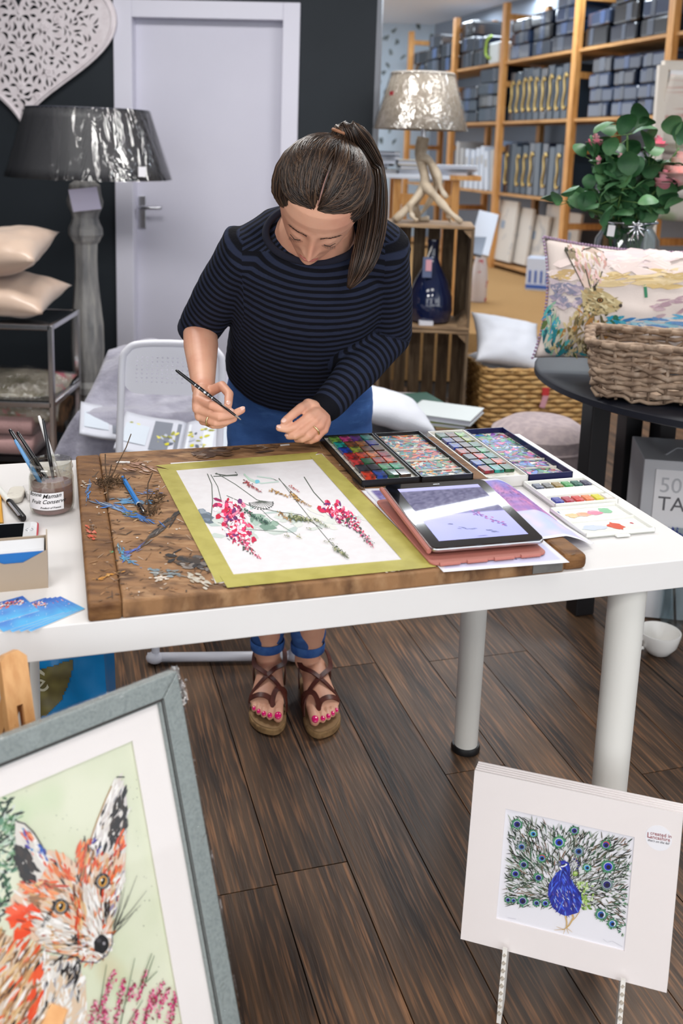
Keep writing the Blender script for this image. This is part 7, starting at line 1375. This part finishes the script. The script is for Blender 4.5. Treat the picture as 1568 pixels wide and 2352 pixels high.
shelf = thing('pine_shelving', 'long pine shelving unit along the back room wall crammed with packs', 'shelving', L0 + EX * SD / 2)
for i, k in enumerate(KP):
    for dx in (0, SD): MB().box(L0 - EY * k + EX * dx + Vector((0, 0, PH / 2)), (.05, .07, PH), rotz(TA)).build('upright', pine, shelf)
    for z in (.5, ZB - BZ - .25, ZA - BZ - .2, PH - .12): MB().box(L0 - EY * k + EX * SD / 2 + Vector((0, 0, z)), (SD - .05, .05, .05), rotz(TA)).build('cross_rail', pine, shelf)
for z in (ZA, ZB, ZC, ZD):
    for i in range(len(KP) - 1):
        km = (KP[i] + KP[i + 1]) / 2; MB().box(L0 - EY * km + EX * SD / 2 + Vector((0, 0, z - BZ - .012)), (SD, KP[i + 1] - KP[i] - .03, .024), rotz(TA)).build('shelf_board', pine_s, shelf)
navy = [M('pack_navy', (18, 25, 40), .22, coat=.6, rnd=.3), M('pack_black', (14, 16, 21), .25, coat=.5, rnd=.3), M('pack_steel', (36, 50, 74), .2, coat=.7, rnd=.2), M('pack_slate', (44, 57, 70), .35, coat=.4, rnd=.2)]
sash = [M('sash_blue', (52, 70, 104), .25, coat=.5), M('sash_grey', (62, 68, 80), .3, coat=.5)]
rs = random.Random(77); ORD = ['first', 'second', 'third', 'fourth', 'fifth', 'sixth', 'seventh', 'eighth', 'ninth', 'tenth', 'eleventh', 'twelfth', 'thirteenth', 'fourteenth', 'fifteenth', 'sixteenth']
def SM(k, dx, z): return Matrix.Translation(L0 - EY * k + EX * dx + Vector((0, 0, z - BZ))) @ Matrix.Rotation(TA, 4, 'Z')
def pack(label, k, z, w_, d_, h_, mi, grp, rz=0, tilt=0):
    m = SM(k, .02 + d_ / 2, z) @ Matrix.Rotation(rz, 4, 'Z') @ Matrix.Rotation(tilt, 4, 'X'); o = thing('wrapped_pack', label, 'pack', m.translation, 0, grp); q = m.to_3x3()
    MB().box(m @ Vector((0, 0, h_ / 2)), (d_, w_, h_), q).build('body', navy[mi], o, bevel=min(.02, h_ * .25), seg=3)
    MB().box(m @ Vector((-.002, w_ * rs.uniform(-.2, .2), h_ / 2)), (d_ * 1.0 + .004, w_ * rs.uniform(.12, .3), h_ * .86), q).build('sash', sash[rs.randrange(2)], o, bevel=.004); return o
def stack(bay, shelfname, z, k0, k1, cols, rows, hmin, hmax, mis, step=0):
    g = 'wrapped packs on the %s of the %s bay' % (shelfname, bay); w_ = (k1 - k0) / cols; n = 0
    for c in range(cols):
        zz = z + .001
        for r_ in range(rows if not isinstance(rows, list) else rows[c]):
            h_ = rs.uniform(hmin, hmax); pack('dark wrapped pack, %s layer up in the %s stack, %s of the %s bay' % (ORD[r_], ORD[c], shelfname, bay), k0 + (c + .5) * w_ + rs.gauss(0, .015), zz, w_ * rs.uniform(.86, .97), rs.uniform(.30, .38), h_, rs.choice(mis), g, rs.gauss(0, .05)); zz += h_ + .001
gold = M('gilt', (206, 176, 110), .35, .6)
def slabs(bay, shelfname, z, k0, k1, n, h_, letters, jit=.02):
    g = 'slate panels with gilt curls, %s of the %s bay' % (shelfname, bay); w_ = (k1 - k0) / n
    for i in range(n):
        m = SM(k0 + (i + .5) * w_, .04, z + .001) @ Matrix.Rotation(rs.gauss(.0, .03), 4, 'X'); o = thing('gilt_letter_panel', 'slate panel with gilt curl, %s from left, %s of %s bay' % (ORD[i], shelfname, bay), 'panel', m.translation, 0, g); q = m.to_3x3(); hh_ = h_ * rs.uniform(.92, 1.0)
        MB().box(m @ Vector((.15, 0, hh_ / 2)), (.30, w_ * .82, hh_), q).build('panel', navy[3] if rs.random() < .75 else navy[0], o, bevel=.006)
        if rs.random() < letters:
            pts = [(.28, .75), (.1, .82), (-.05, .7), (.05, .5), (-.08, .3), (.0, .18), (.2, .22)]; MB().tube(smoothpath([m @ Vector((-.006, -p[0] * w_ * 1.2, hh_ * p[1])) for p in pts], 20), .009, 6).build('gilt_curl', gold, o, 'all')
g4 = 'nearest'; g3 = 'middle'; g2 = 'second'; g1 = 'farthest'
a, b = KP[2] + .06, KP[3] - .06; stack(g3, 'top shelf', ZA, a, b, 3, [3, 3, 4], .10, .14, [0, 0, 1, 2]); slabs(g3, 'upper shelf', ZB, a, a + (b - a) * .92, 9, .46, .9); slabs(g3, 'lower shelf', ZC, a - .02, b, 10, .46, .85)
a, b = KP[3] + .06, KP[4] - .06; stack(g4, 'top shelf', ZA, a, b, 3, [2, 3, 3], .11, .15, [0, 1, 2, 2]); stack(g4, 'upper shelf', ZB, a + .12, b, 3, [4, 4, 4], .10, .12, [2, 2, 0]); stack(g4, 'lower shelf', ZC, a + .3, b, 2, 3, .12, .16, [1, 1, 0])
a, b = KP[1] + .06, KP[2] - .06; stack(g2, 'top shelf', ZA, a, b, 3, [3, 2, 0], .12, .16, [1, 1, 0]); stack(g2, 'upper shelf', ZB, a, b, 2, [3, 4], .10, .14, [3, 0, 1])
a, b = KP[0] + .06, KP[1] - .06; stack(g1, 'top shelf', ZA, a, b, 3, [2, 3, 2], .12, .16, [1, 1, 0]); stack(g1, 'upper shelf', ZB, a, b, 2, [2, 2], .12, .16, [1, 0])
# pale folders and canvases lower down
pale = [M('folder_white', (214, 222, 234), .5), M('folder_blue', (150, 172, 204), .5), M('folder_grey', (186, 186, 186), .6)]
a, b = KP[1] + .05, KP[2] + .02; n = 9
for i in range(n):
    m = SM(a + (i + .5) * (b - a) / n, .03, ZC + .001) @ Matrix.Rotation(rs.gauss(0, .06), 4, 'X'); h_ = rs.uniform(.36, .48); o = thing('folder', 'pale upright folder, %s from the left on the lower shelf of the second bay' % ORD[i], 'folder', m.translation, 0, 'pale folders on the lower shelf'); q = m.to_3x3()
    MB().box(m @ Vector((.14, 0, h_ / 2)), (.28, (b - a) / n * .6, h_), q).build('sleeve', pale[rs.choice((0, 0, 1, 2))], o, bevel=.004); MB().box(m @ Vector((.0, 0, h_ * .7)), (.006, (b - a) / n * .4, h_ * .2), q).build('spine_label', pale[2], o)
cv = M('canvas_cream', (214, 208, 200), .8, n=((176, 176, 178), 6, (1, 1, 1), .58, .7)); a, b = KP[2] + .1, KP[3] - .12
for i in range(5):
    m = SM(a + (i + .3) * (b - a) / 5, .02 + .05 * i, BZ + .085) @ Matrix.Rotation(R(6), 4, 'Y'); o = thing('leaning_canvas', 'pale canvas leaning at the foot of the middle bay, %s from the left' % ORD[i], 'canvas', m.translation, 0, 'pale canvases at the foot of the shelves'); q = m.to_3x3(); hh_ = .56 - .05 * (i % 3)
    MB().box(m @ Vector((0, .05, hh_ / 2)), (.03, .46 if i < 3 else .3, hh_), q).build('stretched_canvas', cv, o, bevel=.004); MB().box(m @ Vector((-.018, .05 + .12 * (i % 2), hh_ * .6)), (.004, .07, .07), q).build('printed_mark', M('blue_mark', (150, 166, 186), .7), o)
gb_ = thing('green_bag', 'small lime green bag on the top shelf of the second bay', 'bag', SM(KP[2] - .3, .05, ZA).translation); m = SM(KP[2] - .28, .02, ZA); MB().box(m @ Vector((.08, 0, .10)), (.16, .22, .2), m.to_3x3()).build('bag_body', M('white_bag', (206, 212, 214), .5), gb_, bevel=.02); MB().tube(smoothpath([m @ Vector((-.01, .05, .05)), m @ Vector((-.02, .13, .10)), m @ Vector((-.02, .12, .22)), m @ Vector((-.01, .04, .26))], 16), .012, 6).build('handle', M('lime', (150, 180, 60), .5), gb_, 'all')
# feathers printed on the far wallpaper
P = Paint(95); r = P.rng
for x, y in ((888, 88), (912, 95), (948, 85), (896, 118), (890, 148), (880, 165), (925, 130), (872, 190), (905, 70), (885, 210), (945, 140), (915, 175), (880, 250), (875, 325), (905, 325), (895, 300), (960, 60), (990, 85)): 
    a = r.uniform(.9, 2.4)
    for k in range(5): P.dab((x + r.gauss(0, 1.6), y + r.gauss(0, 2)), r.uniform(10, 17), r.uniform(3, 5.5), a + r.gauss(0, .2), r.choice([(104, 116, 120), (80, 92, 96), (130, 142, 146)]))
P.build('feather_print', VC('wallpaper_print', .7), bpy.data.objects['wall_far'], lambda x, y, h_: at(x, y, FY - .001 - h_), .0004)
# high white table with books behind the crates
YT = 6.3; tz = at(980, 402, YT).z; bt2 = thing('trestle_table', 'white topped table with pine legs behind the antler lamp', 'table', Vector((at(960, 500, YT).x, YT, BZ))); xa, xb = at(800, 402, YT).x, at(1105, 402, YT).x
MB().box(((xa + xb) / 2, YT + .3, tz - .014), (xb - xa, .6, .028)).build('tabletop', M('table_white', (222, 226, 236), .35), bt2, bevel=.003); MB().box((xb - .10, YT + .3, tz - .012), (.202, .61, .030)).build('pine_edge', pine, bt2)
for x in (at(912, 450, YT).x, at(1046, 450, YT).x):
    for y in (YT + .04, YT + .55): MB().box((x, y, (BZ + tz - .03) / 2), (.05, .05, tz - .03 - BZ)).build('leg', pine, bt2)
MB().box(((at(912, 450, YT).x + at(1046, 450, YT).x) / 2, YT + .04, tz - .16), (at(1046, 450, YT).x - at(912, 450, YT).x, .03, .07)).build('apron', pine, bt2)
bcols = [(214, 220, 230), (70, 84, 104), (150, 160, 176), (226, 228, 232), (40, 50, 66), (190, 176, 150), (96, 120, 160)]
for i, (px, n, w_) in enumerate(((866, 6, .20), (946, 3, .19), (1040, 3, .28))):
    z = tz + .001
    for j in range(n):
        h_ = rs.uniform(.018, .034); c = Vector((at(px, 400, YT + .2).x + rs.gauss(0, .015), YT + .2 + rs.gauss(0, .02), z)); o = thing('book', 'flat book, %s from the bottom of the %s pile on the white back table' % (ORD[j], ORD[i]), 'book', c, 0, 'piled books on the back table'); q = rotz(rs.gauss(0, .15)); col = rs.choice(bcols); cvm = M('cover_%d_%d_%d' % col, col, .4)
        MB().box(c + Vector((0, 0, h_ / 2)), (w_ * .96, .27, h_ * .8), q).build('pages', M('magazine_paper'), o); MB().box(c + Vector((0, 0, h_ * .94)), (w_, .28, h_ * .12), q).build('cover', cvm, o); MB().box(c + Vector((0, 0, h_ * .06)), (w_, .28, h_ * .12), q).build('cover', cvm, o); z += h_ + .001
# things on the carpet near the shelves
fb = thing('leaning_picture', 'white framed picture leaning behind the crates', 'picture', at(1112, 590, 6.6)); c0, c1 = at(1098, 585, 6.5), at(1122, 490, 6.7); MB().bar(c0, c1, .03, .14, Vector((1, 0, 0))).build('moulding', M('frame_white', (206, 214, 228), .4), fb, bevel=.004); MB().bar(c0 + Vector((-.03, -.01, .0)), c1 + Vector((-.03, -.01, -.03)), .03, .10, Vector((1, 0, 0))).build('picture', M('frame_picture', (90, 104, 126), .3), fb)
tt = onz(1098, 692, BZ); tin = thing('tall_bottle', 'tall white bottle with red pattern on the carpet beside the crates', 'bottle', tt); MB().lathe([(.055, 0), (.06, .01), (.06, .16), (.05, .26), (.028, .38), (.022, .46), (.024, .50), (.001, .50)], 20, tt).build('bottle_body', M('white_red', (222, 216, 220), .3, n=((196, 70, 90), 16, (1, 1, 1), .62, .66)), tin, True); MB().lathe([(.026, .47), (.027, .52), (.001, .53)], 14, tt).build('stopper', M('white_plastic'), tin, True)
bs = onz(1240, 668, BZ); sbx = thing('striped_box', 'blue and white striped box on the carpet by the hare cushion', 'box', bs); m = Matrix.Translation(bs) @ Matrix.Rotation(R(-18), 4, 'Z'); MB().box(m @ Vector((0, .1, .13)), (.24, .2, .26), m.to_3x3()).build('box_body', M('box_pale', (206, 216, 234), .5), sbx, bevel=.004)
for k in range(5): MB().box(m @ Vector((-.09 + .045 * k, -.002, .11)), (.018, .004, .10), m.to_3x3()).build('blue_stripe', M('stripe_blue', (60, 96, 176), .5), sbx)
MB().box(m @ Vector((0, -.002, .03)), (.24, .005, .03), m.to_3x3()).build('blue_band', M('stripe_blue'), sbx)
# rack of hanging throws at the right edge
YR = 5.6; rk = thing('throw_rack', 'pale wooden rack holding the hanging throws at right edge', 'rack', Vector((at(1560, 500, YR).x, YR, BZ))); pw = M('pale_wood', (206, 196, 184), .6)
ra, rb_ = at(1522, 150, YR - .1), at(1494, 560, YR - .1); MB().bar(ra, Vector((rb_.x, rb_.y, BZ)), .05, .05, Vector((0, 1, 0))).build('post', pw, rk); MB().bar(ra, ra + Vector((.7, .15, .02)), .04, .05).build('rail', pw, rk); MB().bar(ra + Vector((.7, .15, .02)), Vector((rb_.x + .75, YR + .1, BZ)), .05, .05, Vector((0, 1, 0))).build('post', pw, rk)
tcol = [((206, 196, 186), (176, 110, 100), 'plaid'), ((196, 188, 176), (150, 140, 126), 'stone'), ((190, 178, 170), (130, 110, 104), 'taupe'), ((204, 198, 190), (170, 150, 160), 'floral'), ((186, 180, 168), (150, 160, 130), 'sage')]
for k, (c1_, c2_, nm) in enumerate(tcol):
    y0 = YR - .12 + k * .035; zt_ = at(1540, 172 + k * 2, y0).z; zb0 = at(1540, 292 + 52 * k, y0).z; x0 = at(1526 - 4 * k, 300, y0).x
    o = thing('hanging_throw', '%s throw hanging on the rack at right edge, %s from the front' % (nm, ORD[k]), 'throw', Vector((x0 + .3, y0, zb0)), 0, 'throws on the rack')
    mt = M('throw_' + nm, c1_, .9, n=(c2_, 7, (1, 1, 1) if nm in ('floral', 'sage') else (.3, 1, 5), .5, .62), bump=(150, .2))
    MB().grid(lambda u, v: Vector((x0 + u * .6 - .035 * (1 - v) * 1.4, y0 - .02 * math.sin(v * 1.5) + .012 * nz2(u * 8, v * 3, k) + .02 * (1 - v) ** 4, zb0 + (zt_ - zb0) * v - .02 * math.sin(u * 4) * (1 - v))), 20, 16).build('cloth', mt, o, 'all', fix=False).modifiers.new('t', 'SOLIDIFY').thickness = .008
    MB().bar(Vector((x0, y0, zt_)), Vector((x0 + .6, y0, zt_)), .02, .05).build('hem_bar', M('throw_hem', (222, 220, 220), .7), o)
# blue carrier bag under the table, left
BP = onz(150, 1640, 0) ; bgY = 1.95; bag = thing('carrier_bag', 'bright blue carrier bag with green leaf print under the table', 'bag', Vector((at(150, 1600, bgY).x, bgY, 0)))
xl_, xr_ = at(40, 1560, bgY).x, at(238, 1560, bgY).x; zt_ = at(150, 1470, bgY).z; zb_ = .0
bagm = M('blue_bag', (0, 122, 186), .35, bump=(8, .35), coat=.2); fr_f = lambda u, v, off=0: Vector((xl_ + (xr_ - xl_) * u + .012 * (1 - v) * (u - .5) * 2, bgY - .035 * math.sin(math.pi * u) * (1 - .5 * v) + .008 * nz2(u * 5, v * 6, 2) - off, zb_ + .002 + (zt_ - zb_) * v))
MB().grid(fr_f, 26, 26).build('front', bagm, bag, 'all', fix=False); MB().grid(lambda u, v: Vector((xl_ + (xr_ - xl_) * u, bgY + .12 - .03 * v, zb_ + .002 + (zt_ - zb_) * v)), 8, 8).build('back', bagm, bag, 'all', fix=False)
for u in (0, 1): MB().grid(lambda s_, v, u=u: fr_f(u, v).lerp(Vector((xl_ + (xr_ - xl_) * u, bgY + .12 - .03 * v, zb_ + .002 + (zt_ - zb_) * v)), s_) + Vector(((.02 if u == 0 else -.02) * math.sin(math.pi * s_) * v, 0, 0)), 8, 10).build('gusset', bagm, bag, 'all', fix=False)
def bgp(x, y, h_):
    d = ray(x, y); t = bgY / d.y
    for _ in range(5):
        p = CAM + d * t; u = (p.x - xl_) / (xr_ - xl_); v = (p.z - zb_) / (zt_ - zb_); q = fr_f(u, v); t += (q.y - p.y) / d.y
    p = CAM + d * t; return Vector((p.x, q.y - .002 - h_, p.z))
P = Paint(97); lf = [(168, 1515), (150, 1518), (120, 1530), (96, 1534), (84, 1560), (72, 1590), (68, 1625), (80, 1650), (110, 1640), (140, 1610), (155, 1575), (166, 1540)]
for x in range(60, 172, 4):
    for y in range(1510, 1656, 4):
        if inside((x + 2, y + 2), lf): P.poly([(x, y), (x + 4.2, y), (x + 4.2, y + 4.2), (x, y + 4.2)], mixc((112, 104, 60), (92, 84, 50), .5 + nz2(x * .05, y * .05)))
P.build('leaf_print', VC('bag_print', .4), bag, bgp, .0004); tmx = Matrix.Translation(bgp(83, 1612, .003)) @ Matrix.Rotation(R(90), 4, 'X') @ Matrix.Rotation(R(52), 4, 'Z'); text('lettering', 'se!', .068, M('bag_text', (176, 172, 150), .5), bag, tmx)
